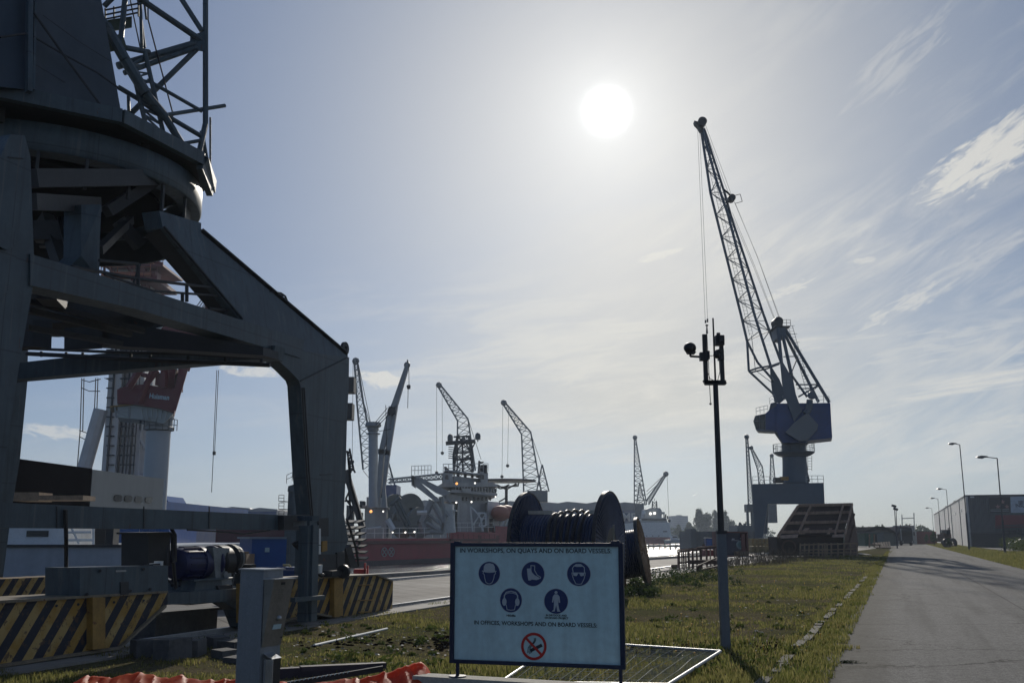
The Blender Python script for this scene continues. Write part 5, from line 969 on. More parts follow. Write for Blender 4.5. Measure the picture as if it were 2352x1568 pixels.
mb = MB(); p, q_ = SP3(792, 1300, -.03), SP3(1250, 1290, -.03); mb.prism([Vector((p.x, p.y, -1.6)), Vector((q_.x, q_.y, -1.6)), Vector((q_.x, q_.y, -1.0)), Vector((p.x, p.y, -1.0))], SWd * .03); mb.build('boot_topping', M('boot_top_grey', (.06, .05, .06), .7), hu)
mb = MB()
for i in range(16): x = 1040 + i * 12; q_ = SP3(x, 1240, -.04); mb.prism([Vector((q_.x, q_.y, 1.2)), Vector((q_.x, q_.y, 1.2)) + SQ * .12, Vector((q_.x, q_.y, zd + .6)) + SQ * .12, Vector((q_.x, q_.y, zd + .6))], SWd * .03)
for x0, x1 in ((1098, 1106), (1140, 1146)): p, q_ = SP3(x0, 1240, -.05), SP3(x1, 1240, -.05); mb.prism([Vector((p.x, p.y, .9)), Vector((q_.x, q_.y, .9)), Vector((q_.x, q_.y, zd + .4)), Vector((p.x, p.y, zd + .4))], SWd * .03)
mb.build('fender_recess', M('dark_red_recess', (.13, .025, .03), .7), hu)
SR = Matrix(((SQ.x, 0, -SWd.x, 0), (SQ.y, 0, -SWd.y, 0), (0, 1, 0, 0), (0, 0, 0, 1)))
mb = MB()
for x in (883, 899):
    c = SP3(x, 1267, -.06)
    for k in range(14):
        t, t2 = 2 * math.pi * k / 14, 2 * math.pi * (k + 1) / 14; mb.beam(c + SQ * (.62 * math.cos(t)) + Vector((0, 0, .5 * math.sin(t))), c + SQ * (.62 * math.cos(t2)) + Vector((0, 0, .5 * math.sin(t2))), .05, .1)
    mb.beam(c - SQ * .35 - Vector((0, 0, .3)), c + SQ * .35 + Vector((0, 0, .3)), .05, .1); mb.beam(c - SQ * .35 + Vector((0, 0, .3)), c + SQ * .35 - Vector((0, 0, .3)), .05, .1)
mb.build('thruster_mark', m_grey, hu)
def sbox(mb, x0, x1, y0, y1, off, dep, lift=0.):
    """ship box: front face on the plane off metres inboard, pixels x0..x1, top y0, bottom y1 (None: deck)"""
    a, b = SP3(x0, y0, off), SP3(x1, y0, off); zt = (a.z + b.z) / 2; zb = SP3((x0 + x1) / 2, y1, off).z if y1 else zd; a.z = b.z = zb; mb.obox(a, b - a, SVd * dep, (0, 0, zt - zb)); return mb
# stern works, crane post and knuckle boom crane
mb = MB(); sbox(mb, 838, 888, 1163, None, 4, 7); sbox(mb, 842, 882, 1142, 1163, 4, 6); sbox(mb, 832, 892, 1161, 1165, 3.5, 8); sbox(mb, 826, 880, 1213, None, 1.5, 6); cpb = mb.build('crane_foundation', m_grey, shp)
mb = MB(); mb.tube(P(858, 1165, 122), P(857, 992, 122), .58, .56, 20); pm = mb.build('crane_post', M('pale_post_paint', (.42, .45, .47), .5, 0, .08), shp, smooth=True)
mb = MB(); c = P(857, 985, 122); mb.lathe([(1e-3, -.3), (.6, -.3), (.75, 0), (.6, .1), (1.0, .35), (.9, .8), (1e-3, .85)], c, n=20); mb.disc(P(857, 997, 122), .85, (0, 0, 1), .12); mb.ball(P(858, 974, 122), .35, 10); mb.tube(P(857, 975, 122), P(846, 977, 122), .3, .25); mb.build('slewing_head', m_grey, pm, smooth=True)
kb = thing('knuckle_crane_boom', 'grey twin armed boom crane bent sharply near its top, highest of the ship cranes', 'crane', tuple(P(878, 1165, 120)))
mb = MB(); mb.prism([P(*p, 120) for p in [(895, 936), (900, 925), (929, 842), (932, 832), (940, 834), (938, 842), (914, 925), (908, 940)]], (0, 1, 0)); mb.build('boom_tip', m_grey, kb)
mb = MB()
for pts in ([(893, 932), (907, 936), (881, 1036), (870, 1034)], [(903, 934), (913, 930), (895, 1040), (884, 1120), (888, 1165), (876, 1165), (884, 1040)], [(870, 1034), (882, 1036), (876, 1120), (868, 1160), (866, 1120)], [(868, 1030), (896, 1034), (895, 1044), (868, 1042)]): mb.prism([P(*p, 120) for p in pts], (0, .9, 0))
mb.build('boom_arm', m_grey, kb)
mb = MB(); tubes(mb, [[(890, 936), (862, 970)], [(892, 944), (864, 974)], [(894, 950), (866, 980)], [(888, 1040), (886, 930)], [(939, 842), (939.5, 884)], [(937.5, 892), (936.5, 937)], [(898, 985), (870, 990)]], 120, .05, 4); tubes(mb, [([(939, 884), (938.5, 893)], .22), ([(934, 887), (943, 887)], .12)], 120); mb.build('wire_rope', m_dark, kb)
mb = MB(); mb.ball(P(935, 838, 120.4), .4, 10); mb.tube(P(936, 826, 120), P(936, 832, 120), .08); mb.disc(P(900, 944, 119.8), .5, (0, -1, 0), .3); mb.build('sheave', m_dark, kb, smooth=True)
# A-frame boom, reels, gantry on deck
mb = MB()
for x0, y0, R_, off in ((942, 1172, 2.35, 8), (962, 1200, 2.1, 6)):
    c = SP3(x0, y0, off); mb.lathe([(.4, -.2), (R_, -.2), (R_, .2), (.4, .2), (.4, -.2)], c, SQ * .35 + SWd * .93, 40); mb.lathe([(.4, 0), (R_ * .55, 0), (R_ * .55, 3.4), (.4, 3.4)], c, SQ * .35 + SWd * .93, 30); mb.lathe([(.4, 3.2), (R_, 3.2), (R_, 3.6), (.4, 3.6), (.4, 3.2)], c, SQ * .35 + SWd * .93, 40)
mb.build('deck_reel', M('dark_grey_green_reel', (.17, .19, .185), .6, 0, .15, .4), shp, smooth=True)
mb = MB(); tubes(mb, [([(958, 1177), (981, 1176)], .28)], 128); mb.build('reel_axle', m_white, shp)
mb = MB()
for pts, d_ in (([(946, 1094), (958, 1093), (1036, 1130), (1020, 1139), (1000, 1131)], 1.2), ([(945, 1095), (951, 1094), (1012, 1150), (1000, 1152), (948, 1112)], 1.0), ([(944, 1090), (951, 1092), (953, 1120), (945, 1114)], 1.6)): mb.prism([P(*p, 130) for p in pts], (0, d_, 0))
mb.build('a_frame_boom', m_grey, shp)
mb = MB(); tubes(mb, [([(992, 1148), (968, 1200), (975, 1222)], .45), ([(990, 1150), (1018, 1200), (1014, 1218)], .3), ([(1000, 1142), (1030, 1185)], .25), ([(1012, 1140), (1022, 1184), (1016, 1222)], .3), ([(983, 1180), (1012, 1204)], .2), ([(978, 1200), (1012, 1220)], .3), ([(970, 1222), (1018, 1222)], .3), ([(1020, 1135), (1035, 1155)], .2)], 131); mb.build('a_frame_leg', m_grey, shp)
mb = MB(); tubes(mb, [([(905, 1150), (935, 1208)], .25), ([(913, 1148), (941, 1206)], .25), ([(896, 1160), (920, 1142)], .3)] + [([(906 + i * 3.4, 1153 + i * 6.4), (914 + i * 3.4, 1150 + i * 6.4)], .15) for i in range(9)], 126); mb.build('loading_ramp', m_crane, shp)
mb = MB(); mb.lat([P(893, 1100, 135), P(893, 1108, 135), P(893, 1108, 137), P(893, 1100, 137)], [P(1048, 1084, 150), P(1048, 1098, 150), P(1048, 1098, 152), P(1048, 1084, 152)], 14, .12, .07); mb.rail([P(945, 1090, 138), P(990, 1088, 143)], 1.2, 1.0, .05); mb.build('lattice_gantry', m_grey, shp)
mb = MB(); mb.prism([P(*p, 132) for p in [(1019, 1158), (1040, 1158), (1040, 1172), (1045, 1222), (1014, 1224), (1020, 1172)]], (0, 2.4, 0)); boxP(mb, 1017, 1048, 1170, 1173, 131.8, 2.8); mb.build('pedestal', m_white, shp)
# superstructure
mb = MB(); sbox(mb, 1046, 1122, 1112, None, 4, 12); sbox(mb, 1052, 1120, 1155, None, 2.5, 4); sbox(mb, 1020, 1060, 1135, 1152, 3, 8); sst = mb.build('superstructure', m_grey, shp)
mb = MB(); sbox(mb, 1120, 1146, 1153, 1206, 1.2, 6); mb.build('funnel_casing', m_white, shp)
mb = MB(); sbox(mb, 1124, 1132, 1190, 1220, 1.1, .3); mb.build('doorway', m_dark, shp)
mb = MB(); mb.prism([SP3(1006, 1115, 2.5), SP3(1018, 1108, 2.5), SP3(1132, 1107, 2.5), SP3(1144, 1114, 2.5), SP3(1144, 1117, 2.5), SP3(1006, 1118, 2.5)], SVd * 12); mb.build('bridge_roof', m_grey, shp)
mb = MB(); sbox(mb, 1046, 1140, 1117, 1128, 2.8, 11); bw = mb.build('bridge_windows', m_glass, shp)
mb = MB()
for x in np.linspace(1046, 1140, 15): sbox(mb, x, x + 1.2, 1117, 1129, 2.7, .2)
mb.build('mullion', m_grey, bw)
mb = MB(); sbox(mb, 1036, 1142, 1128, 1134, 2.2, 12); sbox(mb, 1046, 1138, 1134, 1138, 3.2, 11); sbox(mb, 1062, 1082, 1121, 1131, 2.0, 1); mb.build('bridge_deck', m_grey, shp)
mb = MB()
for x in range(1052, 1130, 9): sbox(mb, x, x + 4, 1141, 1149, 3.9, .2)
mb.build('cabin_windows', m_dark, shp)
mb = MB(); sbox(mb, 1018, 1040, 1086, 1109, 5, 5); sbox(mb, 1042, 1108, 1096, 1109, 6, 10); sbox(mb, 1104, 1121, 1083, 1110, 5, 6); sbox(mb, 1022, 1110, 1083, 1086, 5, 5); mb.rail([SP3(1018, 1085, 5), SP3(1121, 1082, 5)], 1.2, 1.5, .06); mb.build('monkey_island', m_grey, shp)
mb = MB()
for x in (1050, 1066, 1082, 1094): sbox(mb, x, x + 6, 1086, 1096, 7, 1)
for x0, x1 in ((1024, 1030), (1106, 1112)): sbox(mb, x0, x1, 1090, 1100, 4.9, .15)
mb.build('louvre_panel', m_dark, shp)
mb = MB(); mb.prism([P(*p, 150) for p in [(1020, 1071), (1025, 1071), (1033, 1082), (1032, 1086), (1022, 1086)]], (0, 2, 0)); mb.build('exhaust_pipe', m_rustst, shp)
mb = MB()
for x in (1108, 1111.5, 1115): mb.tube(P(x, 1086, 155), P(x, 1067, 155), .28, n=10)
mb.build('exhaust_pipe', m_dark, shp)
mb = MB(); YM = 152
L_ = [([(1043, 1086), (1042, 1045), (1051, 1003)], .22), ([(1085, 1084), (1085, 1043), (1077, 1002)], .22), ([(1063, 1085), (1062, 1005)], .14), ([(1024, 1018), (1091, 1013)], .32), ([(1042, 1003), (1079, 1001)], .14), ([(1044, 1040), (1085, 1038)], .14), ([(1043, 1056), (1085, 1054)], .14), ([(1044, 1086), (1062, 1056), (1044, 1040), (1062, 1018)], .09), ([(1085, 1084), (1063, 1056), (1085, 1040), (1063, 1018)], .09), ([(1052, 1005), (1070, 1018), (1084, 1040)], .09), ([(1091, 1016), (1085, 1028)], .1)]
L_ += [([(1030, 1026 + i * 5), (1042, 1027 + i * 5)], .07) for i in range(6)]
tubes(mb, L_, YM); mb.lat([P(1043, 1086, YM), P(1085, 1084, YM), P(1085, 1084, YM + 3), P(1043, 1086, YM + 3)], [P(1052, 1003, YM), P(1077, 1002, YM), P(1077, 1002, YM + 2), P(1052, 1003, YM + 2)], 5, .12, .07); ms = mb.build('radar_mast', m_crane_d, shp)
for x, y, r_ in ((1034, 1004, .42), (1097.5, 1001, .42), (1065, 1007, .25)):
    mb = MB(); c = P(x, y, YM); mb.lathe([(1e-3, -r_ * 1.3), (r_ * .95, -r_ * 1.3), (r_, 0), (r_ * .85, r_ * .7), (r_ * .5, r_ * 1.1), (1e-3, r_ * 1.25)], c, n=16); mb.tube(c - Vector((0, 0, r_ * 1.3)), c - Vector((0, 0, r_ * 2)), .1); mb.build('radome', M('radome_grey', (.10, .11, .11), .5), ms, smooth=True)
mb = MB(); mb.lat([P(1098, 1086, 156), P(1104, 1086, 156), P(1101, 1086, 158)], [P(1100, 1058, 156), P(1101, 1058, 156), P(1100.5, 1058, 156.5)], 4, .1, .05); mb.prism([P(*p, 156) for p in [(1100, 1057), (1105, 1060), (1112, 1059), (1107, 1064), (1098, 1064)]], (0, .6, 0)); mb.build('signal_mast', m_crane_d, shp)
mb = MB(); mb.lathe([(1e-3, 0), (5.0, 0), (5.2, .25), (1e-3, .5)], P(1160, 1106, 168), n=24); mb.v = [(x * 1.0, y, z) for x, y, z in mb.v]; hd = mb.build('helideck', m_crane, shp, smooth=False)
mb = MB(); tubes(mb, [([(1127, 1112), (1150, 1122), (1170, 1112)], .12), ([(1135, 1118), (1190, 1116), (1192, 1108)], .1), ([(1150, 1122), (1190, 1112)], .1), ([(1163, 1120), (1163, 1175)], .25), ([(1146, 1152), (1163, 1142)], .12), ([(1158, 1160), (1163, 1150)], .1), ([(1140, 1112), (1163, 1124), (1186, 1110)], .12)], 168); mb.build('helideck_support', m_crane_d, shp)
for i, (x, y) in enumerate(((1150, 1178), (1164, 1177))):
    mb = MB(); c = SP3(x, y, .2); q_ = SQ.to_track_quat('X', 'Z'); n0 = len(mb.v)
    mb.ball((0, 0, 0), 1.0, 14); mb.v = [tuple(c + q_ @ Vector((v[0] * 2.4, v[1] * 1.1, v[2] * 1.15))) for v in mb.v]; mb.build('lifeboat', M('lifeboat_orange', (.30, .09, .06), .6), shp, smooth=True)
mb = MB(); tubes(mb, [([(1148, 1206), (1152, 1190), (1146, 1180)], .2), ([(1160, 1206), (1166, 1190), (1158, 1180)], .2), ([(1168, 1206), (1173, 1195)], .2)], 150); mb.build('davit', m_white, shp)
mb = MB(); tubes(mb, [([(1086, 1206 + 14), (1080, 1162), (1096, 1178), (1104, 1190), (1110, 1220)], .12), ([(1098, 1178), (1116, 1178), (1116, 1207), (1100, 1207)], .12), ([(1102, 1190), (1116, 1190)], .1), ([(1100, 1207), (1116, 1178)], .1), ([(1086, 1206), (1104, 1178)], .1)], 139); mb.build('boat_davit', m_white, shp)
mb = MB()
for (x0, x1, y0, y1) in ((826, 838, 1150, 1166), (818, 832, 1176, 1192), (900, 925, 1196, 1225), (940, 960, 1206, 1225), (893, 902, 1178, 1190), (1052, 1060, 1190, 1215), (1072, 1082, 1196, 1218), (880, 892, 1196, 1232), (796, 812, 1160, 1236)):
    sbox(mb, x0, x1, y0, y1, 5, 3)
mb.build('deck_machinery', m_crane, shp)
mb = MB(); mb.rail([SP3(840, 1236, .3), SP3(935, 1234.5, .3), SP3(1030, 1233, .3)], 1.2, 2.0, .05); mb.rail([SP3(1040, 1221, .3), SP3(1136, 1219.5, .3)], 1.2, 2.0, .05); tubes(mb, [([(845, 1214), (875, 1210)], .12), ([(890, 1192), (904, 1216)], .35)], 119); mb.build('handrail', m_white, shp)
lamp_w = E('deck_lamp_glow', (1, .95, .85), 1.8); lamp_o = E('orange_lamp_glow', (1, .42, .12), 1.6); lamp_g = E('green_lamp_glow', (.25, 1, .5), 2)
for x, y, m_, r_ in ((852, 1174, lamp_o, .3), (1049, 1110, lamp_o, .3), (1091, 1109, lamp_w, .22), (1048, 1153.5, lamp_w, .22), (1083, 1152, lamp_w, .22), (1015.5, 1167.5, lamp_g, .28), (931, 1222, lamp_w, .2), (952, 1221, lamp_w, .2), (902, 1222, lamp_w, .16), (1138, 1140, lamp_w, .16), (880, 1174, lamp_w, .18)):
    mb = MB(); mb.ball(SP3(x, y, 0 if y > 1180 else 1.0 if x > 1000 else 2.5), r_ * .6, 8); mb.build('deck_lamp', m_, shp)
# ---- grey ship structure seen left of the leg
gs = thing('grey_vessel', 'dark grey vessel superstructure with small galleries directly left of the right crane leg', 'ship', tuple(P(670, 1230, 60)))
mb = MB(); boxP(mb, 666, 700, 1126, 1300, 60, 4); boxP(mb, 655, 668, 1128, 1300, 61, 3); boxP(mb, 650, 790, 1215, 1300, 62, 4); mb.prism([P(*p, 60.5) for p in [(660, 1128), (662, 1116), (708, 1100), (708, 1110), (684, 1118), (700, 1122), (700, 1128)]], (0, 2, 0)); mb.build('deckhouse', m_crane, gs)
mb = MB(); boxP(mb, 684, 712, 1020, 1126, 61, 1.2); boxP(mb, 675, 700, 1026, 1040, 60.5, 1.4); boxP(mb, 678, 700, 1047, 1058, 60.5, 1.4); boxP(mb, 680, 700, 1062, 1068, 60.5, 1.4); tubes(mb, [[(680, 1005), (680, 1026)], [(678, 1040), (678, 1070)], [(684, 1058), (684, 1100)]], 60.5, .04); mb.rail([P(658, 1110, 60), P(684, 1098, 60)], .5, .4, .02); mb.build('mast', m_crane_d, gs)
for y in (1142, 1160, 1178): mb = MB(); mb.rail([P(640, y + 8, 60.5), P(652, y + 8, 60.5)], .35, .3, .02); boxP(mb, 640, 655, y + 8, y + 9.5, 60.3, .8); mb.build('gallery', m_dark, gs)
mb = MB(); boxP(mb, 790, 812, 865, 900, 62, 1); boxP(mb, 790, 808, 925, 962, 62, 1); mb.lat([P(797, 1035, 62), P(803, 1030, 62), P(803, 1030, 63)], [P(806, 1085, 62), P(813, 1080, 62), P(813, 1080, 63)], 4, .06, .04); mb.beam(P(794, 1080, 62), P(832, 1210, 62), .5, .35); tubes(mb, [[(792, 1105), (806, 1120), (794, 1145), (812, 1170), (796, 1200)], [(800, 1110), (808, 1200)], [(792, 1150), (820, 1150)], [(792, 1085), (812, 1078), (816, 1085)]], 62, .06); mb.build('gangway', m_crane_d, gs)
# ---- lattice cranes
def lattice_crane(name, label, Yd, tip, knee, base, w, mast=None, stays=(), hooks=(), body=(), rc=.16, rb=.08, seg=(7, 8), group='lattice jib cranes across the harbour', mat=None, apex=None, yb=1240):
    """tip, knee, base: (left x, left y, right x, right y) pixel pairs of the two visible chords"""
    mat = mat or m_crane; r = thing(name, label, 'crane', tuple(P(base[0], yb, Yd)), group); W2 = w
    def ring(q, ww): return [P(q[0], q[1], Yd), P(q[2], q[3], Yd), P(q[2], q[3], Yd + ww), P(q[0], q[1], Yd + ww)]
    mb = MB()
    if knee: mb.lat(ring(tip, W2 * .3), ring(knee, W2), seg[0], rc, rb); mb.lat(ring(knee, W2), ring(base, W2), seg[1], rc, rb)
    else: mb.lat(ring(tip, W2 * .3), ring(base, W2), seg[1], rc, rb)
    for p in (tip,): mb.ball(P((p[0] + p[2]) / 2, (p[1] + p[3]) / 2, Yd + .2), rc * 4, 8)
    mb.build('jib', mat, r)
    if stays or hooks:
        mb = MB(); tubes(mb, [list(s) for s in stays], Yd + W2 / 2, rc * .45, 4)
        for x, y0, y1, x2 in hooks: mb.path([P(x, y0, Yd), P(x2, y1, Yd)], rc * .3, 4); mb.ball(P(x2, y1, Yd), rc * 2.2, 8); mb.tube(P(x2, y1, Yd), P(x2, y1 + 4, Yd), rc * .9)
        mb.build('hoist_rope', m_dark, r)
    if apex:
        (ax_, ay), (lx, ly), (rx, ry) = apex; mb = MB(); mb.lat([P(lx, ly, Yd), P(rx, ry, Yd), P(rx, ry, Yd + w), P(lx, ly, Yd + w)], [P(ax_, ay, Yd + w * .3), P(ax_ + .5, ay, Yd + w * .3), P(ax_ + .5, ay, Yd + w * .6), P(ax_, ay, Yd + w * .6)], 4, rc * .9, rb * .8); mb.build('a_frame', mat, r)
    for nm, x0, x1, y0, y1, mt, dp in body:
        mb = MB(); boxP(mb, x0, x1, y0, y1, Yd - .5, dp); mb.build(nm, mt, r)
    return r
lattice_crane('lattice_crane', 'tall lattice crane with dark blue house standing behind the pale ship crane post', 210, (814, 829, 820, 829), (820, 926, 834, 922), (834, 1078, 866, 1078), 2.4, stays=[[(822, 830), (852, 975)], [(823, 835), (836, 925), (858, 1000)], [(846, 1080), (868, 1000)], [(834, 1080), (850, 1100)]], hooks=[(811, 832, 1060, 809)], body=[('machinery_house', 878, 910, 1113, 1152, m_bluep, 8), ('tower', 870, 890, 1148, 1250, m_crane, 6), ('lower_jib_plate', 868, 880, 1060, 1150, m_crane, 3)], apex=((880, 1020), (868, 1120), (908, 1118)), rc=.2, rb=.09)
lattice_crane('lattice_crane', 'bent lattice crane whose jib rises behind the ship radar mast', 300, (1004, 884, 1012, 884), (1051, 966, 1075, 962), (1050, 1100, 1092, 1080), 4, stays=[[(1076, 964), (1105, 1055)]], hooks=[(1015.5, 898, 1040, 1016), (1003, 886, 1085, 1003)], rc=.24, rb=.12)
lattice_crane('lattice_crane', 'bent lattice crane standing alone right of the red ship above the big cable reel', 300, (1153, 924, 1161, 925), (1198, 997, 1219, 992), (1203, 1130, 1243, 1128), 4, stays=[[(1219, 994), (1244, 1068)]], hooks=[(1168, 942, 1069, 1166), (1155, 926, 1094, 1153)], body=[('machinery_house', 1212, 1258, 1126, 1152, m_crane, 8), ('tower', 1220, 1240, 1150, 1235, m_crane, 6)], apex=((1245, 1067), (1232, 1130), (1261, 1128)), rc=.24, rb=.12)
lattice_crane('lattice_crane', 'slim upright lattice crane behind the roof of the shipyard hall', 420, (1457, 1003, 1460, 1006), None, (1457, 1160, 1485, 1158), 4, body=[('tower', 1462, 1480, 1156, 1200, m_crane, 5)], seg=(1, 14), rc=.26, rb=.14, apex=((1469, 1108), (1462, 1160), (1482, 1160)))
lattice_crane('lattice_crane', 'short crane boom leaning right over the white ship behind the hall', 420, (1528, 1087, 1531, 1089), None, (1484, 1150, 1490, 1158), 2, stays=[[(1528, 1088), (1485, 1128)], [(1514, 1108), (1485, 1136)]], hooks=[(1532, 1090, 1195, 1537)], seg=(1, 14), rc=.3, rb=.12)
lattice_crane('lattice_crane', 'tall upright lattice crane left of the blue quay crane, highest of the far three', 230, (1713, 1003, 1717, 1003), None, (1719, 1158, 1730, 1156), 2, body=[('portal_leg', 1718, 1722, 1158, 1222, m_crane, 1), ('portal_leg', 1728, 1738, 1172, 1226, m_crane, 1), ('machinery_house', 1719, 1735, 1157, 1175, m_crane, 4)], seg=(1, 16), rc=.15, rb=.08, apex=None)
lattice_crane('lattice_crane', 'bent lattice crane jib just left of the blue quay crane railing', 280, (1723.5, 1028, 1727, 1028), (1740, 1078, 1751, 1071), (1746, 1140, 1760, 1138), 2.5, seg=(7, 6), rc=.16, rb=.09, body=[('portal_leg', 1766, 1786, 1156, 1200, m_crane, 4)])
lattice_crane('lattice_crane', 'small upright lattice crane tip directly left of the blue crane column', 300, (1770, 1046, 1775, 1046), None, (1768, 1130, 1783, 1130), 2.5, seg=(1, 8), rc=.16, rb=.09)
# ---- white ship at the far quay
ws = thing('white_ship', 'white and red hulled ship with bridge windows moored right of the shipyard hall', 'ship', tuple(P(1490, 1247, 375)))
Yd = 375
mb = MB(); mb.prism([P(*p, Yd) for p in [(1395, 1247), (1395, 1206), (1470, 1200), (1536, 1199), (1541, 1225), (1544, 1233), (1395, 1233)]][:0] + [P(1395, 1233, Yd), P(1395, 1204, Yd), P(1470, 1199, Yd), P(1537, 1199, Yd), P(1543, 1233, Yd)], (0, 14, 0)); mb.build('hull', m_white, ws)
mb = MB(); mb.prism([P(1395, 1250, Yd - .2), P(1395, 1233, Yd - .2), P(1544, 1233, Yd - .2), P(1541, 1250, Yd - .2)], (0, 14, 0)); mb.build('boot_topping', M('boot_red', (.22, .04, .04), .6), ws)
mb = MB(); mb.prism([P(*p, Yd + 1) for p in [(1468, 1200), (1472, 1190), (1530, 1188), (1534, 1200)]], (0, 10, 0)); mb.prism([P(*p, Yd + 2) for p in [(1478, 1189), (1480, 1170), (1494, 1166), (1516, 1166), (1520, 1172), (1520, 1189)]], (0, 8, 0)); boxP(mb, 1518, 1527, 1175, 1180, Yd + 1, 3); mb.build('superstructure', m_grey, ws)
mb = MB(); boxP(mb, 1474, 1531, 1190.5, 1194.5, Yd + .7, .5); mb.build('bridge_windows', m_glass, ws)
mb = MB(); mb.lat([P(1498, 1168, Yd + 4), P(1509, 1168, Yd + 4), P(1509, 1168, Yd + 7), P(1498, 1168, Yd + 7)], [P(1499, 1150, Yd + 4), P(1508, 1150, Yd + 4), P(1508, 1150, Yd + 7), P(1499, 1150, Yd + 7)], 2, .25, .12); tubes(mb, [([(1503, 1150), (1503, 1144)], .1), ([(1528, 1190), (1529, 1180)], .3), ([(1534, 1192), (1533, 1184)], .3), ([(1525, 1188), (1525, 1178)], .2)], Yd + 3); mb.build('mast', m_crane_d, ws)
mb = MB(); mb.lathe([(1e-3, 0), (.6, 0), (.6, .8), (.3, 1.2), (1e-3, 1.3)], P(1479, 1180, Yd + 1), n=12); mb.build('radome', m_white, ws, smooth=True)
for x, y in ((1494, 1179), (1503.5, 1178)): mb = MB(); mb.ball(P(x, y, Yd + 1), .5, 10); mb.build('deck_lamp', lamp_w, ws)  # two bright points set as small glowing balls
mb = MB()
for x in (1484, 1498, 1512): boxP(mb, x, x + 2.5, 1229, 1231, Yd - .1, .2)
boxP(mb, 1523, 1532, 1219, 1221, Yd - .1, .2)
mb.build('scupper', m_dark, ws)
# harbour tug and small dock
tg = thing('harbour_launch', 'small low grey white work boat right of the white ship', 'boat', tuple(P(1557, 1248, 300)))
mb = MB(); mb.prism([P(*p, 300) for p in [(1532, 1247), (1530, 1239), (1583, 1238), (1580, 1247)]], (0, 5, 0)); mb.build('hull', m_grey, tg)
mb = MB(); boxP(mb, 1543, 1556, 1229, 1239, 301, 3); boxP(mb, 1556, 1581, 1236, 1239, 301, 3); mb.build('wheelhouse', m_white, tg)
mb = MB(); boxP(mb, 1545, 1555, 1231, 1234, 300.9, .1); mb.build('window', m_glass, tg)
mb = MB(); a, b = P(1490, 1250.5, 260), P(1592, 1250.5, 260); mb.box(a.x, b.x, 260, 262, -.9, -.3)
for i in range(9): x = a.x + (b.x - a.x) * i / 8; mb.tube((x, 261, -2), (x, 261, 0), .2)
tag(mb.build('jetty', m_dark), 'thin dark jetty on piles low over the sparkling water', 'jetty')
mb = MB(); boxP(mb, 1590, 1745, 1220, 1262, 190, 14); boxP(mb, 1588, 1600, 1214, 1262, 189.5, 6)
for i in range(12): boxP(mb, 1602 + i * 12, 1604 + i * 12, 1221, 1262, 189.8, .3)
tag(mb.build('floating_dock', M('dock_grey', (.06, .075, .085), .7, 0, .2, .1, streak=True)), 'long dark grey floating dock wall behind the camera pole', 'dock')
mb = MB(); boxP(mb, 1695, 1732, 1206, 1222, 200, 8); boxP(mb, 1710, 1714, 1201, 1206, 200, 1); tubes(mb, [[(1694, 1222), (1699, 1199), (1704, 1206)], [(1697, 1206), (1701, 1206)]], 200, .15); tag(mb.build('dock_crane_cabin', m_crane), 'grey control building with a small chimney on the floating dock', 'building')
# apartment block
ab = thing('apartment_block', 'pale blue high rise block standing among trees on the far bank', 'building', tuple(P(1562, 1240, 900)))
mb = MB(); boxP(mb, 1577 - 32, 1582, 1184, 1240, 900, 20); boxP(mb, 1556, 1566, 1182, 1184, 902, 8); mb.build('wall', M('concrete_facade', (.16, .19, .24), .8, 0, .04, .01), ab)
for r_ in range(8):
    mb = MB(); y = 1187 + r_ * 4.4; boxP(mb, 1548, 1580, y, y + 1.6, 899.8, .15); mb.build('window_row', M('window_band', (.09, .12, .17), .5), ab)
# ================================================================== right side
# ---- blue and grey quay crane
Yb = 110; bc = thing('quay_crane', 'tall blue and grey luffing quay crane right of centre, jib leaning left', 'crane', tuple(P(1810, 1266, Yb)))
B = lambda x, y, d=0.: P(x, y, Yb + d)
m_bc = M('blue_grey_crane_paint', (.072, .105, .14), .5, 0, .1, .2)
def bpart(mb, n, m, par=bc, **k): return mb.build(n, m, par, **k)
mb = MB()                                                    # portal: bridge and four legs
mb.prism([B(1728, 1111), B(1892, 1108), B(1894, 1156), B(1764, 1157), B(1728, 1157)], (0.342, 1.2, 0)); mb.prism([B(1728, 1111, 7), B(1892, 1108, 7), B(1892, 1150, 7), B(1728, 1150, 7)], (0.342, 1.2, 0)); mb.prism([B(1728, 1112, 1.2), B(1745, 1112, 1.2), B(1745, 1150, 1.2), B(1728, 1150, 1.2)], (1.653, 5.8, 0)); mb.prism([B(1876, 1110, 1.2), B(1892, 1110, 1.2), B(1892, 1150, 1.2), B(1876, 1150, 1.2)], (1.653, 5.8, 0)); bpart(mb, 'portal_bridge', m_bc)
for pts, d in (([(1729, 1155), (1764, 1155), (1752, 1235), (1734, 1235)], .01), ([(1872, 1154), (1894, 1154), (1897, 1235), (1880, 1235)], .01), ([(1755, 1150), (1765, 1150), (1762, 1225), (1752, 1225)], 7.01), ([(1868, 1150), (1876, 1150), (1880, 1225), (1872, 1225)], 7.01)):
    mb = MB(); mb.prism([B(x, y, d) for x, y in pts], (0.314, 1.1, 0)); bpart(mb, 'leg', m_bc)
for x0, x1 in ((1726, 1772), (1862, 1900)):
    mb = MB(); a, b = B(x0, 1265), B(x1, 1265); mb.box(a.x, b.x, Yb - .5, Yb + 1.3, .3, Zy(1236, Yb)); mb.m(1)
    for k in range(4): mb.disc((a.x + (b.x - a.x) * (k + .5) / 4, Yb - .6, .35), .32, (0, -1, 0), .15, 16)
    bpart(mb, 'bogie', [m_yellow, m_dark])
mb = MB(); mb.rail([B(1729, 1110, -.1), B(1781, 1110, -.1)], .75, .65, .03); mb.rail([B(1852, 1108, -.1), B(1892, 1108, -.1), B(1892, 1108, 7)], .75, .65, .03); bpart(mb, 'handrail', m_steel)
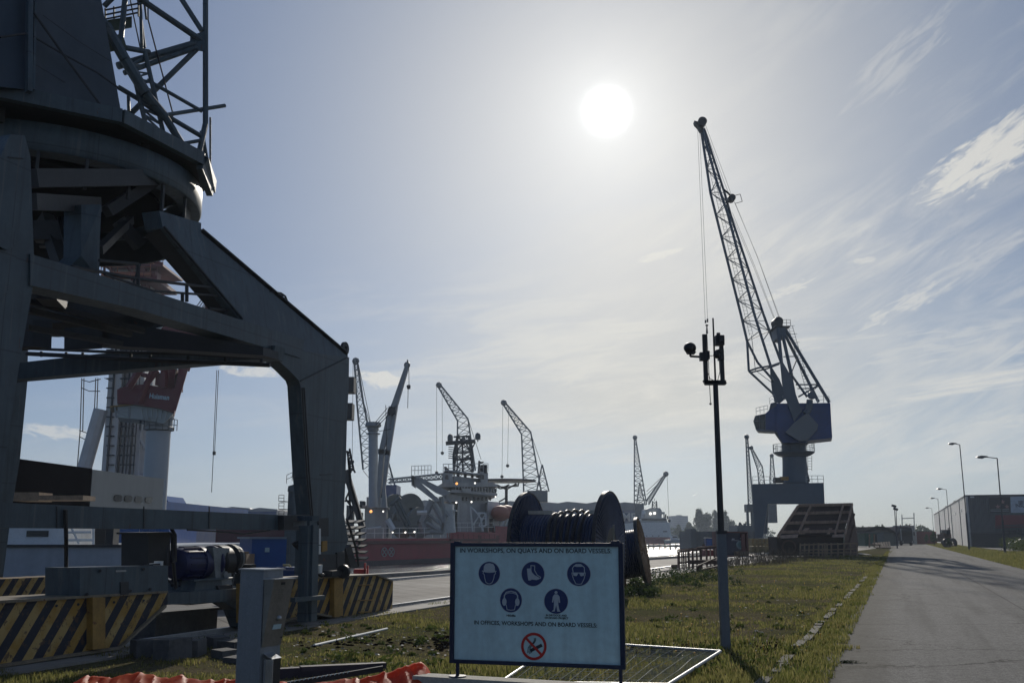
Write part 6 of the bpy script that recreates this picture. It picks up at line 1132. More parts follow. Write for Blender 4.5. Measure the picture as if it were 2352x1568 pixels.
mb = MB(); boxP(mb, 1781, 1800, 1096, 1108, Yb - .2, 1); bpart(mb, 'motor_box', m_black); mb = MB(); boxP(mb, 1794, 1812, 1094, 1102, Yb - .4, .6); bpart(mb, 'yellow_box', m_yellow)
mb = MB(); cx_ = B(1825, 1060).x; r_ = 28 * Yb / FPX; y0 = Yb + 3.6; mb.lathe([(r_ * 1.08, Zy(1109, y0)), (r_, Zy(1060, y0)), (r_, Zy(1022, y0)), (r_ * .97, Zy(1005, y0))], (B(1825, 1060, 3.6).x, y0, 0), n=32); bpart(mb, 'column', m_bc, smooth=True)
mb = MB(); c = Vector((B(1823.5, 1040, 3.6).x, y0, 0)); zt = Zy(1040, y0); R2 = 46 * y0 / FPX; mb.lathe([(r_, zt - .45), (R2 * .8, zt - .3), (R2, zt), (R2, zt + .1), (r_, zt + .1)], c, n=28); mb.rail([(c.x + R2 * math.cos(t), c.y + R2 * math.sin(t), zt + .1) for t in np.linspace(0, 2 * math.pi, 17)], .85, .9, .03); bpart(mb, 'gallery', m_bc)
mb = MB(); mb.ladder(B(1860, 1080, 3), B(1860, 1046, 3), (1, 0, 0), .45, .3, .03); mb.tube(B(1851, 1078, 3), B(1858, 1106, 3), .15); bpart(mb, 'ladder', m_dark)
# slewing house
D3 = (1.2, 4.2, 0)
mb = MB(); mb.prism([B(*p, 1.2) for p in [(1784, 926), (1907, 925), (1911.5, 1005), (1858, 1011), (1850, 1016), (1798, 1016), (1790, 1004), (1784, 990)]], D3); hs2 = bpart(mb, 'machinery_house', m_bluep)
mb = MB(); mb.prism([B(*p, 1.7) for p in [(1777, 989), (1800, 989), (1808, 1020), (1797, 1018)]], (0.855, 3, 0)); mb.prism([B(*p, 1.7) for p in [(1770, 926), (1784, 922), (1784, 945), (1765, 946)]], (0.855, 3, 0)); mb.build('lower_skirt', m_bc, hs2)
mb = MB(); mb.prism([B(*p, 1.4) for p in [(1757, 950), (1764, 944), (1786, 930), (1786, 992), (1757, 987)]], (0.684, 2.4, 0)); cabin = bpart(mb, 'driver_cab', m_bluep)
mb = MB(); mb.prism([B(*p, 1.5) for p in [(1735, 955), (1757, 950), (1757, 988), (1737, 986), (1731, 967)]], (0.627, 2.2, 0)); mb.build('window', m_glass, cabin)
mb = MB(); fr_ = [B(*p, 1.4) for p in [(1735, 955), (1758, 950), (1758, 988), (1737, 986), (1731, 967), (1735, 955)]]; mb.path(fr_, .05, 4); mb.path([B(1744, 953, 1.4), B(1744, 987, 1.4)], .04, 4); mb.path([B(1731, 967, 1.4), B(1758, 966, 1.4)], .04, 4); mb.prism([B(1735, 984, 1.3), B(1780, 988, 1.3), B(1776, 991, 1.3), B(1740, 989, 1.3)], (0.684, 2.4, 0)); mb.build('frame', m_bc, cabin)
mb = MB(); mb.rail([B(1737, 952, 1.4), B(1764, 946, 1.4)], .75, .5, .03); mb.rail([B(1768, 928, 1.5), B(1778, 920, 1.5)], .7, .5, .03); mb.rail([B(1878, 926, 1.3), B(1892, 925, 1.3), B(1905, 925, 1.3)], .75, .6, .03); bpart(mb, 'handrail', m_steel)
mb = MB(); mb.prism([B(*p, .9) for p in [(1791, 829), (1797, 829), (1822, 872), (1828, 905), (1842, 943), (1824, 968), (1816, 945), (1804, 914), (1796, 880)]], (0.142, .5, 0)); mb.prism([B(*p, 3.9) for p in [(1768, 845), (1773, 843), (1790, 870), (1800, 893), (1804, 914), (1790, 926), (1778, 921), (1772, 890)]], (0.142, .5, 0)); bpart(mb, 'jib_foot_plate', m_bc)
mb = MB(); mb.prism([B(*p, .5) for p in [(1854.5, 947), (1879, 974.5), (1877, 986), (1853.5, 1011), (1835.6, 1012.5), (1804, 992), (1824, 970)]], (0.194, .68, 0)); bpart(mb, 'counterweight', M('counterweight_grey', (.15, .17, .185), .55, 0, .06, .3))
mb = MB(); mb.path([B(1850, 950, .8), B(1858, 940, .8), B(1860, 918, .8)], .35, 8); mb.disc(B(1864, 908, .8), .45, (0, -1, 0), .3); mb.disc(B(1802, 912, .8), .25, (0, -1, 0), .2); bpart(mb, 'luffing_arm', m_bc)
# jib: three chords
d0, d1 = 1.0, 4.0
Lc = [(1610, 296, 2.5), (1632, 444, 2.5), (1702, 723, 2.5), (1716, 783, 2.5)]
Cc = [(1612, 296, 2.2), (1671, 489, d0 + .4), (1733, 723, d0), (1771, 843, d0)]; Cc2 = [(1613, 296, 2.3), (1647, 420, 1.8), (1671, 489, 1.5), (1733, 723, 1.0), (1752, 783, 1.0)]
Rc = [(1617, 295, 2.6), (1663.5, 441, 3.2), (1680, 500, 3.5), (1754, 723, d1), (1793, 829, d1)]
def pline(Q, y):
    for (x0, y0, z0), (x1, y1, z1) in zip(Q, Q[1:]):
        if y0 <= y <= y1: t = (y - y0) / (y1 - y0); return B(x0 + (x1 - x0) * t, y, z0 + (z1 - z0) * t)
    return B(*Q[-1])
mb = MB(); ch = .155
mb.path([B(*p) for p in Lc], ch, 6); mb.path([B(*p) for p in Cc2] + [B(1771, 843, 1.0)], ch, 6); mb.path([B(*p) for p in Rc], ch, 6)
mb.path([B(1716, 783, 2.5), B(1720, 852, 2.5), B(1776, 904, 3.0), B(1784, 925, 3)], ch * .9, 6); mb.path([B(1716, 783, 2.5), B(1740, 832, 2.5), B(1771, 867, 2.5), B(1775, 875, 3.8)], ch * .9, 6)
mb.path([B(1720, 852, 2.5), B(1740, 845, 2.5), B(1771, 840, 1.2), B(1793, 832, 3.8)], .11, 5); mb.path([B(1725, 855, 2.6), B(1760, 847, 3.6), B(1790, 836, 3.8)], .09, 5)
jb = bpart(mb, 'jib', m_bc, smooth=True)
mb = MB(); ys = [296 + (i / 19) ** .9 * (783 - 296) for i in range(20)]; flip = 0
for i, (ya, yb2) in enumerate(zip(ys, ys[1:])):
    L0, L1, C0, C1, R0_, R1 = pline(Lc, ya), pline(Lc, yb2), pline(Cc2, ya), pline(Cc2, yb2), pline(Rc, ya), pline(Rc, yb2)
    for (p, q_) in (((L0, C1) if i % 2 else (C0, L1)), ((C0, R1) if i % 2 else (R0_, C1)), ((L0, R1) if i % 2 else (R0_, L1))): mb.tube(p, q_, .05, n=4)
    if i % 2: mb.tube(L0, C0, .045, n=4); mb.tube(L0, R0_, .045, n=4); mb.tube(C0, R0_, .045, n=4)
mb.build('lacing', m_bc, jb)
mb = MB(); a, b = B(1618, 330, 2.4), B(1726, 770, 2.2); sd_ = Vector((.2, 0, 0)); mb.tube(a - sd_, b - sd_, .025, n=4); mb.tube(a + sd_, b + sd_, .025, n=4)
for i in range(60): p = a.lerp(b, (i + .5) / 60); mb.tube(p - sd_, p + sd_, .02, n=4)
mb.path([B(1726, 770, 2.2), B(1735, 850, 2.2), B(1775, 880, 2.4)], .04, 4); mb.build('jib_ladder', m_bc, jb)
mb = MB(); mb.disc(B(1611, 284, 2.1), .52, (0, -1, 0), .8, 20); mb.prism([B(*p, 1.9) for p in [(1595, 277), (1604, 280), (1614, 277), (1620, 284), (1614, 300), (1610, 300), (1604, 290), (1597, 283)]], (0, .9, 0)); mb.build('jib_head', m_dark, jb)
mb = MB(); mb.disc(B(1678, 459, 2.2), .42, (0, -1, 0), .9, 20); mb.path([B(1688, 449, 2.5), B(1700, 446, 2.5), B(1705, 463, 2.5), B(1690, 467, 2.5)], .04, 4); mb.path([B(1663, 436, 2.5), B(1676, 447, 2.5), B(1668, 480, 2.5)], .12, 5); mb.build('luffing_sheave', m_dark, jb)
# A frame
mb = MB(); T2 = [((1787, 752, 1.2), (1795, 834, 1.0), .2), ((1798, 771, 1.2), (1818, 861, 1.2), .2), ((1818, 861, 1.2), (1854, 911, 1.2), .14), ((1801, 764, 3.6), (1880, 923, 4.6), .2), ((1804, 756, 1.6), (1905, 924, 1.5), .19), ((1812, 784, 1.4), (1870, 905, 4.5), .14),
   ((1800, 819, 1.2), (1831, 818, 3.6), .06), ((1816, 860, 1.2), (1833, 818, 3.6), .07), ((1828, 883, 1.2), (1878, 883, 1.6), .08), ((1832, 892, 1.2), (1860, 892, 1.6), .06), ((1834, 911, 1.2), (1880, 884, 1.6), .09), ((1856, 905, 1.2), (1880, 886, 3.6), .06)]
for a, b, r in T2: mb.tube(B(*a), B(*b), r, n=6)
mb.prism([B(*p, 1.1) for p in [(1784, 752), (1805, 752), (1806, 772), (1800, 778), (1788, 775)]], (0, 2.6, 0)); af = bpart(mb, 'a_frame', m_bc)
mb = MB(); mb.disc(B(1789, 737, 1.5), .5, (0, -1, 0), -1.6, 20); mb.prism([B(*p, 1.4) for p in [(1782, 740), (1797, 738), (1797, 754), (1785, 754)]], (0, 2, 0)); boxP(mb, 1780, 1815, 748, 751, Yb + 1, 2.6); mb.rail([B(1798, 748, 1), B(1816, 748, 1)], .7, .45, .03); mb.build('apex_platform', m_dark, af)
mb = MB(); mb.ladder(B(1858, 901, 2.5), B(1815, 748, 2.5), (1, 0, 0), .5, .35, .03)
for i in range(9): t = i / 8; p = B(1858, 901, 2.5).lerp(B(1815, 748, 2.5), t); mb.path([p + Vector((-.25, 0, 0)), p + Vector((.1, .3, .05)), p + Vector((.55, .1, .05)), p + Vector((.25, 0, 0))], .025, 3)
mb.build('ladder', m_bc, af)
mb = MB(); 
for p in ([(1602.5, 295), (1620, 742)], [(1607, 297), (1625.5, 740)], [(1617, 288), (1664, 420), (1677, 452)], [(1620, 286), (1670, 420), (1684, 460)], [(1686, 462), (1740, 590), (1793, 735)], [(1688, 465), (1742, 596), (1790, 732)], [(1679, 490), (1730, 610), (1777, 730)], [(1682, 488), (1734, 612), (1781, 735)]): mb.path([B(x, y, 2.4) for x, y in p], .022, 3)
mb.path([B(1623.5, 762, 2.4), B(1627, 830, 2.4), B(1632, 926, 2.4)], .05, 4); mb.tube(B(1620.5, 735, 2.4), B(1620.5, 742, 2.4), .09); mb.tube(B(1625, 732, 2.4), B(1625, 740, 2.4), .09); mb.ball(B(1623.5, 747, 2.4), .19, 8, .6); mb.tube(B(1623.5, 748, 2.4), B(1624, 766, 2.4), .06, .13); mb.ball(B(1632, 927, 2.4), .15, 8)
bpart(mb, 'hoist_rope', m_dark)
# ---- riveted steel section on the quay edge
Yr = 88; rs_ = thing('steel_section', 'rusty brown slanted steel structure with ribbed cross beams on the grass', 'steel section', tuple(P(1870, 1275, Yr)))
m_rib = M('sunlit_rust_flange', (.32, .215, .155), .85, 0, .35, 3)  # sunlight on the flanges is put into this paler rust colour
Fp = lambda x, y, d=0: P(x, y, Yr + 3.2 * (1 - (y - 1160) / 68) + d)      # sloping face, top leans away
mb = MB(); mb.prism([Fp(*p, .15) for p in [(1834, 1164), (1956, 1160), (1937, 1228), (1787, 1230)]], (0, .25, -.1)); fc = mb.build('face_plate', M('darkened_rust_plate', (.035, .016, .014), .9, 0, .3, 1), rs_)  # plate colour darkened for contrast with the sunlit flange colour
for y, x0, x1 in ((1163, 1833, 1957), (1181, 1823, 1951), (1203, 1809, 1945), (1224, 1790, 1940)):
    mb = MB(); a, b = Fp(x0, y), Fp(x1, y - 3); mb.beam(a, b, .26, .07); mb.beam(a - Vector((0, .15, -.10)), b - Vector((0, .15, -.10)), .05, .22)
    for k in range(18): p = a.lerp(b, (k + .4) / 18.4); mb.obox(p + Vector((0, -.22, .02)), (.035, 0, 0), (.08, .24, 0), (0, 0, .24))
    mb.build('cross_beam', m_rib, rs_)
for (x0, y0, x1, y1) in ((1833, 1162, 1786, 1232), (1862, 1162, 1834, 1224), (1937, 1158, 1918, 1226), (1958, 1157, 1941, 1228)):
    mb = MB(); mb.beam(Fp(x0, y0, -.25), Fp(x1, y1, -.25), .10, .24); mb.build('rib', m_rib, rs_)
mb = MB(); mb.prism([Fp(1850, 1212, -.1), Fp(1860, 1212, -.1), Fp(1848, 1226, -.1), Fp(1838, 1226, -.1)], (0, .2, 0)); mb.prism([Fp(1906, 1212, -.1), Fp(1912, 1212, -.1), Fp(1906, 1226, -.1), Fp(1900, 1226, -.1)], (0, .2, 0)); mb.prism([Fp(1792, 1229, -.3), Fp(1834, 1226, -.3), Fp(1832, 1234, -.3), Fp(1794, 1236, -.3)], (0, .3, 0)); mb.prism([Fp(1915, 1227, -.3), Fp(1940, 1226, -.3), Fp(1937, 1233, -.3), Fp(1912, 1233, -.3)], (0, .3, 0)); mb.build('gusset', m_rib, rs_)
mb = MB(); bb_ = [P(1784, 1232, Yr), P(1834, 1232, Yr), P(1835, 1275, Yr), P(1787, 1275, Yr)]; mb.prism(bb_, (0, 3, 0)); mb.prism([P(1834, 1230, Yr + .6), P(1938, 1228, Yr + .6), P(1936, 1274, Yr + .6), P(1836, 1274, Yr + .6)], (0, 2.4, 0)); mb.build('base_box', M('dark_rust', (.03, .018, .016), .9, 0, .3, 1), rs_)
mb = MB(); mb.lathe([(.5, -.02), (.62, -.02), (.62, .12), (.5, .12), (.5, -.02)], P(1812, 1256, Yr - .05), (0, -1, 0), 24); mb.build('manhole', m_rustst, rs_)
mb = MB(); mb.prism([P(1957, 1158, Yr + 3.1), P(1964, 1205, Yr + 4), P(1970, 1250, Yr + 4), P(1968, 1274, Yr + 3), P(1938, 1274, Yr), P(1940, 1228, Yr)], (.15, .3, 0)); mb.beam(P(1942, 1228, Yr), P(1962, 1180, Yr + 3), .15, .15); mb.beam(P(1946, 1262, Yr), P(1962, 1206, Yr + 3), .15, .15); mb.build('side_frame', m_rustst, rs_)
# wooden and steel trestles in front of it
for (x0, x1, yt, yb, Yd, col, l) in ((1838, 1900, 1248, 1274, 84, m_wood, 'left pale timber trestle fence in front of the rusty steel structure'), (1880, 1968, 1247, 1274, 82, m_wood, 'right pale timber trestle fence in front of the rusty steel structure')):
    mb = MB(); r_ = random.Random(x0)
    mb.beam(P(x0, yt + 3, Yd), P(x1, yt, Yd), .12, .10); mb.beam(P(x0 + 4, (yt + yb) / 2 + 2, Yd), P(x1, (yt + yb) / 2 - 1, Yd), .08, .08); mb.beam(P(x0, yb - 5, Yd), P(x1, yb - 6, Yd), .08, .08)
    for i in range(7): x = x0 + (x1 - x0) * i / 6; mb.beam(P(x, yt - 1, Yd), P(x + r_.uniform(-1, 1), yb + 3, Yd), .10, .10, up=(0, 1, 0))
    tag(mb.build('trestle', col), l, 'trestle', 'timber trestles before the rusty structure')
mb = MB(); g_ = G(1988, 1275); mb.prism([g_ + Vector((-.5, -.3, .1)), g_ + Vector((.45, -.3, .02)), g_ + Vector((.5, .6, .08)), g_ + Vector((-.5, .7, .2))], (0, 0, .04)); tag(mb.build('loose_board', M('pale_board2', (.5, .42, .33), .7)), 'single pale board lying in the grass right of the rusty structure', 'board')
# yellow bar stack by the crane foot
mb = MB(); Yd = 98; boxP(mb, 1728, 1780, 1254, 1268, Yd, 2)
for x in (1734, 1742, 1750, 1758, 1766, 1772): mb.beam(P(x, 1254, Yd), P(x, 1238, Yd), .15, .15, up=(0, 1, 0))
for y in (1238, 1246): mb.beam(P(1734, y, Yd), P(1772, y, Yd), .15, .12)
tag(mb.build('keel_block_stack', M('brown_yellow_timber', (.30, .22, .09), .85, 0, .35, 2)), 'stack of brown yellow keel blocks at the left foot of the blue crane', 'block stack')
# ---- workshop container with open side
wc = thing('workshop_container', 'open dark blue and red workshop container behind the camera pole', 'container', tuple(G(1690, 1275))); Yd = 90
mb = MB(); a, b = P(1649, 1275, Yd), P(1720, 1275, Yd); zt = Zy(1220, Yd); a.z = b.z = 0
mb.box(a.x, b.x, Yd + 2.2, Yd + 2.3, .02, zt); mb.box(a.x, b.x, Yd, Yd + 2.3, zt - .1, zt); mb.box(a.x, a.x + .1, Yd, Yd + 2.2, 0, zt - .1); mb.box(b.x - .1, b.x, Yd, Yd + 2.2, 0, zt - .1); mb.box(a.x, b.x + .6, Yd - .6, Yd + 2.2, 0, .1); mb.box(b.x - .6, b.x - .25, Yd, Yd + .1, .4, zt - .2); mb.build('body', M('oxide_red_paint', (.13, .03, .025), .6, 0, .25, 1), wc)
mb = MB(); mb.box(P(1655, 1275, Yd).x, b.x - .62, Yd + .4, Yd + .5, .1, zt - .1); mb.build('inner_panel', M('midnight_blue_panel', (.012, .018, .05), .6), wc)
mb = MB(); c = P(1701, 1250.5, Yd + .38); mb.disc(c, .38, (0, -1, 0), .03, 24); mb.m(1); mb.disc(c + Vector((0, -.031, 0)), .24, (0, -1, 0), .01, 20); mb.build('round_emblem', [M('emblem_pale', (.25, .33, .34), .6), M('emblem_green', (.12, .22, .2), .6)], wc)
mb = MB(); q_ = lambda x, y: P(x, y, Yd + .37); mb.prism([q_(*p) for p in [(1705, 1229), (1707, 1231), (1711, 1236), (1709, 1237), (1707.5, 1235.5), (1707, 1243), (1705.5, 1246), (1704, 1243), (1703, 1235.5), (1701, 1237), (1700, 1236), (1703.5, 1231)]], (0, .02, 0)); mb.disc(q_(1705.3, 1227.6), .07, (0, -1, 0), .02); mb.prism([q_(1680, 1240), (q_(1697, 1240)), q_(1697, 1241), q_(1680, 1241)], (0, .02, 0)); mb.prism([q_(1681, 1236), q_(1687, 1236), q_(1687, 1238.5), q_(1681, 1238.5)], (0, .02, 0)); mb.build('figure_sticker', M('figure_white', (.45, .47, .5), .6), wc)
mb = MB(); mb.box(P(1688, 1275, Yd).x, b.x - .1, Yd - .3, Yd + .35, .1, .45); mb.build('bench', m_wood, wc)
bo = thing('site_toilet', 'narrow dark blue cabin standing on the quay left of the camera pole', 'cabin', tuple(G(1630, 1266)))
mb = MB(); Yd = 112; a, b = P(1622, 1266, Yd), P(1638, 1266, Yd); mb.box(a.x, b.x, Yd, Yd + 1, 0, Zy(1236, Yd)); mb.build('body', m_bluep, bo); mb = MB(); mb.box(a.x - .04, b.x + .04, Yd - .04, Yd + 1.04, Zy(1236, Yd), Zy(1235, Yd) + .04); mb.build('roof', m_steel, bo); mb = MB(); mb.box(a.x + .1, b.x - .1, Yd - .03, Yd, .1, Zy(1238, Yd)); mb.build('door', m_bluebox, bo)
mb = MB(); boxP(mb, 1611, 1621, 1254, 1266, 108, 1); mb.tube(P(1616, 1254, 108.3), P(1616, 1249, 108.3), .15); tag(mb.build('oil_drum_box', m_rustst), 'small brown box standing left of the narrow blue cabin', 'box')
# ---- pile of rusty railings in the grass
rp = thing('railing_pile', 'pile of thin rusty railings and bars standing in the grass left of the camera pole', 'railings', tuple(G(1605, 1308)))
for i, (x0, y0, x1, y1, h, Yd) in enumerate(((1557, 1262, 1600, 1259, 40, 56), (1575, 1261, 1656, 1256, 44, 57), (1600, 1257, 1652, 1252, 40, 60), (1560, 1266, 1610, 1262, 36, 54))):
    mb = MB(); a, b = P(x0, y0, Yd), P(x1, y1, Yd); mb.tube(a, b, .045, n=6); n = 5
    for k in range(n + 1): p = a.lerp(b, k / n); mb.tube(p, (p.x + .02 * (k % 3 - 1), p.y, .0), .04, n=5)
    mb.tube((a.x, a.y, .35), (b.x, b.y, .30 + .05 * i), .035, n=5); mb.build('railing', m_rustst if i % 2 else m_rib, rp)
mb = MB(); boxP(mb, 1619, 1643, 1262, 1276, 62, .9); tubes(mb, [[(1620, 1262), (1620, 1252)], [(1641, 1262), (1641, 1250)]], 62, .05); mb.build('red_bin', M('dull_red', (.16, .02, .02), .6), rp)
mb = MB(); mb.beam(P(1612, 1308, 50), P(1656, 1298, 51), .08, .08); mb.beam(P(1600, 1300, 51), P(1655, 1276, 53), .06, .06); mb.beam(P(1585, 1290, 53), P(1650, 1290, 53), .3, .2); mb.cbox(G(1549, 1307) + Vector((0, 0, .12)), .3, .2, .26); mb.cbox(G(1606, 1312) + Vector((0, 0, .15)), .26, .2, .34); mb.build('bar', m_rustst, rp)
# ---- shed group left of the road
qh = thing('arched_shed', 'dark arched roof shed left of the road end', 'shed', tuple(G(2025, 1251))); Yd = 200
pts = [P(x, y, Yd) for x, y in [(1986, 1221), (1997, 1215), (2010, 1211), (2022, 1210), (2036, 1212), (2050, 1219), (2063, 1228), (2064, 1252), (1986, 1252)]]
mb = MB(); mb.prism(pts, (0, 12, 0)); mb.build('wall', M('shed_wall', (.10, .11, .10), .8, 0, .1, .3), qh)
mb = MB(); mb.prism([p + Vector((0, -.5, .12)) for p in pts[:7]] + [p + Vector((0, -.5, -.5)) for p in reversed(pts[:7])], (0, 13, 0)); mb.build('roof', M('black_roofing_felt', (.015, .015, .016), 1.0, spec=0.), qh)
m_lamp0 = M('dull_roof_sheet', (.12, .13, .13), .9, spec=.1)
gc = thing('green_container', 'green site container with pale flat roof left of the arched shed', 'container', tuple(G(2008, 1251))); Yd = 165
mb = MB(); boxP(mb, 1988, 2028, 1223, 1254, Yd, 3); mb.build('body', M('dark_green_paint', (.03, .10, .06), .6, 0, .15, .5), gc); mb = MB(); boxP(mb, 1972, 2030, 1221, 1223.5, Yd - .4, 3.8); mb.build('roof', m_lamp0, gc); mb = MB(); boxP(mb, 2011, 2027, 1226, 1246, Yd - .1, .08); mb.build('window', m_glass, gc)
m_gg = M('grey_green_panel', (.13, .14, .12), .7, 0, .1, .5)
for x0, x1, y0, y1, Yd, l in ((2031, 2054, 1224, 1253, 160, 'grey green panelled cabin right of the green container'), (1965, 1987, 1226, 1252, 170, 'grey green panelled cabin left of the green container')):
    mb = MB(); boxP(mb, x0, x1, y0, y1, Yd, 3); r_ = thing('site_cabin', l, 'cabin', tuple(P(x0, y1, Yd)), 'site cabins'); mb.build('wall', m_gg, r_); mb = MB(); boxP(mb, x0 - .5, x1 + .5, y0 - .8, y0, Yd - .1, 3.2); mb.build('roof', m_lamp0, r_)
mb = MB()
for i in range(7): mb.beam(P(2006 + i * 6, 1247 - i * .5, 140), P(2014 + i * 5, 1258, 138), .25, .15)
tag(mb.build('scrap_timber', m_wood), 'heap of scrap timber lying before the green container', 'timber pile'); mb = MB()
for x in (1997, 2008): mb.beam(P(x, 1256, 132), P(x, 1226, 132), .25, .12)
mb.beam(P(1995, 1250, 132), P(2022, 1251, 132), .2, .15); mb.beam(P(2020, 1250, 132), P(2021, 1260, 132), .15, .15)
tag(mb.build('plank_rack', m_wood), 'pair of upright planks with a cross bar left of the scrap timber', 'plank rack')
# bushes / dark hedge around
m_leaf = M('dark_foliage', (.035, .06, .015), .8, 0, .4, .5, c2=(.07, .10, .025), trans=.3); m_leaf2 = M('olive_foliage', (.06, .085, .02), .8, 0, .4, .7, c2=(.10, .13, .03), trans=.35); m_bark = M('bark', (.05, .04, .03), .9, 0, .3, 3)
def leafcloud(mb, blobs, n, ls, seed):
    r = random.Random(seed)
    for (c, rx, ry, rz) in blobs:
        for _ in range(n):
            u = Vector((r.gauss(0, 1), r.gauss(0, 1), r.gauss(0, 1))).normalized() * (r.random() ** .35); p = Vector(c) + Vector((u.x * rx, u.y * ry, u.z * rz))
            if noise.noise(p * (1.1 / max(rx, .2))) < -.28: continue
            s_ = ls * r.uniform(.5, 1.3); a = Vector((r.uniform(-1, 1), r.uniform(-1, 1), r.uniform(-1, 1))).normalized(); b = a.cross(Vector((r.uniform(-1, 1), r.uniform(-1, 1), .3))).normalized()
            mb.add([p - a * s_, p + b * s_ * .6, p + a * s_, p - b * s_ * .6], [(0, 1, 2, 3)])
    return mb
def tree(x, yt, w, Yd, label, seed, yb=1245, mat=None, group='trees on the far bank', name='tree', tall=1.0):
    r = random.Random(seed); base = P(x, yb, Yd); base.z = .2; zt = Zy(yt, Yd); H = zt - base.z; Wd = w * Yd / FPX / 2
    t = thing(name, label, 'tree', tuple(base), group); mb = MB(); mb.tube(base, base + Vector((0, 0, H * .5)), Wd * .10, Wd * .05, 7)
    bl = []
    for i in range(13):
        h = r.uniform(.28, .93); k = math.sin(math.pi * min(1, (h * .9 + .12))) ** .6; a = r.uniform(0, 6.28); q_ = base + Vector((math.cos(a) * Wd * .62 * k * r.random() ** .5, math.sin(a) * Wd * .6 * k, H * h)); rr = Wd * r.uniform(.26, .42); bl.append((q_, rr, rr, rr * 1.25 * tall)); mb.tube(base + Vector((0, 0, H * .35 * h)), q_, Wd * .04, Wd * .01, 4)
    bl.append((base + Vector((0, 0, H * .92)), Wd * .22, Wd * .22, H * .08)); mb.build('trunk', m_bark, t)
    mb = MB(); leafcloud(mb, bl, 330, Wd * .085, seed); mb.build('crown', mat or m_leaf, t, flat=True); return t
far = [(1560, 1207, 26, 'round dark tree left of the apartment block foot'), (1583, 1200, 34, 'dark broad tree in front of the apartment block'), (1608, 1174, 40, 'tall tree at the left end of the far poplar group'), (1628, 1180, 34, 'middle poplar of the far group left of the camera pole'), (1645, 1171, 32, 'tall poplar directly left of the camera pole'), (1668, 1174, 34, 'tall poplar directly right of the camera pole'), (1684, 1198, 26, 'low tree at the right end of the far poplar group')]
for i, (x, y, w, l) in enumerate(far): tree(x, y, w, 560, l, 20 + i, tall=1.5 if 'poplar' in l else 1.1)
mb = MB(); r = random.Random(9); bl = []
for x in range(1528, 1760, 7): p = P(x, 1233 + r.uniform(-6, 3) + (8 if x < 1600 else 0) - (0 if x < 1690 else 0), 640); bl.append((p, 6, 6, 5 + r.uniform(0, 4)))
for x in range(1955, 2140, 8): p = P(x, 1232 + r.uniform(-5, 4), 420); bl.append((p, 5.0, 5, 2.4 + r.uniform(0, 2)))
leafcloud(mb, bl, 190, 1.0, 4); tag(mb.build('far_wood', m_leaf, flat=True), 'hazy band of distant tree tops along the horizon', 'wood', kind='stuff')
for i, (x, yt, w, Yd, l) in enumerate(((2146, 1219, 22, 190, 'dark bush at the road edge beside the last street lamp'), (2129, 1226, 14, 230, 'small dark bush in front of the red container'), (2181, 1236, 16, 150, 'low bush at the foot of the third street lamp'))):
    tree(x, yt, w, Yd, l, 60 + i, yb=1248, mat=m_leaf, group='bushes by the road end', name='bush')
mb = MB(); r = random.Random(12); bl = []
for i in range(46): s_ = 66 + i * 1.5; p = rd(s_, RW + 7.2 + r.uniform(-1, 1.4)); bl.append(((p.x, p.y, .45 + r.uniform(0, .5)), .8, .8, .5 + r.uniform(0, .5)))
leafcloud(mb, bl, 170, .09, 5); tag(mb.build('hedge_scrub', m_leaf2, flat=True), 'green scrub and nettles along the foot of the warehouse front', 'scrub', kind='stuff')
# weeds, dry stalks by the rusty structure and at the reels
mb = MB(); r = random.Random(8)
for i in range(900):
    t = r.random(); x = 1638 + 290 * t; p = G(x, 1300 - 22 * t + r.uniform(-6, 8)); h = r.uniform(.25, .95) * (1 if 1690 < x < 1860 else .5); q_ = p + Vector((r.uniform(-.25, .25), r.uniform(-.2, .2), h)); mb.tube(p, q_, .014, .006, 3)
    if r.random() < .5: mb.tube(p.lerp(q_, .5), p.lerp(q_, .5) + Vector((r.uniform(-.3, .3), 0, h * .4)), .009, .005, 3)
tag(mb.build('dry_weeds', M('dry_stalks', (.10, .08, .055), .9, 0, .35, 3, trans=.2), flat=True), 'brown dry weeds and stalks in front of the rusty structure', 'weeds', kind='stuff')
mb = MB(); bl = []
for i in range(70): x = r.choice([r.uniform(1440, 1505), r.uniform(1440, 1640), r.uniform(1500, 1700)]); y = r.uniform(1330, 1372) if x < 1505 else r.uniform(1310, 1350); p = G(x, y); bl.append((p + Vector((0, 0, .12)), .28, .28, .16))
leafcloud(mb, bl, 60, .05, 6); tag(mb.build('weed_clumps', m_leaf, flat=True), 'low dark green weed clumps around the reels and in the verge', 'weeds', kind='stuff')
mb = MB()
for x, y in [(1350, 1475), (1580, 1452), (1576, 1454), (1614, 1442), (1612, 1466), (1619, 1470), (1799, 1476), (1885, 1470), (1513, 1475), (1528, 1458), (1553, 1512), (1622, 1366), (1627, 1372), (1700, 1403), (1833, 1500), (1480, 1345)] + [(r.uniform(1450, 1900), r.uniform(1330, 1520)) for _ in range(30)]:
    p = G(x, y); mb.tube(p, p + Vector((0, 0, .1)), .003, n=3); mb.ball(p + Vector((0, 0, .11)), .018 if x < 1560 or y > 1430 else .025, 6, .5)
tag(mb.build('dandelions', M('yellow_petals', (.7, .42, .02), .6, trans=.3), flat=True), 'small yellow dandelion flowers scattered over the verge', 'flowers', kind='stuff')
mb = MB()
for i in range(260):
    p = G(r.uniform(1440, 1960), r.uniform(1300, 1530)) if i % 2 else G(r.uniform(660, 1040), r.uniform(1440, 1540)); mb.cbox(p + Vector((0, 0, .02)), r.uniform(.02, .07), r.uniform(.02, .05), .012, rz=r.uniform(0, 3), rx=r.uniform(-.5, .5))
tag(mb.build('litter', M('pale_litter', (.35, .33, .28), .7), flat=True), 'small pale stones and scraps scattered in the grass', 'stones', kind='stuff')
mb = MB(); r = random.Random(31); bl = []
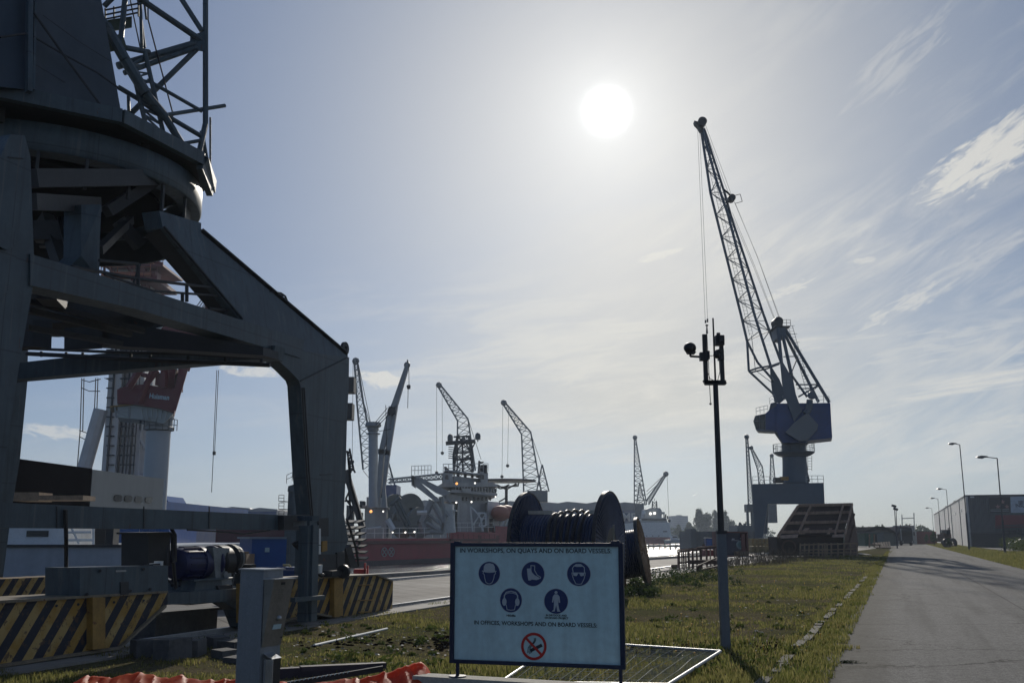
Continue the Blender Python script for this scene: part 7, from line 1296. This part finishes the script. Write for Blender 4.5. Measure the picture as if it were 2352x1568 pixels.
for i in range(150):
    x, y = (r.uniform(680, 1040), r.uniform(1430, 1545)) if i % 3 == 0 else (r.uniform(1440, 1930), r.uniform(1345, 1560)); p = G(x, y)
    if (p - KP[0]).dot(Vector((KD.y, -KD.x, 0))) > .2: continue
    k = r.uniform(.06, .17); bl.append((p + Vector((0, 0, k * .35)), k, k, k * .4))
leafcloud(mb, bl, 34, .035, 8); tag(mb.build('rosette_weeds', m_leaf2, flat=True), 'flat leafy weed rosettes dotted through the near verge', 'weeds', kind='stuff')
mb = MB()
for i in range(900):
    if i % 3: p = G(r.uniform(1440, 1800), r.gauss(1490, 9))
    else: p = G(r.uniform(1000, 1030) if i % 2 else r.uniform(690, 1030), r.gauss(1478 + 0 * i, 10))
    k = r.uniform(.012, .05); mb.ball(p + Vector((0, 0, k * .4)), k, 6, .6)
tag(mb.build('soil_clods', M('dark_soil', (.022, .017, .013), 1.0, spec=.0), flat=True), 'dark crumbs of turned soil in bands across the verge', 'soil', kind='stuff')
# ---- street lamps
m_lamp = M('street_lamp_steel', (.055, .06, .075), .45, .5, .1, 2)
def lamp(bx, by_, tx_, ty, hx, hy, Yd, label, arm=True, r0=.10):
    base = P(bx, by_, Yd); base.z = 0; top = P(tx_, ty, Yd); top.x = base.x + (top.x - base.x) * .35; hd_ = P(hx, hy, Yd); hd_.x = top.x + (hd_.x - P(tx_, ty, Yd).x); hd_.z = top.z + (.12 if arm else .0)
    t = thing('street_lamp', label, 'street lamp', tuple(base), 'street lamps along the right side of the road')
    mb = MB(); mb.tube(base, base.lerp(top, .35), r0, r0 * .8, 10); mb.tube(base.lerp(top, .35), top, r0 * .55, r0 * .45, 10); mb.build('pole', m_lamp, t, smooth=True)
    mb = MB(); mb.tube(top, hd_, r0 * .4, r0 * .35, 8); mb.build('arm', m_lamp, t)
    mb = MB(); L_ = 1.1 if Yd < 140 else .9; c = hd_ + Vector((-L_ / 2 + .1, 0, .0)); 
    prof_ = [(-L_ / 2, 0), (-L_ / 2 + .1, .07), (-.1, .14), (L_ / 2 - .1, .10), (L_ / 2, .04), (L_ / 2, -.03), (.2, -.07), (-L_ / 2 + .1, -.05)]
    mb.prism([(c.x + a, c.y - .16, c.z + b) for a, b in prof_], (0, .32, 0)); hh = mb.build('lamp_head', m_lamp, t)
    mb = MB(); mb.prism([(c.x + a, c.y - .13, c.z + b) for a, b in ((-.45, -.045), (.2, -.065), (.05, -.16), (-.3, -.13))], (0, .26, 0)); mb.build('glass', M('lamp_glass', (.3, .31, .32), .3), hh)
lamp(2226, 1256, 2201, 1021, 2192, 1020, 130, 'tallest street lamp, with short head, at the warehouse corner', r0=.13)
lamp(2308, 1262, 2293, 1052, 2268, 1047, 100, 'nearest and rightmost street lamp with a long arm', r0=.12)
lamp(2184, 1248, 2173, 1124, 2162, 1122, 170, 'third street lamp along the road, before the pale warehouse wall')
lamp(2163, 1246, 2152.6, 1145, 2144, 1143.5, 205, 'fourth street lamp along the road near the pale warehouse end')
lamp(2146, 1243, 2140.5, 1167, 2133, 1165, 253, 'farthest and smallest street lamp above the red container')
fl2 = thing('floodlight_mast', 'pair of slim floodlight masts beside the arched shed', 'light mast', tuple(P(2058, 1250, 150)))
for x0, x1, yt in ((2060, 2053, 1163), (2061, 2057, 1170)):
    mb = MB(); a = P(x0, 1250, 150); a.z = 0; b = P(x1 + 1, yt, 150); mb.tube(a, b, .07, .05, 8); mb.build('mast', m_lamp, fl2); mb = MB(); mb.cbox(b + Vector((-.05, 0, .1)), .6, .4, .3, ry=.3); mb.build('floodlight', m_lamp, fl2)
# ---- lorry coming along the road
lo = P(2085, 1249, 205); lo.z = .035; tr = thing('lorry', 'dark lorry seen from the front far down the road', 'lorry', tuple(lo)); m_cab = M('dark_blue_lorry_paint', (.014, .02, .032), .7, 0, .1, 1, spec=.2); Yd = lo.y; k_ = Yd / FPX
mb = MB(); w2 = 1.18; mb.box(lo.x - w2, lo.x + w2, Yd, Yd + 2.2, .9, 3.0); mb.prism([(lo.x - w2 * .95, Yd + .1, 3.0), (lo.x + w2 * .95, Yd + .1, 3.0), (lo.x + w2 * .9, Yd + .5, 3.55), (lo.x - w2 * .9, Yd + .5, 3.55)], (0, 1.6, 0)); mb.build('cab', m_cab, tr)
mb = MB(); mb.box(lo.x - w2 * .9, lo.x + w2 * .9, Yd - .04, Yd, 1.9, 2.75); mb.build('windscreen', M('lorry_glass', (.01, .012, .015), .6, spec=.2), tr)
mb = MB(); mb.box(lo.x - w2, lo.x + w2, Yd - .15, Yd + .1, .45, .95); mb.build('bumper', m_cab, tr)
mb = MB(); mb.box(lo.x - w2 * 1.02, lo.x + w2 * 1.02, Yd + 2.4, Yd + 12, 1.0, 3.7); mb.box(lo.x - w2 * .85, lo.x - w2 * .85 + .12, Yd + .6, Yd + .8, 3.5, 4.1); mb.box(lo.x + w2 * .75, lo.x + w2 * .85, Yd + .6, Yd + .8, 3.5, 4.1); mb.build('load_box', M('lorry_load', (.16, .10, .09), .6), tr)
mb = MB(); mb.box(lo.x - w2 * 1.03, lo.x - w2 * .93, Yd - .02, Yd + .3, .95, 3.3); mb.box(lo.x + w2 * .93, lo.x + w2 * 1.03, Yd - .02, Yd + .3, .95, 3.3); mb.build('fairing', m_grey, tr)
for sx2 in (-1, 1):
    mb = MB(); mb.lathe([(.2, -.15), (.5, -.15), (.5, .15), (.2, .15), (.2, -.15)], (lo.x + sx2 * .98, Yd + .9, .5), (1, 0, 0), 18); mb.build('wheel', m_black, tr)
    mb = MB(); mb.box(lo.x + sx2 * .95 - .15, lo.x + sx2 * .95 + .15, Yd - .18, Yd - .15, .62, .82); mb.build('headlight', m_steel, tr)
    mb = MB(); mb.box(lo.x + sx2 * 1.42 - .12, lo.x + sx2 * 1.42 + .12, Yd - .05, Yd + .1, 1.9, 2.6); mb.tube((lo.x + sx2 * 1.1, Yd + .1, 2.6), (lo.x + sx2 * 1.45, Yd, 2.65), .03); mb.build('mirror', m_black, tr)
gf = thing('goal_frame', 'tall thin white goal like frame rising behind the lorry', 'frame', tuple(P(2085, 1249, 235)))
mb = MB(); tubes(mb, [([(2073.5, 1249), (2071.5, 1181)], .12), ([(2101, 1249), (2099, 1177)], .12), ([(2072, 1190), (2099.5, 1189)], .09), ([(2080, 1208), (2080, 1203), (2084, 1203)], .06), ([(2089, 1207), (2089, 1203), (2094, 1203)], .06)], 235); mb.build('post', m_steel, gf)
mb = MB(); boxP(mb, 2075, 2102, 1206, 1248, 240, 6); tag(mb.build('stacked_container', M('slate_container', (.20, .21, .21), .6, 0, .1, .3)), 'dark container stack directly behind the lorry', 'container')
m_pw = M('pale_wall', (.30, .30, .29), .7)
mb = MB(); boxP(mb, 2100, 2107, 1218, 1249, 232, 3); tag(mb.build('gate_wall', m_pw), 'narrow pale gate wall right of the lorry', 'wall')
mb = MB(); boxP(mb, 2060, 2074, 1221, 1246, 236, 3); tag(mb.build('pale_shed', m_pw), 'pale blue grey shed wall left of the lorry', 'shed')
mb = MB(); a, b = P(2106, 1247, 236), P(2152, 1246, 236); mb.box(a.x, b.x, 236, 239, 0, Zy(1220, 236))
for i in range(20): x = a.x + (b.x - a.x) * i / 20; mb.box(x, x + .1, 235.9, 236, .2, Zy(1221, 236))
tag(mb.build('red_container', M('dark_red_container', (.16, .035, .03), .65, 0, .15, .4)), 'long brownish red container across the end of the road', 'container')
dg = thing('loader', 'dark wheel loader parked before the pale warehouse wall', 'loader', tuple(P(2180, 1247, 160))); Yd = 160
mb = MB(); boxP(mb, 2172, 2186, 1226, 1244, Yd, 3); mb.prism([P(2168, 1222, Yd), P(2178, 1230, Yd), P(2176, 1236, Yd), P(2168, 1232, Yd)], (0, 1.5, 0)); mb.build('body', m_rustst, dg); mb = MB(); boxP(mb, 2175, 2184, 1216, 1227, Yd + .3, 2); mb.tube(P(2178, 1216, Yd), P(2178, 1212, Yd), .08); mb.build('cab', m_black, dg)
for x in (2174, 2187): mb = MB(); c = P(x, 1238, Yd - .3); mb.lathe([(.3, -.2), (.75, -.2), (.75, .2), (.3, .2), (.3, -.2)], (c.x, c.y, .75), (.3, -1, 0), 18); mb.build('wheel', m_black, dg)
# ---- warehouse on the right
C0 = Vector((2223 - 1176, 0, 0)); Yw = 170.; wx = P(2223, 1200, Yw).x; c0 = Vector((wx, Yw, 0)); zt = Zy(1137, Yw); sdv = RD.copy(); fdv = RN.copy()
wh = thing('warehouse', 'long flat warehouse with pale corrugated side and dark front on the right', 'warehouse', tuple(c0))
Ls = (P(2153, 1200, 318).x - wx) / RD.x if RD.x else 150; Ls = (318 - Yw) / RD.y
def corr(name, cols, rot, k):
    m = bpy.data.materials.new(name); m.use_nodes = True; t = m.node_tree; h = NG(t); b = t.nodes['Principled BSDF']; co = h.n('ShaderNodeTexCoord').outputs['Object']
    u = h.vm('DOT_PRODUCT', co, tuple(rot)); s_ = h.m('SINE', h.m('MULTIPLY', u, 2 * math.pi / k)); n = h.noise(h.vm('MULTIPLY', co, (1, 1, .25)), .5, 5, .6)
    c = h.mix(h.ss(n, .35, .65), tuple(cols[0]) + (1,), tuple(cols[1]) + (1,)); t.links.new(c, b.inputs['Base Color']); b.inputs['Roughness'].default_value = .6
    bn = h.n('ShaderNodeBump'); bn.inputs['Strength'].default_value = .6; bn.inputs['Distance'].default_value = .05; t.links.new(s_, bn.inputs['Height']); t.links.new(bn.outputs[0], b.inputs['Normal']); return m
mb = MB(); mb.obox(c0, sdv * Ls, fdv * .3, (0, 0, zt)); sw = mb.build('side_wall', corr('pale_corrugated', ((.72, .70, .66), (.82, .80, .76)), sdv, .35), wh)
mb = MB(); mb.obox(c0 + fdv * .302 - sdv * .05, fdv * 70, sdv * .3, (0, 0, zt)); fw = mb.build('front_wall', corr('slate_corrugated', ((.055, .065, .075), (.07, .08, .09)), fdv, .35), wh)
mb = MB(); mb.obox(c0 + Vector((0, 0, zt + .003)), sdv * Ls, fdv * 70, (0, 0, .05)); mb.obox(c0 - sdv * .12 + Vector((0, 0, zt - .18)), fdv * 70, sdv * .065, (0, 0, .22)); mb.obox(c0 - fdv * .1 + Vector((0, 0, zt - .15)), sdv * Ls, fdv * .095, (0, 0, .2)); mb.build('roof', M('roof_edge', (.05, .055, .06), .6), wh)
mb = MB(); mb.obox(c0 - fdv * .05 - sdv * .09, fdv * .34, sdv * .08, (0, 0, zt - .2)); mb.build('corner_trim', M('trim_pale', (.5, .5, .47), .6), wh)
mb = MB()
for f_ in (.12, .32, .52, .74): mb.obox(c0 + sdv * (Ls * f_) - fdv * .12, sdv * .25, fdv * .11, (0, 0, zt - .3))
mb.build('downpipe', m_lamp, sw)
for f_, zf in ((.085, .72), (.21, .70), (.06, .95)): mb = MB(); mb.obox(c0 + sdv * (Ls * f_) - fdv * .06 + Vector((0, 0, zt * zf)), sdv * 3.2, fdv * .055, (0, 0, .45)); mb.build('window', m_glass, sw)
mb = MB()
for f_ in (.35, .62): mb.obox(c0 + sdv * (Ls * f_) + fdv * 1 + Vector((0, 0, zt + .05)), sdv * 5, fdv * 3, (0, 0, .9))
mb.build('roof_vent', m_grey, wh)
nf = -sdv
def FW(x, y, d=.0): return PL(x, y, c0 - sdv * (.06 + d), sdv)
mb = MB(); mb.prism([FW(2271, 1142.5), FW(2319, 1141.5), FW(2319, 1176), FW(2274, 1177)], nf * .05); bn1 = mb.build('banner', M('black_banner', (.012, .015, .022), .5), wh)
mb = MB()
for x, y, r_ in ((2303, 1152, .42), (2292, 1163, .42), (2323 - 10, 1163, .40)):
    c = FW(x, y, .055); pts = [c + fdv * (r_ * (1 if k % 2 == 0 else .42) * math.sin(k * math.pi / 5)) + Vector((0, 0, r_ * (1 if k % 2 == 0 else .42) * math.cos(k * math.pi / 5))) for k in range(10)]; mb.prism(pts, nf * .02)
mb.m(1)
for y in (1169.5, 1173): mb.prism([FW(2275, y, .055), FW(2318, y - 1, .055), FW(2318, y + .2, .055), FW(2275, y + 1.2, .055)], nf * .01)
mb.build('star_print', [M('dusky_pink', (.30, .16, .15), .6), m_grey], bn1)
mb = MB(); mb.prism([FW(2320.5, 1140.5), FW(2420, 1137), FW(2420, 1176), FW(2322, 1177)], nf * .05); bn2 = mb.build('banner', M('pale_blue_banner', (.42, .48, .53), .6), wh)
MW = Matrix(((fdv.x, 0, nf.x, 0), (fdv.y, 0, nf.y, 0), (0, 1, 0, 0), (0, 0, 0, 1)))
mb = MB(); o = FW(2333, 1164, .055); text(mb, 'INSULA', Matrix.Translation(o) @ MW, size=.75, bold=.02, width=(FW(2366, 1164) - o).length)
for i in range(4): mb.prism([FW(2339.5 + i * 3, 1149, .055), FW(2341.3 + i * 3, 1149, .055), FW(2341.3 + i * 3, 1156.5, .055), FW(2339.5 + i * 3, 1156.5, .055)], nf * .01)
mb.build('banner_print', m_ink, bn2, flat=True)
mb = MB(); mb.prism([FW(2286, 1182.5), FW(2420, 1181), FW(2420, 1212), FW(2286, 1212)], nf * .05); mb.build('red_panel', M('deep_red_panel', (.17, .008, .02), .5, 0, .1, .3), wh)
mb = MB()
for k in range(3): a, b = FW(2287, 1207 + k * 3.2, .3), FW(2420, 1201 + k * 3.2, .3); mb.beam(a, b, .15, .12)
a, b = FW(2229, 1223, .6), FW(2420, 1216, .6); mb.beam(a, b, .9, .12); mb.build('canopy', m_lamp, wh)
mb = MB(); mb.obox(c0 + fdv * .4 - sdv * 1.5, fdv * 69, sdv * 1.38, (0, 0, Zy(1224, Yw))); mb.build('plinth', M('dark_plinth', (.018, .022, .026), .6), wh)
mb = MB(); p = FW(2233, 1141, .08); mb.cbox(p, .6, .2, .2); mb.build('wall_lamp', m_white, fw)
# parked cars in front of it
def car(s_, off, rz, col, label, nm='parked_car'):
    b = rd(s_, off); t = thing(nm, label, 'car', (b.x, b.y, .02), 'cars parked in front of the warehouse'); R_ = Matrix.Rotation(rz, 3, 'Z'); o = Vector((b.x, b.y, .02))
    def w(x, y, z): return o + R_ @ Vector((x, y, z))
    pf = [(-2.1, .35), (-2.15, .75), (-1.9, .95), (-1.2, 1.0), (-.55, 1.42), (.7, 1.45), (1.35, 1.05), (2.0, .92), (2.15, .7), (2.15, .35)]
    mb = MB(); mb.prism([w(x, -.85, z) for x, z in pf], R_ @ Vector((0, 1.7, 0))); mb.build('body', col, t)
    for sx2 in (-1, 1): mb = MB(); y_ = .855 * sx2; mb.prism([w(-.98, y_, 1.02), w(-.5, y_, 1.36), w(.62, y_, 1.38), w(1.1, y_, 1.05)], R_ @ Vector((0, .01 * sx2, 0))); mb.build('window', m_glass, t)
    mb = MB(); mb.prism([w(.74, -.75, 1.45), w(.74, .75, 1.45), w(1.36, .78, 1.08), w(1.36, -.78, 1.08)], R_ @ Vector((.03, 0, .03))); mb.build('windscreen', m_glass, t)
    for x in (-1.35, 1.35):
        for sx2 in (-1, 1): mb = MB(); mb.lathe([(1e-3, -.1), (.32, -.1), (.32, .1), (1e-3, .1)], w(x, .78 * sx2, .32), R_ @ Vector((0, 1, 0)), 16); mb.build('wheel', m_black, t)
mc = M('dark_car_paint', (.02, .022, .025), .2, .3, .05); mc2 = M('silver_car_paint', (.3, .31, .32), .22, .6, .05)
rz0 = math.atan2(fdv.y, fdv.x)
for i, (s_, off, m_, l) in enumerate(((128, 17, mc2, 'silver car with sun glint parked leftmost before the warehouse plinth'), (122, 22, mc, 'dark parked car right behind the nearest street lamp'), (116, 27, mc2, 'silver parked car at the right edge of the photo'))): car(s_, RW + off - 8, rz0, m_, l)
# bird gliding over the harbour
bi = P(1597, 1135, 160); mb = MB(); mb.add([bi, bi + Vector((-.5, .1, -.28)), bi + Vector((-.1, .3, -.02)), bi + Vector((.45, -.05, .32)), bi + Vector((.12, .3, .0)), bi + Vector((.05, -.3, -.02))], [(0, 1, 2), (0, 2, 4), (0, 4, 3), (0, 5, 3), (0, 5, 1)]); tag(mb.build('gull', m_white, flat=True), 'tiny gull gliding in the sky between the far cranes and the camera pole', 'bird')
# small dark spot on the road, built of short blades and crumbs
mb = MB(); p = G(1947, 1527); 
for i in range(60): a = r.uniform(0, 6.28); q_ = p + Vector((r.gauss(0, .06), r.gauss(0, .03), .032)); mb.tube(q_, q_ + Vector((math.cos(a) * .05, math.sin(a) * .03, .03)), .003, n=3)
for i in range(40): q_ = p + Vector((-.2 + i * .012, .02 * math.sin(i), .034)); mb.cbox(q_, .012, .012, .004)
tag(mb.build('road_dark_spot', m_leaf, flat=True), 'small dark spot on the near road surface', 'weed')
# ---- haze
HZD = .00029
mb = MB(); mb.box(-1400, 1600, -210, 1500, -5.2, 70); hz_ = mb.build('haze', bpy.data.materials.new('haze_air')); m = hz_.data.materials[0]; m.use_nodes = True; t = m.node_tree; t.nodes.clear()
pv_ = t.nodes.new('ShaderNodeVolumePrincipled'); pv_.inputs['Color'].default_value = (.72, .84, 1, 1); pv_.inputs['Density'].default_value = HZD; pv_.inputs['Anisotropy'].default_value = .3; ou = t.nodes.new('ShaderNodeOutputMaterial'); t.links.new(pv_.outputs[0], ou.inputs['Volume']); tag(hz_, kind='stuff')
# ------------------------------------------------------------------ parts whose mesh holds pieces lying apart become one object per piece
def split_pieces():
    import bmesh
    skip = ('lettering', 'pictogram', 'prohibition', 'print', 'crown', 'grass', 'lacing', 'wire_mesh', 'text', 'rope', 'star')
    for ob in list(sc.collection.objects):
        if ob.type != 'MESH' or ob.get('kind') or any(k in ob.name for k in skip): continue
        if ob.parent is None: continue
        me = ob.data; nv = len(me.vertices)
        if nv > 40000 or nv == 0: continue
        par = list(range(nv))
        def find(a):
            while par[a] != a: par[a] = par[par[a]]; a = par[a]
            return a
        for e in me.edges:
            a, b = find(e.vertices[0]), find(e.vertices[1])
            if a != b: par[a] = b
        isl = {}
        for i in range(nv): isl.setdefault(find(i), []).append(i)
        keys = list(isl)
        if len(keys) < 2 or len(keys) > 800: continue
        co = np.empty(nv * 3); me.vertices.foreach_get('co', co); co = co.reshape(-1, 3)
        lo = np.array([co[isl[k]].min(0) for k in keys]); hi = np.array([co[isl[k]].max(0) for k in keys]); dg = np.linalg.norm(hi - lo, axis=1)
        n = len(keys); p2 = list(range(n))
        def f2(a):
            while p2[a] != a: p2[a] = p2[p2[a]]; a = p2[a]
            return a
        for i in range(n):
            gap = np.linalg.norm(np.maximum(0, np.maximum(lo[i] - hi[i + 1:], lo[i + 1:] - hi[i])), axis=1); lim = np.maximum(.02, .40 * np.maximum(dg[i], dg[i + 1:]))
            for j in np.nonzero(gap < lim)[0]:
                a, b = f2(i), f2(i + 1 + int(j))
                if a != b: p2[a] = b
        gs_ = {}
        for i in range(n): gs_.setdefault(f2(i), []).append(i)
        if not 2 <= len(gs_) <= 40: continue
        vg = {}
        for gi, (k, mem) in enumerate(gs_.items()):
            for m_ in mem:
                for v in isl[keys[m_]]: vg[v] = gi
        for gi in range(len(gs_)):
            bm = bmesh.new(); bm.from_mesh(me); bm.verts.ensure_lookup_table(); bmesh.ops.delete(bm, geom=[v for v in bm.verts if vg[v.index] != gi], context='VERTS')
            m2 = me.copy(); bm.to_mesh(m2); bm.free()
            if gi == 0: first = m2
            else:
                c = ob.copy(); c.data = m2; sc.collection.objects.link(c)
        ob.data = first
split_pieces()
